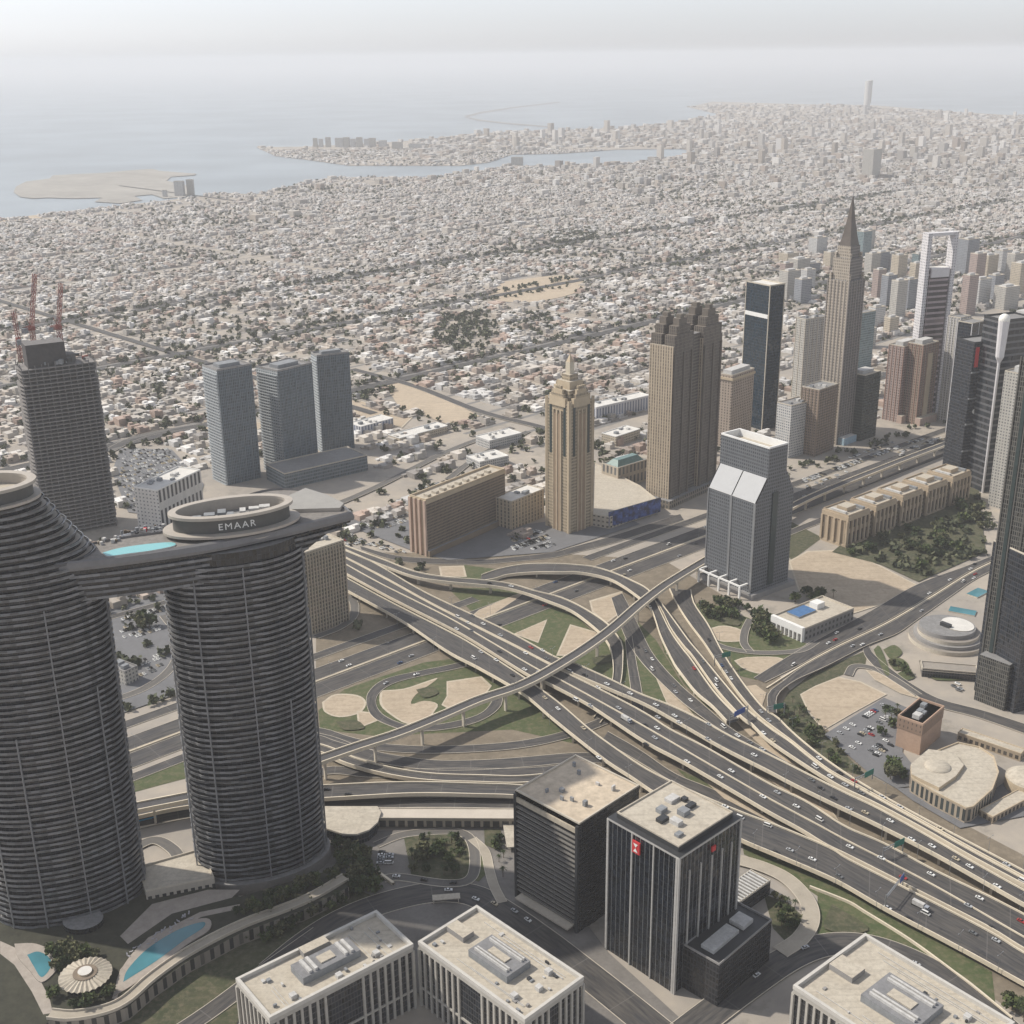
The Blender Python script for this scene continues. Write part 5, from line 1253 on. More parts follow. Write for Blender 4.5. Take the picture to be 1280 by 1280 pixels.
for s, v, w_, l_, hh, m_ in ((.42, .62, 5, 4, 2.4, UNIT), (.3, .5, 6, 4, 2, DARKM), (.55, .42, 5, 5, 3, UNIT), (.7, .45, 6, 3, 2, DARKM), (.66, .68, 7, 5, 2, UNIT_L), (.75, .58, 3, 3, 2, DARKM), (.22, .2, 4, 3, 1.6, UNIT), (.36, .36, 4, 6, 2.6, UNIT_L)):
    q = quadpt(poly, s, v); b = MB(); b.box((q.x, q.y, h + 2.4), (w_, l_, hh), m_, math.atan2((poly[1] - poly[0]).y, (poly[1] - poly[0]).x)); b.build("rooftop_unit", t)
b = MB(); q = sub(poly, -.03, -.01, .52, .625); b.prism(q, h - 11.5, h - 4.5, RED, RED, bottom=True); lp = b.build("logo_panel", t)
b = MB(); A_, B_ = quadpt(poly, -.034, .62), quadpt(poly, -.034, .525); mz = h - 8
def pv(u, z): p = lerp(A_, B_, u); return (p.x, p.y, mz + z)
b.face([pv(.15, -2.5), pv(.5, -.2), pv(.85, -2.5)], WHITE); b.face([pv(.85, 2.5), pv(.5, .2), pv(.15, 2.5)], WHITE); o = b.build("logo_mark", t)
b = MB(); b.prism(sub(poly, .50, .56, -.03, -.012), h - 9, h - 6, RED, RED, bottom=True); b.build("logo_panel", t)
# dark podium with white louvred roof beside the black tower
poly = rect(G(896, 1262), G(962, 1203), depth=24); hP = HT(tuple(poly[1]) + (0,), 1152)
poly = [V2(G(872, 1205 + 40)), V2(G(896, 1260)), V2(G(961, 1202)), V2(G(935, 1165))]; poly = rect(poly[1], poly[2], depth=22)
t = tower("podium_block", "dark low podium with rows of white roof plant beside the black glass tower", "podium", poly, hP, facade("dark_podium", (.03, .03, .032), (.02, .021, .025), 2, 3.6, .8, .7, .2), DARKM, CONC_D, 1.2)
for k in range(14):
    q = quadpt(poly, .12 + .034 * k, .5); b = MB(); b.box((q.x, q.y, hP), (1.5, 8, 2), UNIT_L, math.atan2((poly[1] - poly[0]).y, (poly[1] - poly[0]).x)); b.build("rooftop_unit", t)
q = quadpt(poly, .74, .5); b = MB(); b.box((q.x, q.y, hP), (9, 9, 2.5), UNIT_L, math.atan2((poly[1] - poly[0]).y, (poly[1] - poly[0]).x)); b.build("rooftop_unit", t)
pb = rect(G(918, 1150), G(962, 1118), depth=14); t = tower("louvred_block", "low block with a sloping pale slatted roof behind the black glass tower", "building", pb, 9, MATS["dark_podium"], ROOF_G, CONC)
for k in range(12): b = MB(); b.prism(sub(pb, .03 + .08 * k, .07 + .08 * k, .02, .98), 9.5, 10.4, UNIT_L, UNIT_L, bottom=True); b.build("roof_slat", t)

# ---- three cream-roofed blocks with pillared walls along the bottom
PIL = mat("pillar_stone", (.40, .38, .34), .8, .15, .2)
WIN = facade("pillared_windows", (.06, .06, .062), (.022, .025, .03), 1.8, 3.6, .85, .8, .12, .5, .6, .5, .05)
def pillared(label, corners, h, seed, depthfix=None):
    P = [V2(G(x, y, h)) for x, y in corners]       # near, right, back, left roof corners
    c = cen(P); t = thing("pillared_block", label, "building", (c[0], c[1], 0), "cream-roofed pillared blocks")
    ins = inset(P, 1.0)
    b = MB(); b.prism(ins, 0, h - 2.5, WIN); b.build("windows", t)
    b = MB(); b.prism(inset(P, .2), h - 2.5, h, PIL, None, bottom=True); b.build("attic_band", t)
    k = 0
    for i in range(4):
        A_, B_ = V2(P[i]), V2(P[(i + 1) % 4]); L = (B_ - A_).length; d = (B_ - A_) / L; no = Vector((d.y, -d.x)); kk = max(4, round(L / 4.2))
        for m_ in range(kk + 1):
            u = m_ / kk
            if .40 < u < .60 and L > 40: continue
            p = A_ + d * L * u - no * .6; b = MB(); b.box((p.x, p.y, 0), (1.3, 1.1, h - 2.5), PIL, math.atan2(d.y, d.x)); b.build("pillar", t)
    b = MB(); b.prism(inset(P, .35), h * .28, h * .28 + 1.2, PIL, PIL, bottom=True); b.build("string_course", t)
    roofing(t, P, h, ROOF_B, mat("coping", (.50, .48, .44), .8, .12, .2), 2.2, 1.6)
    ang = math.atan2((P[1] - P[0]).y, (P[1] - P[0]).x)
    sg = sub(P, .30, .70, .32, .68); b = MB(); b.prism(sg, h, h + 4.2, UNIT, mat("screen_roof", (.20, .20, .205), .8, .2, .3)); b.build("plant_screen", t)
    b = MB(); b.prism(sub(P, .45, .55, .42, .58), h + 4.2, h + 4.9, ROOF_B, ROOF_B); b.build("skylight", t)
    for s in (.35, .39, .6, .64): b = MB(); b.prism(sub(P, s, s + .02, .35, .65), h + 4.2, h + 5.6, UNIT_L, UNIT_L); b.build("duct", t)
    b = MB(); b.prism(sub(P, .42, .6, .80, .965), h, h + 3.2, CONC_D, ROOF_B); b.build("stair_head", t)
    r2 = random.Random(seed + 40)
    for q_ in range(16):
        s_, v_ = r2.choice(((r2.uniform(.06, .28), r2.uniform(.08, .92)), (r2.uniform(.74, .94), r2.uniform(.08, .92)), (r2.uniform(.1, .9), r2.uniform(.06, .26))))
        b = MB(); w_ = quadpt(P, s_, v_); b.box((w_.x, w_.y, h), (r2.uniform(.7, 2.4), r2.uniform(.7, 2.4), r2.uniform(.6, 1.8)), r2.choice((UNIT, UNIT_L, DARKM, CONC_D)), ang); b.build("rooftop_unit", t)
    for q_ in range(5):
        s_ = r2.uniform(.08, .26) if q_ % 2 else r2.uniform(.74, .92); b = MB(); a_, c_ = quadpt(P, s_, .1), quadpt(P, s_, r2.uniform(.5, .9)); b.bar((a_.x, a_.y, h + .4), (c_.x, c_.y, h + .4), .35, UNIT_L); b.build("pipe", t)
    for s, v in ((.2, .2), (.78, .2), (.5, .14)): b = MB(); q = quadpt(P, s, v); b.box((q.x, q.y, h), (3, 3, 2.4), UNIT_L, ang); b.build("rooftop_unit", t)
    return P
def roof4(a, r, l, h): # right-angle roof corners from three picked roof corners
    q = rect(G(*a, h), G(*r, h), G(*l, h)); return [proj((p.x, p.y, h)) for p in q]
HB0 = 38
pillared("cream-roofed pillared block at bottom left, its roof half in the tower's shadow", roof4((337, 1277), (517, 1184), (295, 1227), HB0), HB0, 1)
pillared("cream-roofed pillared block at bottom centre with a grey plant screen on its roof", roof4((656, 1279), (730, 1225), (519, 1183), HB0), HB0, 2)
pillared("cream-roofed pillared block at bottom right, cut by the lower edge", roof4((1180, 1362), (1268, 1282), (1003, 1227), HB0), HB0, 3)
# sunken dark link between the two
# ---- flat cream roofs behind the park
q = V2(G(438, 1033)); t = thing("round_ended_building", "flat cream roof with a rounded end beside the tall banded tower", "building", (q.x, q.y, 0))
pts = [V2(G(x, y, 9)) for x, y in ((385, 1010), (470, 1010), (474, 1016), (470, 1028), (460, 1037), (446, 1042), (430, 1042), (412, 1036), (385, 1028))]
pts = pts[::-1]; pts = pts if sum(pts[i].x * pts[(i + 1) % 9].y - pts[(i + 1) % 9].x * pts[i].y for i in range(9)) > 0 else pts[::-1]
b = MB(); b.prism(pts, 0, 8.5, F_DARK); b.build("glass_wall", t); b = MB(); b.prism(inset(pts, -1.2), 8.5, 9.6, CONC, ROOF_B, bottom=True); b.build("roof", t)
poly = [V2(G(x, y, 8)) for x, y in ((472, 1023), (655, 1024), (655, 1011), (472, 1010))]
t = tower("covered_walkway", "long flat cream roof of a covered walkway between tower and park", "walkway", poly, 8, facade("walkway_side", (.30, .26, .2), (.04, .04, .04), 6, 8, .7, .6), mat("cream_roof", (.50, .45, .38), .9, .1, .1), CONC, .6, z0=2)
wallline("low pale wall slanting through the trees towards the park", [(438, 1063), (460, 1083), (492, 1107)], (.3, .3), h=2.2, w=1.6, cat="wall", name="boundary_wall")
# kiosks and small roofs near the park
for k, (p, s, lab) in enumerate((((558, 1128), (16, 5), "small cream canopy on the island inside the curving street"), ((640, 1050), (9, 26), "slim cream pergola along the left side of the louvred tower"))):
    g_ = G(*p); t = thing("pergola", lab, "canopy", (g_.x, g_.y, 0)); b = MB(); b.box((g_.x, g_.y, 3.6), (s[0], s[1], .5), ROOF_B, .1); b.build("roof", t)
    for i in (-.45, .45):
        for j in (-.4, .4): b = MB(); b.box((g_.x + i * s[0], g_.y + j * s[1], 0), (.4, .4, 3.6), CONC); b.build("post", t)

# ================================================================ LOW CITY, TREES, CARS
rs = np.random.RandomState(11)
A2 = np.array([_A.x, _A.y]); D2 = np.array([SZD.x, SZD.y]); N2 = np.array([SZN.x, SZN.y])
def ST(x, y):
    q = np.stack([x, y], -1) - A2
    return q @ D2, q @ N2
def in_poly(P, x, y):
    P = np.array([(p[0], p[1]) for p in P]); inside = np.zeros(x.shape, bool); j = len(P) - 1
    for i in range(len(P)):
        xi, yi, xj, yj = P[i, 0], P[i, 1], P[j, 0], P[j, 1]
        c = ((yi > y) != (yj > y)) & (x < (xj - xi) * (y - yi) / (yj - yi + 1e-12) + xi)
        inside ^= c; j = i
    return inside
def pxv(x, y, z=0.0):
    cp, sp = math.cos(PITCH), math.sin(PITCH); zz = z - EYE
    dep = y * cp - zz * sp; u, v = FPX * x / dep, -FPX * (y * sp + zz * cp) / dep
    c, s = math.cos(ROLL), math.sin(ROLL)
    return 640 + u * c + v * s, 640 - u * s + v * c
# footprints that must stay free of houses and trees
BUILT = []
for o in list(SC.objects):
    if o.parent is None and o.get("category") in ("tower", "building", "hotel", "podium", "walkway", "canopy", "bridge"):
        xs, ys = [], []
        for ch in o.children:
            if ch.type == 'MESH' and len(ch.data.vertices) and not ch.name.startswith(("jib", "counter")):
                co = np.empty(len(ch.data.vertices) * 3); ch.data.vertices.foreach_get("co", co); co = co.reshape(-1, 3)
                xs += [co[:, 0].min() + o.location.x, co[:, 0].max() + o.location.x]; ys += [co[:, 1].min() + o.location.y, co[:, 1].max() + o.location.y]
        if xs and o["category"] != "bridge": BUILT.append((min(xs), max(xs), min(ys), max(ys)))
def free_of_buildings(x, y, m=2.0):
    ok = np.ones(np.shape(x), bool)
    for a, b_, c, d in BUILT: ok &= ~((x > a - m) & (x < b_ + m) & (y > c - m) & (y < d + m))
    return ok
RP_ = np.array([(c.x, c.y, w / 2) for k in ROADS for c, w in zip(*ROADS[k])])
def free_of_roads(x, y, m=3.0):
    x, y = np.atleast_1d(x).astype(float), np.atleast_1d(y).astype(float); ok = np.ones(x.shape, bool)
    for i in range(0, len(x), 400):
        dx = x[i:i + 400, None] - RP_[None, :, 0]; dy = y[i:i + 400, None] - RP_[None, :, 1]
        ok[i:i + 400] = (np.hypot(dx, dy) > RP_[None, :, 2] + m + 5).all(1)
    return ok
LAND = np.array([(p[0], p[1]) for p in land_poly])
sand_free = [[G(*p) for p in q] for q in ([(630, 350), (700, 342), (735, 352), (720, 368), (660, 380), (605, 374)], [(485, 482), (520, 479), (560, 500), (590, 517), (555, 526), (500, 510)],
             [(140, 600), (148, 555), (215, 555), (258, 605), (240, 655), (160, 650)], [(250, 515), (340, 525), (300, 550), (245, 545)], [(540, 425), (555, 395), (610, 390), (625, 410), (610, 440), (560, 440)],
             [(230, 600), (330, 575), (480, 560), (480, 600), (350, 640), (240, 640)])]
GREENS = [[G(*p) for p in q] for q in ([(540, 425), (555, 395), (610, 390), (625, 410), (610, 440), (560, 440)], [(150, 525), (160, 505), (200, 510), (200, 530), (165, 538)], [(180, 480), (230, 455), (250, 470), (200, 495)],
          [(680, 292), (740, 285), (750, 300), (690, 305)], [(640, 395), (680, 392), (700, 412), (640, 418)])]
def rboxes(cx, cy, w, d, z0, z1, ang):
    """vectorised boxes without bottoms: verts (n*8), faces (n*5)"""
    n = len(cx); c, s = np.cos(ang), np.sin(ang); V = np.empty((n, 8, 3))
    for k, (a, b_) in enumerate(((-1, -1), (1, -1), (1, 1), (-1, 1))):
        X, Y = a * w / 2, b_ * d / 2
        for q, z in ((k, z0), (k + 4, z1)):
            V[:, q, 0] = cx + X * c - Y * s; V[:, q, 1] = cy + X * s + Y * c; V[:, q, 2] = z
    F = np.array([(0, 1, 5, 4), (1, 2, 6, 5), (2, 3, 7, 6), (3, 0, 4, 7), (4, 5, 6, 7)])
    return V.reshape(-1, 3), (F[None] + (np.arange(n) * 8)[:, None, None]).reshape(-1, 4)
def raw_mesh(name, V, F, mats, tint=None, mi=None):
    me = bpy.data.meshes.new(name)
    me.vertices.add(len(V)); me.vertices.foreach_set("co", V.astype(np.float32).ravel())
    me.loops.add(F.size); me.loops.foreach_set("vertex_index", F.astype(np.int32).ravel())
    me.polygons.add(len(F)); me.polygons.foreach_set("loop_start", np.arange(0, F.size, F.shape[1], dtype=np.int32))
    me.polygons.foreach_set("use_smooth", np.zeros(len(F), bool))
    me.update(calc_edges=True)
    for m in mats: me.materials.append(m)
    if mi is not None: me.polygons.foreach_set("material_index", mi.astype(np.int32))
    if tint is not None:
        a = me.attributes.new("tint", 'FLOAT_COLOR', 'FACE'); a.data.foreach_set("color", np.concatenate([tint, np.ones((len(tint), 1))], 1).astype(np.float32).ravel())
    return me
TINT = tinted("villa_plaster")
PAL = np.array([(.62, .58, .52), (.56, .50, .42), (.66, .64, .61), (.50, .42, .33), (.46, .36, .28), (.40, .36, .32), (.58, .52, .44), (.70, .67, .62), (.44, .30, .22), (.52, .47, .40)])
PAL = PAL * .68 + PAL.mean(1, keepdims=True) * .32 * np.array([1.0, .985, .98])
VANG = math.atan2(SZD.y, SZD.x) + R(3)
EV, EU = np.array([math.cos(VANG), math.sin(VANG)]), np.array([-math.sin(VANG), math.cos(VANG)])
O2 = np.array([G(640, 560).x, G(640, 560).y])
# plots in blocks: a road every 7 plots along and 2 across, arterial avenues every so often
us, vs = [], []
nu, nv = 265, 172
bu, bv = 17.0, 21.0
for i in range(-nu, nu):
    u = i * bu + (i // 7) * 12 + (i // 35) * 26
    for j in range(-70, nv):
        us.append(u); vs.append(j * bv + (j // 2) * 11 + (j // 14) * 34)
us, vs = np.array(us, float), np.array(vs, float)
us += rs.normal(0, .7, us.shape); vs += rs.normal(0, .6, vs.shape)
X = O2[0] + us * EV[0] + vs * EU[0]; Y = O2[1] + us * EV[1] + vs * EU[1]
s_, t_ = ST(X, Y)
px_, py_ = pxv(X, Y)
keep = in_poly(LAND, X, Y) & (Y > 1000) & (px_ > -240) & (px_ < 1520) & (py_ > 188) & (t_ > 125)
keep &= ~((t_ < 230) & (s_ < 250)) | (py_ < 640)
X, Y = X[keep], Y[keep]
ok = free_of_buildings(X, Y, 10) & free_of_roads(X, Y, 6)
for q in sand_free: ok &= ~in_poly(q, X, Y)
X, Y = X[ok], Y[ok]
# patches of different character
def lowfreq(x, y, sc, seed):
    r = np.random.RandomState(seed); out = np.zeros_like(x)
    for k in range(7):
        a, ph = r.uniform(0, 2 * math.pi), r.uniform(0, 6.3); out += np.sin((x * math.cos(a) + y * math.sin(a)) / (sc * r.uniform(.5, 1.6)) + ph)
    return out / 7
lf, lg = lowfreq(X, Y, 160, 3), lowfreq(X, Y, 420, 9)
p = rs.rand(len(X))
green = (lf > .27) & (p < .42)
empty = ((lg > .38) & (p < .55)) | (p > .965)
house = ~green & ~empty & (p < .93)
hx, hy = X[house], Y[house]; n = len(hx)
ang = np.full(n, VANG) + rs.normal(0, .012, n) + (rs.rand(n) < .02) * rs.uniform(-.6, .6, n)
w, d = rs.uniform(9, 15, n), rs.uniform(9.5, 16.5, n); hh = rs.choice([3.2, 4.2, 5.5, 6.5, 7, 8.5], n, p=[.15, .25, .2, .2, .14, .06])
big = (rs.rand(n) < .02); w[big] *= 1.7; d[big] *= 1.6; hh[big] *= 1.35
col = PAL[rs.randint(0, len(PAL), n)] * rs.uniform(.68, 1.14, (n, 1))
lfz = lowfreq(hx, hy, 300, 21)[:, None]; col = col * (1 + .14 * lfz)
far_ = np.clip((np.hypot(hx, hy) - 2200) / 2200, 0, 1)[:, None] * .45; col = col * (1 - far_) + np.array([.56, .535, .51]) * far_  # farther houses pulled to one pale tone, haze put into their colour
def house_parts(ix):
    c, s = np.cos(ang[ix]), np.sin(ang[ix]); k = len(ix); r = np.random.RandomState(5)
    V1, F1 = rboxes(hx[ix], hy[ix], w[ix], d[ix], np.zeros(k), hh[ix], ang[ix])
    sx, sy = r.choice([-1, 1], k), r.choice([-1, 1], k)
    ox, oy = sx * w[ix] * .25, sy * d[ix] * .22
    V2_, F2 = rboxes(hx[ix] + ox * c - oy * s, hy[ix] + ox * s + oy * c, w[ix] * .42, d[ix] * .4, hh[ix], hh[ix] + r.uniform(1.2, 3.0, k), ang[ix])
    ox, oy = -sx * w[ix] * .5, -sy * (d[ix] * .5 + 1.5)
    V3, F3 = rboxes(hx[ix] + ox * c - oy * s, hy[ix] + ox * s + oy * c, w[ix] * .6, 5 + 0 * ox, np.zeros(k), hh[ix] * .45, ang[ix])
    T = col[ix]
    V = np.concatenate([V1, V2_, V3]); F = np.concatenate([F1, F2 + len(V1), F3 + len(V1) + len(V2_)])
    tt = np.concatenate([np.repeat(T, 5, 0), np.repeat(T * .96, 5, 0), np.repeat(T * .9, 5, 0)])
    return V, F, tt
hpx, hpy = pxv(hx, hy)
order = np.argsort(-hpy + np.where((hpx < 5) | (hpx > 1275), 1e6, 0))
first, rest = order[:300], order[300:]
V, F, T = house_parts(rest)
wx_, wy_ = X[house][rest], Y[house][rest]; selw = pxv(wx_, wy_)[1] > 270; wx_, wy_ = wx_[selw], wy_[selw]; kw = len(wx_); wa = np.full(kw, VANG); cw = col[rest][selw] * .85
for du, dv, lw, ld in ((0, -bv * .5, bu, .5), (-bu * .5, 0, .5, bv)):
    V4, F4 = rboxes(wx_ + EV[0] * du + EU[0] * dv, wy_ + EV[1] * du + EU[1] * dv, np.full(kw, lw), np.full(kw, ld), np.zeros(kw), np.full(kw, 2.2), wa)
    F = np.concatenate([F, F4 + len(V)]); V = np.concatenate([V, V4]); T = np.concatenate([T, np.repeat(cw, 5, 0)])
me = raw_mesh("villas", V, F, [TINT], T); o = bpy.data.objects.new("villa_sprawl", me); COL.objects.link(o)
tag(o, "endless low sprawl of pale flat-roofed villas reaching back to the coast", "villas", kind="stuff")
for i in first:
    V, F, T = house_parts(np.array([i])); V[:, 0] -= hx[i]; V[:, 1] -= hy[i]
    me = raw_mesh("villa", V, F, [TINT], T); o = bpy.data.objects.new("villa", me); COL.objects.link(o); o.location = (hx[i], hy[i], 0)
    tone = "white" if T[0].mean() > .56 else "cream" if T[0].mean() > .42 else "tan"
    tag(o, "%s flat-roofed villa in the low quarter just behind the first row of towers" % tone, "villa", "%s villas behind the first towers" % tone)
# pale compound walls and streets between the plots
sg = MB()
ASPH_F = mat("faded_street", (.19, .182, .172), .9, .2, .05)
rowsV, rowsF = [], []
for j in range(-36, 75):
    v = (2 * j) * bv + j * 11 + ((2 * j) // 14) * 34 - bv / 2 - 6.5
    for i in range(-20, 20):
        u0, u1 = i * 200.0, i * 200.0 + 190
        q = [O2 + EV * u + EU * (v + k) for u, k in ((u0, -3.6), (u1, -3.6), (u1, 3.6), (u0, 3.6))]
        c = sum(q) / 4; pxx, pyy = pxv(c[0], c[1])
        if not (-150 < pxx < 1430 and 215 < pyy < 560): continue
        if ST(c[0], c[1])[1] < 170 or not in_poly(LAND, np.array([c[0]]), np.array([c[1]]))[0] or not free_of_buildings(c[0], c[1], 95): continue
        sg.face([(p_[0], p_[1], .06) for p_ in q], ASPH_F)
tag(sg.build("road"), kind="structure")
# broad avenues
for v_ in (2 * bv * 7 * 1, 2 * bv * 7 * 2.0, 2 * bv * 7 * 3):
    j = int(round(v_ / bv)); v = j * bv + (j // 2) * 11 + (j // 14) * 34 - bv / 2 - 24
    P = [Vector((*(O2 + EV * u + EU * v), 0)) for u in (-2600, 0, 3000)]
    road("AV%d" % j, line3d=P, w=22, n=20, kerb=False)
for i in (-2, 0, 2):
    u = i * 35 * bu + (i * 5) * 12 + i * 26 - bu / 2 - 14
    P = [Vector((*(O2 + EV * u + EU * v), 0)) for v in (250, 1500, 3600)]
    road("AU%d" % i, line3d=P, w=14, n=20, kerb=False)

# ---- far quarter beyond the inlet and mid-rise quarter on the right
def scatter(n, pxr, pyr, hmin, hmax, wmin, wmax, seed, hpow=2.0, tmin=150):
    r = np.random.RandomState(seed); x_, y_ = r.uniform(*pxr, n * 3), r.uniform(*pyr, n * 3)
    P = np.array([tuple(G(a, b_))[:2] for a, b_ in zip(x_, y_)]); ok = in_poly(LAND, P[:, 0], P[:, 1]) & (ST(P[:, 0], P[:, 1])[1] > tmin) & free_of_buildings(P[:, 0], P[:, 1], 12)
    P = P[ok][:n]; gq = wmax * 1.02; rel = (P - O2) @ np.stack([EV, EU], 1); rel = np.unique(np.round(rel / gq), axis=0) * gq; rel[:, 1] += np.round(rel[:, 1] / gq / 3) * 9; P = O2 + rel @ np.stack([EV, EU], 0); P = P[in_poly(LAND, P[:, 0], P[:, 1])]; k = len(P); hgt = hmin + (hmax - hmin) * r.rand(k) ** hpow
    V, F = rboxes(P[:, 0], P[:, 1], r.uniform(wmin, wmax, k), r.uniform(wmin, wmax, k), np.zeros(k), hgt, VANG + r.normal(0, .01, k))
    return V, F, np.repeat(PAL[r.randint(0, 8, k)] * r.uniform(.6, .95, (k, 1)), 5, 0)  # narrowed tone range, distance haze put into the block colours
parts = [scatter(9000, (560, 1420), (132, 208), 4, 22, 14, 42, 31, 3.0), scatter(260, (640, 1420), (134, 215), 15, 75, 16, 34, 35, 2.2), scatter(2200, (620, 1420), (160, 240), 5, 24, 10, 28, 32, 2.4), scatter(200, (350, 1400), (215, 300), 8, 22, 14, 34, 34, 2.0), scatter(320, (330, 640), (164, 206), 4, 16, 14, 40, 33)]
V, F, T = [], [], []; off = 0
for a, b_, c in parts: V.append(a); F.append(b_ + off); T.append(c); off += len(a)
o = bpy.data.objects.new("distant_city", raw_mesh("distant_city", np.concatenate(V), np.concatenate(F), [TINT], np.concatenate(T))); COL.objects.link(o)
tag(o, "hazy distant city blocks beyond the inlet", "buildings", kind="stuff")

# ---- individual mid-rise blocks behind the spired tower and to its right
FBG = [F_GREY, F_WHITE, F_BEIGE, F_PINK, F_TEAL, facade("slate_flats", (.25, .26, .28), (.10, .11, .13), 3, 3.4, .55, .55)]
NM = ["pale grey", "white", "beige", "pinkish", "teal glass", "slate grey"]
mids = [(990, 330, 18, 318, 2), (1003, 345, 20, 325, 0), (1018, 342, 16, 330, 5), (1026, 318, 16, 298, 1), (1042, 335, 14, 316, 2), (1082, 322, 13, 290, 4), (1093, 345, 14, 318, 0), (1104, 342, 14, 316, 5), (1116, 340, 13, 318, 1),
        (1126, 350, 14, 320, 2), (1112, 385, 14, 345, 5), (1124, 400, 15, 352, 0), (1138, 388, 13, 350, 5), (1145, 375, 12, 330, 2), (1100, 372, 12, 338, 3), (990, 375, 20, 340, 0), (1006, 380, 16, 350, 5), (1012, 365, 14, 338, 1),
        (1212, 345, 18, 300, 5), (1222, 365, 14, 318, 3), (1238, 352, 16, 320, 2), (1256, 342, 15, 314, 1), (1270, 352, 14, 318, 0), (1212, 395, 14, 345, 3), (1228, 385, 18, 350, 1), (1262, 388, 22, 360, 0), (1278, 372, 18, 330, 2), (1246, 375, 14, 345, 5),
        (1094, 224, 13, 187, 0), (1068, 316, 10, 292, 5), (1088, 312, 10, 288, 0), (985, 350, 12, 330, 3), (1150, 345, 12, 318, 4), (1098, 410, 16, 385, 1), (1116, 420, 14, 398, 2), (1086, 436, 18, 412, 0)]
BUILT_MID = []
for k, (bx, by, wpx, ty, f) in enumerate(mids):
    a = G(bx - wpx * .35, by); rr = G(bx + wpx * .45, by - wpx * .12); q = rect(a, rr, depth=max(14, (rr - a).length * .7))
    h = HT((a.x, a.y, 0), ty); near = "right of" if bx > 1075 else "left of"
    lab = "%s mid-rise block in the quarter %s the dark spire, %s" % (NM[f], near, "at the back" if by < 335 else "in its middle rows" if by < 372 else "at its front")
    if k == 28: lab = "lone broad grey block standing tall in the hazy flat city above the spire"
    t = tower("midrise_block", lab, "building", q, h, FBG[f], ROOF_W if k % 3 else ROOF_B, CONC, group=None if k == 28 else "%s mid-rise blocks %s the dark spire, %s" % (NM[f], near, "back rows" if by < 335 else "middle rows" if by < 372 else "front row"))
    capblock(t, inset(q, (q[1] - q[0]).length * .22), h, 3.5, UNIT_L)
# far towers: island cluster, paired coastal towers, lone hazy tower
for k, (bx, by, w_, ty, lab) in enumerate([(394, 184, 5, 173, 0), (401, 184, 5, 174, 0), (410, 184, 6, 172, 0), (424, 184, 10, 173, 0), (433, 184, 7, 172, 0), (441, 184, 6, 174, 0), (449, 184, 7, 172, 0), (458, 184, 6, 174, 0), (465, 184, 8, 173, 0), (478, 184, 9, 176, 0), (496, 186, 12, 178, 0), (520, 186, 18, 180, 0), (545, 186, 14, 182, 0),
                                       (224, 245, 11, 227, 1), (238, 244, 8, 225, 2), (206, 246, 5, 238, 3), (646, 207, 14, 197, 4)]):
    a = G(bx - w_ / 2, by, 0); rr = G(bx + w_ / 2, by, 0); q = rect(a, rr, depth=(rr - a).length * .6); h = HT((a.x, a.y, 0), ty)
    t = tower("coastal_tower", ["far pale block in the cluster on the hazy port peninsula", "wider of two grey blocks beside the sandy island", "narrower grey block right beside the wider one near the sandy island", "small grey block left of the pair near the sandy island", "grey block on the near shore of the inlet"][lab], "tower", q, h, F_WHITE if k % 2 else F_GREY, group="blocks on the port peninsula" if lab == 0 else None)
q = G(1083, 136); hh_ = HT((q.x, q.y, 0), 101)
t = thing("distant_tower", "solitary white tower far away in the haze above the spire", "tower", (q.x, q.y, 0))
b = MB(); b.prism(ell(q.x, q.y, 26, 40, 0, 20), 0, hh_, F_WHITE, ROOF_W); b.build("shaft", t); b = MB(); b.prism(ell(q.x + 18, q.y, 16, 30, 0, 20), hh_ * .2, hh_ * 1.02, F_GREY, ROOF_W); b.build("upper_core", t)
poly = rectpx((158, 858), (174, 850), None, 22); t = tower("low_hall", "grey low block on the dark lot seen through the gap between the banded towers", "building", poly, 12, F_GREY, ROOF_G, CONC_D); roof_boxes(t, poly, 12, 4, 5)
# low halls behind the tan towers
for k, (N, Rr, dp, h_, lab, m_) in enumerate([((600, 588), (636, 580), 30, 10, "square flat-roofed white hall behind the brown slab block", 0), ((612, 562), (652, 552), 28, 11, "larger white flat-roofed hall behind the small square one", 0), ((745, 528), (812, 512), 22, 20, "long white block with blue-grey strips behind the beige arcade", 1),
                                              ((770, 558), (800, 548), 24, 12, "cream low block between the beige arcade and the long white one", 2), ((452, 545), (492, 534), 26, 12, "blue-edged white low block right of the blue-grey towers", 1), ((500, 556), (560, 540), 24, 8, "sandy low villa compound right of the blue-grey towers", 2)]):
    q = rectpx(N, Rr, None, dp); t = tower("low_hall", lab, "building", q, h_, (F_WHITE, facade("blue_strips", (.50, .50, .52), (.16, .19, .26), 5, 20, .5, .8, .2), F_BEIGE)[m_], ROOF_W, WHITE, 1.0); roof_boxes(t, q, h_, 4, 90 + k)

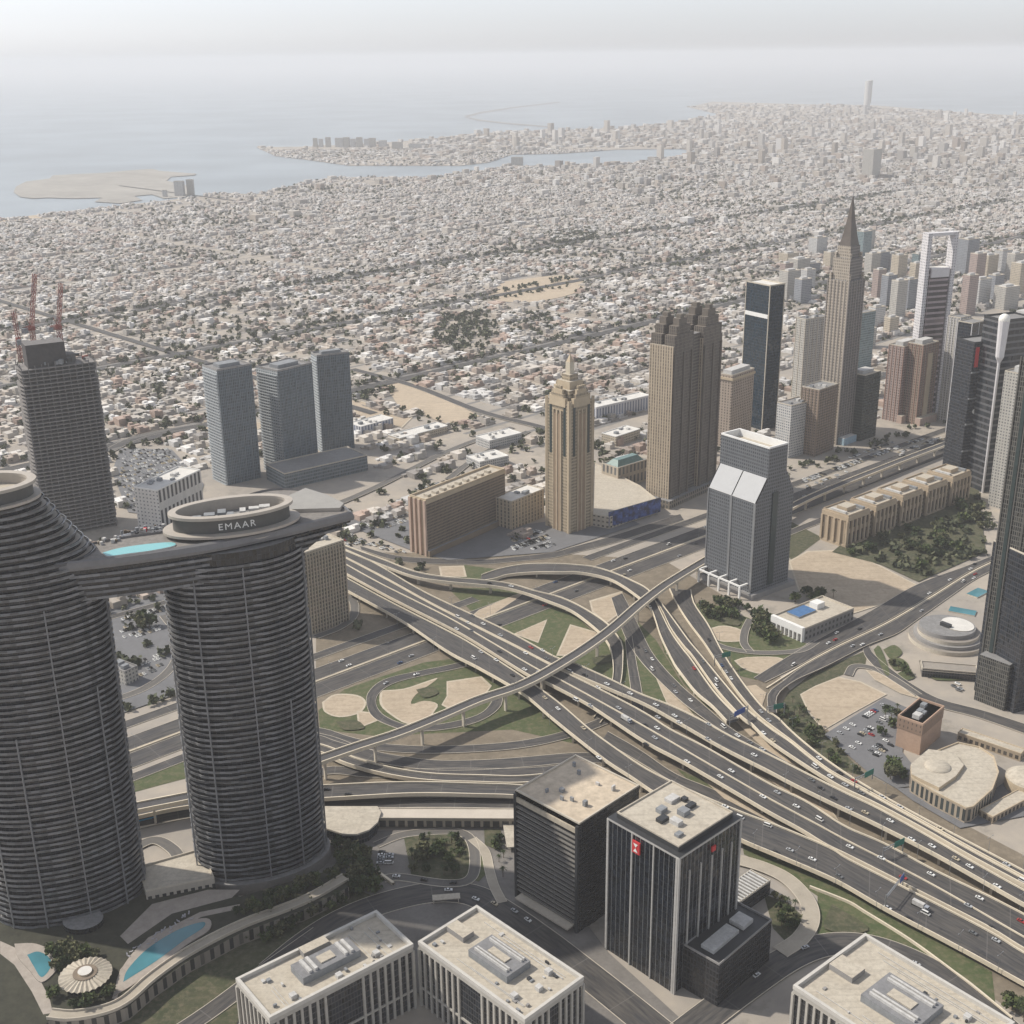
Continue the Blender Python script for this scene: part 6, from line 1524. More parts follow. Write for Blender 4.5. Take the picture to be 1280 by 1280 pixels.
# ---------------------------------------------------------------- trees
def leaf_mesh(name, rx, rz, n, size, seed, m, clumps=9):
    r = np.random.RandomState(seed); C = r.normal(0, 1, (clumps, 3)); C /= np.linalg.norm(C, axis=1)[:, None]; C *= r.uniform(.35, .85, (clumps, 1)); C[:, 2] *= .8
    ci = r.randint(0, clumps, n); P = C[ci] + r.normal(0, .23, (n, 3)); P *= np.array([rx, rx, rz])
    A = r.normal(0, 1, (n, 3)); A[:, 2] += .5; A /= np.linalg.norm(A, axis=1)[:, None]; B = np.cross(A, r.normal(0, 1, (n, 3))); B /= np.linalg.norm(B, axis=1)[:, None]; Cc = np.cross(A, B)
    s = size * r.uniform(.6, 1.3, (n, 1)); V = np.stack([P - B * s - Cc * s * .6, P + B * s - Cc * s * .7, P + B * s * .8 + Cc * s, P - B * s * .7 + Cc * s * .8], 1).reshape(-1, 3)
    return raw_mesh(name, V, np.arange(n * 4).reshape(-1, 4), [m])
def trunk_mesh(h, w, seed):
    r = random.Random(seed); b = MB(); b.loft([[(x, y, z) for x, y in ell(r.uniform(-.1, .1), 0, q, q, 0, 6)] for z, q in ((0, w), (h * .5, w * .75), (h, w * .5))], BARK)
    for k in range(4):
        a = k * 1.6 + r.random(); b.bar((0, 0, h * .75), (math.cos(a) * h * .5, math.sin(a) * h * .5, h * 1.35), w * .7, BARK)
    o = b.build("trunk"); me = o.data; bpy.data.objects.remove(o); return me
CROWNS = [leaf_mesh("crown", 3.6, 2.7, 170, .75, 50 + k, (LEAF, LEAF_D, LEAF_O)[k % 3]) for k in range(6)]
TRUNKS = [trunk_mesh(2.6, .28, k) for k in range(2)]
def frond_mesh():
    r = random.Random(4); b = MB()
    for k in range(16):
        a = k * 2 * math.pi / 16 + r.uniform(-.1, .1); L = r.uniform(2.6, 3.4); up = r.uniform(.1, 1.1); d = Vector((math.cos(a), math.sin(a), 0)); s = Vector((-d.y, d.x, 0)); prev = None
        for i in range(5):
            t = i / 4; p = d * L * t + Vector((0, 0, up * math.sin(t * 2.2) * 1.3 - 1.5 * t * t)); w_ = .42 * (1 - t * .8)
            cur = (p - s * w_, p + s * w_)
            if prev: b.face([prev[0], cur[0], cur[1], prev[1]], LEAF_D)
            prev = cur
    o = b.build("fronds"); me = o.data; bpy.data.objects.remove(o); return me
def ptrunk_mesh():
    b = MB(); b.loft([[(x, y, z) for x, y in ell(.15 * z / 7, 0, q, q, 0, 7)] for z, q in ((0, .34), (3, .24), (7, .2))], BARK); o = b.build("trunk"); me = o.data; bpy.data.objects.remove(o); return me
FRONDS, PTRUNK = frond_mesh(), ptrunk_mesh()
NTREE = [0]
def put_tree(x, y, s, label, group, palm=False, z=0.0):
    NTREE[0] += 1
    t = thing("palm_tree" if palm else "tree", label, "palm" if palm else "tree", (x, y, z), group, rnd.uniform(0, 6.28)); t.scale = (s, s, s)
    for nm, me, zz in ((("trunk", PTRUNK, 0), ("fronds", FRONDS, 7)) if palm else (("trunk", TRUNKS[NTREE[0] % 2], 0), ("crown", CROWNS[(NTREE[0] * 7 + NTREE[0] // 4) % 6], 4.4))):
        o = bpy.data.objects.new(nm, me); COL.objects.link(o); o.parent = t; o.location = (0, 0, zz)
def grove(px, n, label, group, palm=0.0, smin=.7, smax=1.4, z=0.0, roadm=-2.0):
    P = [G(*p) for p in px]; xs, ys = [p.x for p in P], [p.y for p in P]; k = 0; tries = 0; pts = []
    while k < n and tries < n * 40:
        tries += 1; x, y = rnd.uniform(min(xs), max(xs)), rnd.uniform(min(ys), max(ys))
        if not in_poly(P, np.array([x]), np.array([y]))[0] or not free_of_buildings(x, y, 1.0): continue
        if not free_of_roads(x, y, roadm)[0]: continue
        if any((x - a) ** 2 + (y - b_) ** 2 < 9 for a, b_ in pts): continue
        pts.append((x, y)); pl = rnd.random() < palm
        put_tree(x, y, rnd.uniform(smin, smax), label.replace("tree", "palm") if pl else label, (group.replace("trees", "palms") if pl else group), pl, z); k += 1
grove([(866, 758), (900, 752), (935, 764), (925, 778), (890, 776)], 26, "dark green tree on the lawn at the foot of the inverted-Y tower", "trees at the foot of the inverted-Y tower", .1)
grove([(941, 775), (955, 768), (985, 782), (996, 800), (965, 806), (945, 795)], 24, "dense green tree in the clump beside the white arcade", "trees beside the white arcade", 0, 1.1, 1.8)
grove([(985, 742), (1005, 735), (1045, 748), (1020, 758), (990, 752)], 10, "dark tree between the grey tower and the sand lot", "trees between grey tower and sand lot", .2, 1, 1.6)
grove([(505, 1048), (530, 1042), (575, 1040), (592, 1062), (588, 1096), (515, 1098)], 26, "green tree in the small square park behind the louvred tower", "trees in the small park", .25, .7, 1.2)
grove([(400, 1060), (440, 1050), (485, 1105), (470, 1130), (405, 1105)], 34, "dark tree crowded between the banded tower and the slanting wall", "trees beside the right banded tower", .2, .8, 1.5)
grove([(430, 1110), (460, 1120), (420, 1150), (385, 1150), (330, 1185), (300, 1180), (360, 1140)], 34, "dark tree in the planted strip under the curved podium wall", "trees under the curved podium wall", .2, .8, 1.4)
grove([(970, 900), (990, 870), (1015, 900), (1080, 968), (1060, 966), (1010, 935)], 30, "green tree in the planted strip between the ramp and the car park", "trees between ramp and car park", .3, .6, 1.1)
grove([(1105, 882), (1125, 890), (1122, 930), (1100, 920)], 8, "tree beside the small brown building in the car park", "trees beside the brown building", .3, .8, 1.2)
grove([(1110, 960), (1130, 955), (1132, 975), (1112, 976)], 6, "bushy tree just left of the fan-roofed hall", "trees left of the fan-roofed hall", 0, 1, 1.5)
grove([(690, 1155), (705, 1150), (715, 1165), (700, 1172)], 3, "tree on the pavement corner of the louvred tower", "trees at the louvred tower corner", 0, 1, 1.4)
grove([(955, 1118), (985, 1128), (1003, 1145), (1000, 1168), (985, 1178), (966, 1160)], 14, "shrubby tree inside the bend of the pale ramp", "trees inside the bend of the pale ramp", .2, .6, 1.0)
grove([(615, 1050), (628, 1048), (632, 1110), (618, 1108)], 6, "palm tree on the paved strip left of the louvred tower".replace("palm tree", "tree"), "trees left of the louvred tower", .6, .7, 1.0)
grove([(1100, 832), (1128, 832), (1138, 850), (1110, 845)], 10, "small tree in the gardens below the round pavilion", "trees below the round pavilion", .4, .6, 1.0)
grove([(1215, 1240), (1280, 1262), (1280, 1280), (1240, 1275)], 7, "dark tree at the bottom right corner beyond the pillared block", "trees at the bottom right corner", .1, .8, 1.3)
grove([(176, 775), (190, 775), (192, 795), (178, 795)], 3, "round tree in the gap between the two banded towers", "trees between the banded towers", 0, 1.6, 2.0)
grove([(1045, 690), (1100, 645), (1180, 622), (1225, 640), (1230, 680), (1150, 722), (1100, 703)], 34, "large dark tree in the shady grove in front of the sandstone row", "trees in the grove by the sandstone row", .12, 1.0, 1.9)
# everything farther: one mass of tree clumps
tX, tY = list(X[green]), list(Y[green])
for q in GREENS:
    xs, ys = [p.x for p in q], [p.y for p in q]
    k = int((max(xs) - min(xs)) * (max(ys) - min(ys)) / 130); a, b_ = rs.uniform(min(xs), max(xs), k), rs.uniform(min(ys), max(ys), k); ii = in_poly(q, a, b_); tX += list(a[ii]); tY += list(b_[ii])
m2 = rs.rand(len(hx)) < .6; tX += list(hx[m2] + rs.choice([-1, 1], m2.sum()) * rs.uniform(8, 11, m2.sum())); tY += list(hy[m2] + rs.choice([-1, 1], m2.sum()) * rs.uniform(8, 12, m2.sum()))
for key in [k for k in ROADS if k.startswith("AV")]:        # avenue trees
    for c in resample([tuple(p) for p in ROADS[key][0]], 620):
        for sdx in (-1, 1, -1, 1, -1, 1):
            if rs.rand() < .38: tX.append(c[0] + EU[0] * sdx * rs.uniform(11, 46)); tY.append(c[1] + EU[1] * sdx * rs.uniform(11, 46))
gp = [G(*p) for p in [(1045, 690), (1100, 645), (1180, 615), (1240, 625), (1240, 690), (1150, 722), (1100, 703)]]
a, b_ = rs.uniform(min(p.x for p in gp), max(p.x for p in gp), 340), rs.uniform(min(p.y for p in gp), max(p.y for p in gp), 340); ii = in_poly(gp, a, b_); tX += list(a[ii]); tY += list(b_[ii])
for s0, s1, t0, t1, k in ((380, 1500, 55, 75, 120), (-640, 80, 50, 62, 40), (560, 1500, -80, -62, 60), (-500, 600, 120, 360, 520)):
    q = A2 + D2 * rs.uniform(s0, s1, (k, 1)) + N2 * rs.uniform(t0, t1, (k, 1)); tX += list(q[:, 0]); tY += list(q[:, 1])
tX, tY = np.array(tX), np.array(tY)
ok = free_of_buildings(tX, tY, 3) & free_of_roads(tX, tY, -1) & in_poly(LAND, tX, tY); tX, tY = tX[ok], tY[ok]
nT, K = len(tX), 18
sz = rs.uniform(1.9, 4.2, nT)
Cn = np.stack([tX, tY, sz * 1.15], 1)
P = Cn[:, None, :] + np.clip(rs.normal(0, .5, (nT, K, 3)), -1, 1) * sz[:, None, None] * np.array([1.15, 1.15, .85])
A = rs.normal(0, 1, (nT, K, 3)); A[..., 2] += .6; A /= np.linalg.norm(A, axis=-1)[..., None]; B = np.cross(A, rs.normal(0, 1, (nT, K, 3))); B /= np.linalg.norm(B, axis=-1)[..., None]; Cc = np.cross(A, B)
s = (sz[:, None, None] * rs.uniform(.35, .7, (nT, K, 1)))
V = np.stack([P - B * s - Cc * s * .7, P + B * s - Cc * s * .8, P + B * s * .8 + Cc * s, P - B * s * .7 + Cc * s * .9], 2).reshape(-1, 3)
V[:, 2] = np.maximum(V[:, 2], .1)
o = bpy.data.objects.new("distant_trees", raw_mesh("distant_trees", V, np.arange(len(V)).reshape(-1, 4), [foliage("far_leaves", (.040, .050, .028), (.125, .13, .075))])); COL.objects.link(o)  # lighter, greyer leaves than near trees, carrying painted haze
tag(o, "scattered dark tree clumps among the villas and along the avenues", "trees", kind="stuff")

# ---------------------------------------------------------------- cars
CARC = {"white": (.74, .74, .72), "silver": (.42, .43, .44), "black": (.02, .02, .022), "grey": (.14, .145, .15), "red": (.36, .03, .03), "beige": (.50, .43, .31), "blue": (.04, .08, .18)}
GLZ = mat("car_glass", (.015, .018, .02), .1, .1, .5); TYRE = mat("tyre", (.015, .015, .015), .9, .1, .5)
def car_meshes(nm, col, van=False):
    pm = mat("car_paint_" + nm, col, .3, .04, .5, spec=.5); b = MB()
    prof = [(-2.3, .35), (2.3, .35), (2.35, .7), (2.2, .95), (1.1, 1.05), (-1.7, 1.05), (-2.3, .95)] if not van else [(-2.7, .4), (2.6, .4), (2.65, 1.0), (2.3, 1.25), (-2.7, 1.25)]
    L_ = [[(x, y, z) for x, z in prof] for y in (-.9, .9)]
    b.face(L_[0], pm); b.face(L_[1][::-1], pm)
    for i in range(len(prof)): j = (i + 1) % len(prof); b.face([L_[0][j], L_[0][i], L_[1][i], L_[1][j]], pm)
    top = [(-1.25, .35), (.35, .35)] if not van else [(-2.6, 2.0), (1.2, 2.0)]
    z0, z1, x0, x1 = (1.05, 1.5, -1.0, .3) if not van else (1.25, 2.1, -2.5, 1.5)
    b.face([(x0, -.62, z1), (x1, -.62, z1), (x1, .62, z1), (x0, .62, z1)], pm)
    for x in (-1.45, 1.4):
        for y in (-.82, .82): b.loft([[(x + .33 * math.cos(a), y + dy, .33 + .33 * math.sin(a)) for a in [k * math.pi / 4 for k in range(8)]] for dy in (-.1, .1)], TYRE)
    o = b.build("car"); body = o.data; bpy.data.objects.remove(o)
    g = MB(); lo = [(-1.75, -.8), (1.05, -.8), (1.05, .8), (-1.75, .8)] if not van else [(-2.68, -.86), (2.25, -.86), (2.25, .86), (-2.68, .86)]; hi = [(x0, -.62), (x1, -.62), (x1, .62), (x0, .62)]
    for i in range(4): j = (i + 1) % 4; g.face([(*lo[i], z0), (*lo[j], z0), (*hi[j], z1 - .01), (*hi[i], z1 - .01)], GLZ)
    o = g.build("windows"); win = o.data; bpy.data.objects.remove(o)
    return body, win
CARS = {k: car_meshes(k, c) for k, c in CARC.items()}; CARS["van"] = car_meshes("van", (.70, .69, .66), True)
NCAR = [0]
def put_car(p, ang, kind, label, group, name="car"):
    NCAR[0] += 1
    body, win = CARS[kind]; o = bpy.data.objects.new(name, body); COL.objects.link(o); o.location = p; o.rotation_euler = (0, 0, ang)
    tag(o, label, "van" if kind == "van" else "car", group)
    w_ = bpy.data.objects.new("windows", win); COL.objects.link(w_); w_.parent = o
KINDS = ["white"] * 9 + ["silver"] * 5 + ["black"] * 3 + ["grey"] * 3 + ["red", "beige", "van", "van", "blue"]
def traffic(key, n, where, t0=0.0, t1=1.0, seed=0, both=False):
    C, Wd = ROADS[key]; r = random.Random(seed + len(key)); L = len(C); used = []
    for _ in range(n):
        for _try in range(20):
            f = r.uniform(t0, t1) * (L - 2); i = int(f); fr_ = f - i; p = C[i].lerp(C[i + 1], fr_); d = (C[i + 1] - C[i]).normalized(); wd = Wd[i]
            nl_ = max(1, int((wd - 3) // 3.65)); off = -wd / 2 + 1.5 + 1.8 + 3.65 * r.randrange(nl_) if nl_ > 1 else 0
            q = p + Vector((-d.y, d.x, 0)) * off
            if all((q - u_).length > 9 for u_ in used): break
        used.append(q); k = r.choice(KINDS)
        nm = ("white van" if k == "van" else k + " car")
        put_car((q.x, q.y, q.z + .02), math.atan2(d.y, d.x) + (math.pi if (both and off > 0) else 0), k, "%s driving on %s" % (nm, where), "%ss on %s" % (nm, where), "van" if k == "van" else "car")
traffic("HWA", 30, "the far deck of the highway viaduct", .12, .98, 1)
traffic("HWB", 34, "the middle deck of the highway viaduct", .12, .98, 2)
traffic("HWC", 22, "the near deck of the highway viaduct", .1, .98, 3)
traffic("SN", 40, "the far side of the straight highway", .2, .8, 4)
traffic("SS", 40, "the near side of the straight highway", .2, .8, 5)
traffic("T1", 13, "the outermost right ramp road", .1, .95, 6)
traffic("T2", 10, "the bright railed ramp deck", .15, .95, 7)
traffic("V", 11, "the ramp beside the blue sign", .2, .95, 8)
traffic("F2", 3, "the outer curving flyover", .2, .95, 9)
traffic("F1", 2, "the narrow curving flyover", .2, .8, 10)
traffic("BF", 9, "the upper roadway by the big sand lot", .05, .9, 11); traffic("BN", 7, "the lower roadway by the big sand lot", .3, .9, 12)
traffic("ST1", 5, "the curving street behind the pillared blocks", .3, .95, 13); traffic("ST2", 3, "the dark street below the black tower", .2, .8, 14)
traffic("L1", 2, "the loop ramp around the sand circles", .1, .6, 15); traffic("H1", 2, "the level flyover behind the cream roofs", .45, .7, 16); traffic("PK", 3, "the ring lane of the small park", 0, .4, 17)
def lorry(key, f, lane, label):
    C, Wd = ROADS[key]; i = int(f * (len(C) - 2)); p = C[i]; d = (C[i + 1] - C[i]).normalized(); p = p + Vector((-d.y, d.x, 0)) * lane; a = math.atan2(d.y, d.x)
    t = thing("lorry", label, "lorry", (p.x, p.y, p.z)); q = lambda k: (p.x + d.x * k, p.y + d.y * k)
    b = MB(); b.box((*q(-.6), p.z + 1.0), (7, 2.4, 2.6), UNIT_L, a); b.build("cargo_box", t); b = MB(); b.box((*q(4.4), p.z + .7), (2.2, 2.4, 2.3), MATS["sign_lorry"], a); b.build("cab", t)
    b = MB(); b.box((*q(4.9), p.z + 1.75), (1.3, 2.46, .8), GLZ, a); b.build("windscreen", t); b = MB(); [b.box((*q(k), p.z + .02), (1, 2.4, .9), TYRE, a) for k in (-4, -2.6, 4.2)]; b.build("wheels", t)
mat("sign_lorry", (.30, .32, .36), .5, .1, .3)
lorry("HWB", .40, -4.5, "white lorry on the middle highway deck, farther up towards the rail viaduct"); lorry("HWC", .80, 3.0, "white lorry on the near highway deck below the green verge")
lorry("SN", .47, 3.0, "white lorry on the far side of the straight highway")
parked = [0]
def lot(px, n, where, ang0, seed):
    P = [G(*p) for p in px]; r = random.Random(seed); e = Vector((math.cos(ang0), math.sin(ang0))); f = Vector((-e.y, e.x)); c = Vector(cen(P)); slots = []
    for i in range(-60, 60):
        for j in range(-40, 40):
            q = c + e * (i * 2.75) + f * (j * 5.4 + (j // 2) * 6.2)
            if in_poly(P, np.array([q.x]), np.array([q.y]))[0] and free_of_buildings(q.x, q.y, 2) and free_of_roads(q.x, q.y, -1)[0]: slots.append(q)
    r.shuffle(slots); slots = slots[:n]
    for q in slots:
        k = r.choice(KINDS); nm = "white van" if k == "van" else k + " car"
        put_car((q.x, q.y, 1.0 if False else .75), ang0 + math.pi / 2 * r.choice((1, -1)), k, "%s parked in %s" % (nm, where), "%ss parked in %s" % (nm, where), "van" if k == "van" else "car")
LOTS = []
lot([(1040, 920), (1100, 880), (1120, 890), (1122, 930), (1090, 950), (1075, 945)], 34, "the lot beside the small brown building", .75, 1)
lot([(470, 1040), (505, 1052), (510, 1092), (485, 1095), (470, 1075)], 8, "the bay left of the small park", 1.57, 2)
lot([(545, 700), (640, 658), (680, 668), (690, 686), (620, 692), (555, 696)], 8, "the dusty lot below the brown slab block", .85, 3)
lot([(400, 696), (430, 665), (505, 690), (510, 697), (440, 690)], 6, "the lot left of the brown slab block", .85, 4)
# the rest of the parked cars far off: one mass
lots2 = [[(150, 760), (215, 750), (215, 790), (150, 800)], [(150, 830), (200, 818), (205, 835), (150, 860)], [(545, 700), (640, 658), (680, 668), (690, 686), (620, 692), (555, 696)], [(400, 696), (430, 665), (505, 690), (510, 697), (440, 690)], [(1000, 600), (1100, 556), (1180, 545), (1190, 552), (1100, 572), (1010, 612)], [(150, 595), (155, 562), (210, 562), (250, 605), (235, 640), (165, 640)], [(640, 655), (680, 665), (700, 684), (640, 690)], [(430, 665), (520, 612), (560, 600), (500, 660)], [(1000, 800), (1030, 790), (1035, 800), (1005, 808)], [(1190, 850), (1240, 860), (1240, 875), (1190, 866)]]
cx_, cy_ = [], []
for q in lots2:
    P = [G(*p) for p in q]; xs, ys = [p.x for p in P], [p.y for p in P]
    g = np.array([(A2 + D2 * i * 2.9 + N2 * (j * 5.6 + (j // 2) * 6)) for i in range(-420, 420) for j in range(-60, 130)])
    ii = in_poly(P, g[:, 0], g[:, 1]); g = g[ii]; g = g[rs.rand(len(g)) < .7]; cx_ += list(g[:, 0]); cy_ += list(g[:, 1])
cx_, cy_ = np.array(cx_), np.array(cy_); ok = free_of_buildings(cx_, cy_, 2) & free_of_roads(cx_, cy_, -1); cx_, cy_ = cx_[ok], cy_[ok]; k = len(cx_)
aa = np.full(k, math.atan2(SZD.y, SZD.x) + math.pi / 2)
V1, F1 = rboxes(cx_, cy_, np.full(k, 4.5), np.full(k, 1.8), np.full(k, .75), np.full(k, 1.6), aa); V2_, F2 = rboxes(cx_, cy_, np.full(k, 2.3), np.full(k, 1.5), np.full(k, 1.6), np.full(k, 2.15), aa)
cc = np.array([CARC[q] for q in rs.choice(["white", "white", "silver", "grey", "black", "beige"], k)])
o = bpy.data.objects.new("parked_cars", raw_mesh("parked_cars", np.concatenate([V1, V2_]), np.concatenate([F1, F2 + len(V1)]), [TINT], np.concatenate([np.repeat(cc, 5, 0), np.repeat(cc * .35, 5, 0)]))); COL.objects.link(o)
tag(o, "mass of small parked cars filling the far lots", "parked cars", kind="stuff")

# ================================================================ SMALL THINGS
SGN = {"blue": mat("sign_blue", (.03, .08, .30), .5, .1, .3), "green": mat("sign_green", (.02, .16, .12), .5, .1, .3)}
def gantry(label, a, b_, col, z=0.0, h=7.0, panel=(.2, .8)):
    A_, B_ = G(*a, z), G(*b_, z); c = (A_ + B_) / 2; t = thing("sign_gantry", label, "road sign", (c.x, c.y, z))
    for p in (A_, B_): b = MB(); b.box((p.x, p.y, z), (.6, .6, h + 3), STEEL); b.build("post", t)
    b = MB(); b.bar(A_ + Vector((0, 0, h + 2)), B_ + Vector((0, 0, h + 2)), .7, STEEL); b.bar(A_ + Vector((0, 0, h + .4)), B_ + Vector((0, 0, h + .4)), .5, STEEL); b.build("beam", t)
    d = (B_ - A_); L = d.length; d.normalize(); n = Vector((d.y, -d.x, 0)); p, q = A_ + d * L * panel[0] + n * .5, A_ + d * L * panel[1] + n * .5
    b = MB(); b.prism([tuple((p + n * .2).xy), tuple((q + n * .2).xy), tuple(q.xy), tuple(p.xy)], z + h - .6, z + h + 3.6, SGN[col], SGN[col], bottom=True); b.build("sign_panel", t)
gantry("blue road sign on a gantry where the ramp meets the highway decks", (912, 908), (934, 897), "blue", 7.6)
gantry("green road sign on a gantry over the outermost right ramp, beside the lawn", (893, 832), (912, 828), "green", 4.5, 6.5, (.45, 1))
gantry("green road sign on a gantry where the curved ramp joins beside the planted strip", (958, 897), (980, 893), "green", 5.5, 6.5, (.35, .9))
gantry("green road sign on a gantry beside the car park wall, near the fan-roofed hall", (1068, 985), (1090, 974), "green", 9.5, 5, (.5, 1))
gantry("green road sign on a gantry over the shaded middle deck at right", (1103, 1076), (1128, 1064), "green", 4.5, 6.5, (.5, 1))
gantry("thin gantry with a narrow sign over the near deck at lower right", (1106, 1136), (1128, 1108), "blue", 5.0, 6.5, (.75, .95))
# podium with pools in front of the banded towers
PZ = 9.0
def atz(pts, z=PZ): return [V2(G(x, y, z)) for x, y in pts]
pod = atz([(-60, 1250), (-60, 1120), (30, 1100), (190, 1085), (300, 1120), (400, 1090), (432, 1095), (436, 1108), (380, 1136), (300, 1166), (236, 1200), (190, 1232), (160, 1258), (130, 1270), (90, 1276), (62, 1275), (40, 1290), (-60, 1330)])
if sum(pod[i].x * pod[(i + 1) % len(pod)].y - pod[(i + 1) % len(pod)].x * pod[i].y for i in range(len(pod))) < 0: pod = pod[::-1]
c = cen(pod); t = thing("podium_terrace", "planted terrace with a curved arcaded wall at the foot of the banded towers", "terrace", (c[0], c[1], 0))
b = MB(); b.prism(pod, 0, PZ - .4, facade("arcade_wall", (.25, .225, .19), (.03, .03, .03), 6, 10, .4, .7, .5), mat("terrace_planting", (.040, .040, .027), .9, .5, .12, fine=.5)); b.build("terrace", t)
edge = cr([(432, 1097), (380, 1126), (300, 1157), (236, 1190), (190, 1222), (158, 1250), (130, 1263), (90, 1270), (62, 1268)], 8)
n = 60; E = resample(edge, n); Lp, Rp = offset_line([G(x, y, PZ) for x, y in E], 5.5, n); b = MB()
for i in range(n - 1):
    u = Vector((0, 0, .3)); f = [Rp[i] + u, Rp[i + 1] + u, Lp[i + 1] + u, Lp[i] + u]
    b.face(f, MATS["pale_ramp"])
    for Q, s in ((Lp, 1), (Rp, -1)):
        u2, dn = Vector((0, 0, 1.4)), Vector((0, 0, -.5)); d = (Q[i + 1] - Q[i]).normalized(); sd2 = Vector((-d.y, d.x, 0)) * .5 * s
        b.face([Q[i] + u2, Q[i + 1] + u2, Q[i + 1] + u2 + sd2, Q[i] + u2 + sd2], CONC); b.face([Q[i] + dn, Q[i + 1] + dn, Q[i + 1] + u2, Q[i] + u2], CONC); b.face([Q[i + 1] + dn + sd2, Q[i] + dn + sd2, Q[i] + u2 + sd2, Q[i + 1] + u2 + sd2], CONC)
b.build("terrace_walk", t)
def pool(label, outer, inner, z=PZ):
    def ccw(P): return P if sum(P[i].x * P[(i + 1) % len(P)].y - P[(i + 1) % len(P)].x * P[i].y for i in range(len(P))) > 0 else P[::-1]
    o_, i_ = ccw(atz(cr(outer + outer[:1], 5)[:-1], z)), ccw(atz(cr(inner + inner[:1], 5)[:-1], z)); q = cen(i_)
    t = thing("pool", label, "pool", (q[0], q[1], z)); b = MB(); b.prism(o_, z - .38, z + .25, PAVE, mat("pool_deck", (.34, .30, .26), .85, .2, .2)); b.build("surround", t)
    b = MB(); b.face([(p.x, p.y, z + .33) for p in i_], POOL); b.build("water", t)
pool("long crescent turquoise pool on the terrace below the banded towers", [(142, 1245), (150, 1215), (175, 1182), (215, 1158), (258, 1148), (262, 1162), (235, 1180), (200, 1206), (165, 1232)], [(154, 1228), (160, 1212), (185, 1186), (222, 1163), (253, 1153), (254, 1160), (230, 1176), (195, 1202)])
pool("small round-ended turquoise pool at the left edge of the terrace", [(18, 1180), (45, 1180), (68, 1192), (72, 1210), (52, 1228), (36, 1212), (22, 1196)], [(34, 1194), (48, 1190), (62, 1198), (63, 1210), (52, 1222), (42, 1208)])
q = G(108, 1226, PZ); t = thing("garden_pavilion", "round cream ribbed pavilion roof among trees on the terrace", "pavilion", (q.x, q.y, PZ - .4)); r_o = 13.5; PAV = q; POOLC = [(G(50, 1206, PZ), 9), (G(205, 1190, PZ), 10), (G(180, 1210, PZ), 10)]
b = MB(); N_ = 28
for k in range(N_):
    a0, a1 = 2 * math.pi * k / N_, 2 * math.pi * (k + 1) / N_; am = (a0 + a1) / 2
    P = lambda a, r, z: (q.x + r * math.cos(a), q.y + r * math.sin(a), PZ + z)
    b.face([P(a0, r_o, 3.6), P(am, r_o, 4.4), P(am, 6, 5.4), P(a0, 6, 5.0)], ROOF_B); b.face([P(am, r_o, 4.4), P(a1, r_o, 3.6), P(a1, 6, 5.0), P(am, 6, 5.4)], ROOF_B)
b.build("ribbed_roof", t)
b = MB(); b.prism(ell(q.x, q.y, 6.2, 6.2, 0, 28), PZ + 4.6, PZ + 5.6, BARK, mat("bark_brown_roof", (.20, .16, .12), .8, .2, .3)); b.prism(ell(q.x, q.y, 3.6, 3.6, 0, 24), PZ + 5.6, PZ + 6.6, TST, ROOF_W); b.build("crown_cap", t)
b = MB(); b.prism(ell(q.x, q.y, 10.5, 10.5, 0, 28), PZ - .4, PZ + 4.0, F_DARK); b.build("glass_wall", t)
# beige entrance roof between the towers
poly = atz([(182, 1115), (268, 1098), (252, 1062), (172, 1085)], 14); poly = poly if (poly[1] - poly[0]).x * (poly[2] - poly[0]).y - (poly[1] - poly[0]).y * (poly[2] - poly[0]).x > 0 else poly[::-1]
t = tower("entrance_hall", "cream-roofed entrance hall between the feet of the banded towers", "building", poly, 14, facade("hall_bays", (.40, .36, .30), (.04, .04, .04), 4, 14, .55, .5), ROOF_B, CONC, 1.2)
for px_l in ([(0, 1176), (22, 1186), (45, 1215), (62, 1248), (66, 1266), (54, 1268), (40, 1240), (18, 1206), (0, 1192)], [(140, 1248), (150, 1212), (185, 1172), (250, 1140), (300, 1130), (300, 1136), (252, 1146), (190, 1178), (156, 1214), (146, 1250)], [(190, 1130), (260, 1112), (300, 1112), (290, 1122), (215, 1142), (160, 1180), (150, 1170)]):
    P = atz(px_l, PZ - .3); ar = sum(P[i].x * P[(i + 1) % len(P)].y - P[(i + 1) % len(P)].x * P[i].y for i in range(len(P))); P = P if ar > 0 else P[::-1]
    b = MB(); b.face([(p.x, p.y, PZ - .3) for p in P], MATS["pool_deck"]); tag(b.build("path"), kind="structure")
# garden furniture and planting on the terrace
def terrace_trees(px, n, label, group, palm):
    P = atz(px); xs, ys = [p.x for p in P], [p.y for p in P]; k = 0
    for _ in range(n * 30):
        x, y = rnd.uniform(min(xs), max(xs)), rnd.uniform(min(ys), max(ys))
        if k >= n: break
        if in_poly(P, np.array([x]), np.array([y]))[0] and math.hypot(x - PAV.x, y - PAV.y) > 17 and all(math.hypot(x - c_.x, y - c_.y) > r_c for c_, r_c in POOLC): k += 1; put_tree(x, y, rnd.uniform(.6, 1.15), label if rnd.random() > palm else label.replace("tree", "palm"), group, rnd.random() < palm, PZ - .4)
terrace_trees([(60, 1190), (95, 1185), (130, 1200), (145, 1240), (100, 1262), (65, 1250), (70, 1215)], 40, "dark bushy tree around the ribbed pavilion", "plants around the ribbed pavilion", 0)
terrace_trees([(270, 1150), (400, 1098), (425, 1098), (330, 1145)], 30, "dark bushy tree along the terrace below the right banded tower", "plants along the terrace", 0)
r_ = random.Random(9); LNG = mat("lounger_grey", (.36, .35, .37), .7, .1, .4)
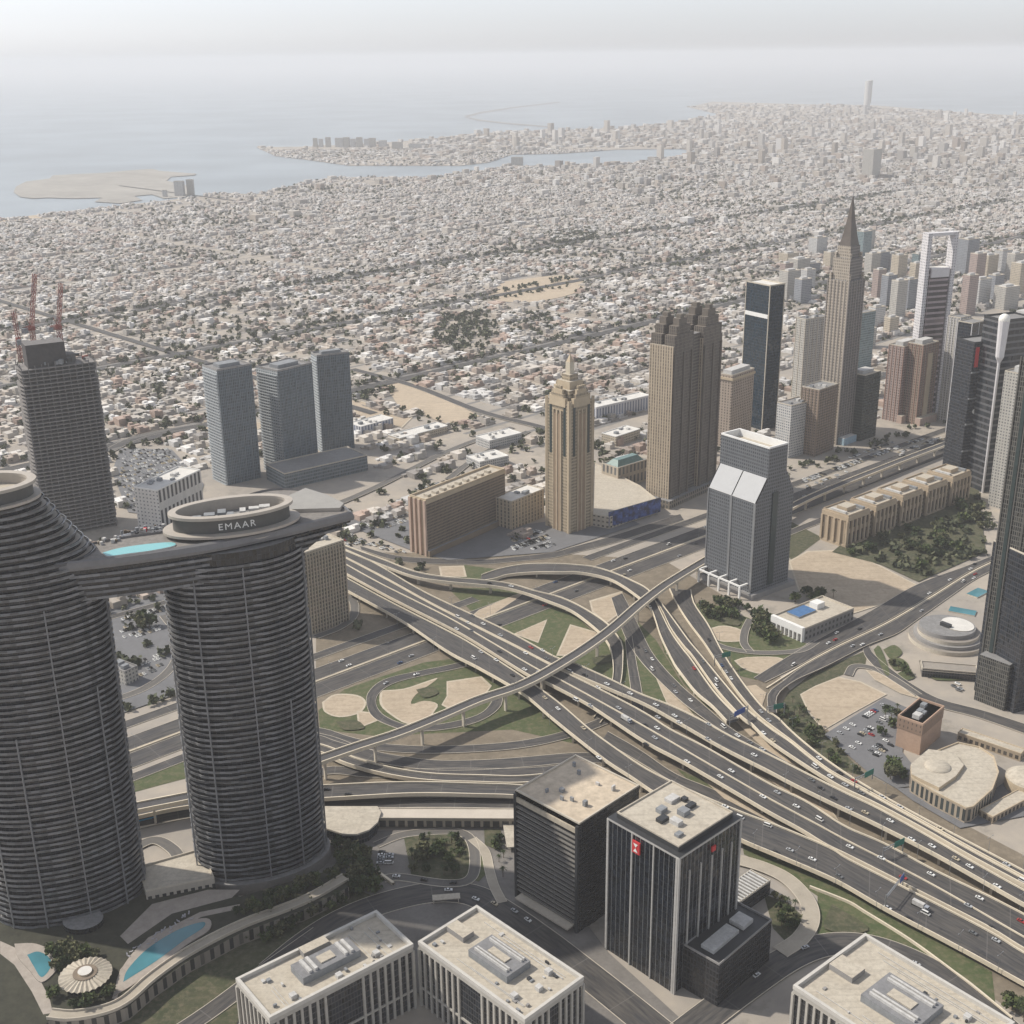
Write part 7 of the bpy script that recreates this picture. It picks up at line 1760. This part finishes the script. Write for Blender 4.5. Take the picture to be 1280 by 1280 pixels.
for k in range(26):
    f = r_.random(); x, y = 150 + 90 * f, 1205 - 58 * f + r_.uniform(-8, 2); g_ = G(x, y, PZ)
    b = MB(); a = r_.uniform(0, 3); d = Vector((math.cos(a), math.sin(a), 0)); s = Vector((-d.y, d.x, 0)) * .35; p = g_ + Vector((0, 0, .55))
    b.prism([tuple((p - d - s).xy), tuple((p + d * .5 - s).xy), tuple((p + d * .5 + s).xy), tuple((p - d + s).xy)], PZ + .3, PZ + .6, LNG, LNG); b.face([p + d * .5 - s, p + d * 1.1 - s + Vector((0, 0, .6)), p + d * 1.1 + s + Vector((0, 0, .6)), p + d * .5 + s], LNG)
    tag(b.build("sun_lounger", loc=(g_.x, g_.y, PZ)), "small grey lounger on the deck behind the crescent pool", "lounger", "loungers behind the crescent pool")
for k in range(9):
    f = k / 8; g_ = G(196 + 66 * f, 1226 - 42 * f, 0); t = thing("shade_sail", "grey-white shade canopy in the row outside the curved terrace wall", "canopy", (g_.x, g_.y, 0), "shade canopies outside the terrace wall")
    b = MB(); b.box((g_.x, g_.y, 3.2), (3.4, 5, .3), mat("shade_fabric", (.40, .39, .42), .8, .1, .3), .7); b.build("fabric", t)
    b = MB(); b.box((g_.x, g_.y, 0), (.25, .25, 3.2), STEEL); b.build("post", t)
# a blue bus, street lamps along the decks
g_ = G(181, 1026); t = thing("bus", "blue bus on the road seen between the two banded towers", "bus", (g_.x, g_.y, .9)); ba = math.atan2(SZD.y, SZD.x) - .3
b = MB(); b.box((g_.x, g_.y, 1.4), (15, 3, 3.0), mat("bus_blue", (.03, .25, .45), .4, .1, .3), ba); b.build("body", t); b = MB(); b.box((g_.x, g_.y, 2.6), (14.6, 3.1, 1.0), GLZ, ba); b.build("windows", t)
for i in (-5, 5): b = MB(); b.box((g_.x + i * math.cos(ba), g_.y + i * math.sin(ba), .9), (1, 3.05, .6), TYRE, ba); b.build("wheels", t)
lb = MB(); lb.loft([[(x, y, z) for x, y in ell(0, 0, q, q, 0, 6)] for z, q in ((0, .16), (11, .09))], STEEL); o = lb.build("pole"); LPM = o.data; bpy.data.objects.remove(o)
lb = MB()
for s in (-1, 1): lb.bar((0, 0, 11), (s * 2.2, 0, 11.5), .14, STEEL); lb.box((s * 2.4, 0, 11.35), (1.1, .35, .2), STEEL)
o = lb.build("lamp_arms"); LAM = o.data; bpy.data.objects.remove(o)
for key, off, where, step in (("HWB", .5, "the seam between the far and middle highway decks", 5), ("HWC", -.5, "the outer rail of the near highway deck", 6), ("T1", .5, "the outer rail of the outermost ramp", 6), ("SN", -.55, "the median of the straight highway", 1)):
    C, Wd = ROADS[key]
    for i in range(4, len(C) - 4, step):
        d = (C[i + 1] - C[i]).normalized(); p = C[i] + Vector((-d.y, d.x, 0)) * (Wd[i] * off - math.copysign(.35, off) * (key != "SN"))
        if not (0 < proj(p)[0] < 1280): continue
        t = thing("street_lamp", "thin double-armed lamp post along " + where, "street lamp", (p.x, p.y, p.z if key != "SN" else .4), "lamp posts along " + where, math.atan2(d.y, d.x) + math.pi / 2)
        for nm, me in (("pole", LPM), ("lamp_arms", LAM)): o = bpy.data.objects.new(nm, me); COL.objects.link(o); o.parent = t

# ---------------------------------------------------------------- haze
hm = bpy.data.materials.new("haze_air"); hm.use_nodes = True
hn = hm.node_tree; hn.nodes.remove(hn.nodes["Principled BSDF"])
pv = hn.nodes.new("ShaderNodeVolumePrincipled")
pv.inputs['Color'].default_value = (.862, .872, .892, 1); pv.inputs['Density'].default_value = HAZE_DENSITY
pv.inputs['Anisotropy'].default_value = .12
hn.links.new(pv.outputs[0], hn.nodes["Material Output"].inputs['Volume'])
b = MB()
b.prism([(-95000, -6000), (95000, -6000), (95000, 125000), (-95000, 125000)], -3, EYE + 90, None or CONC, CONC, bottom=True)
b.mats = [hm]
tag(b.build("haze"), kind="stuff")
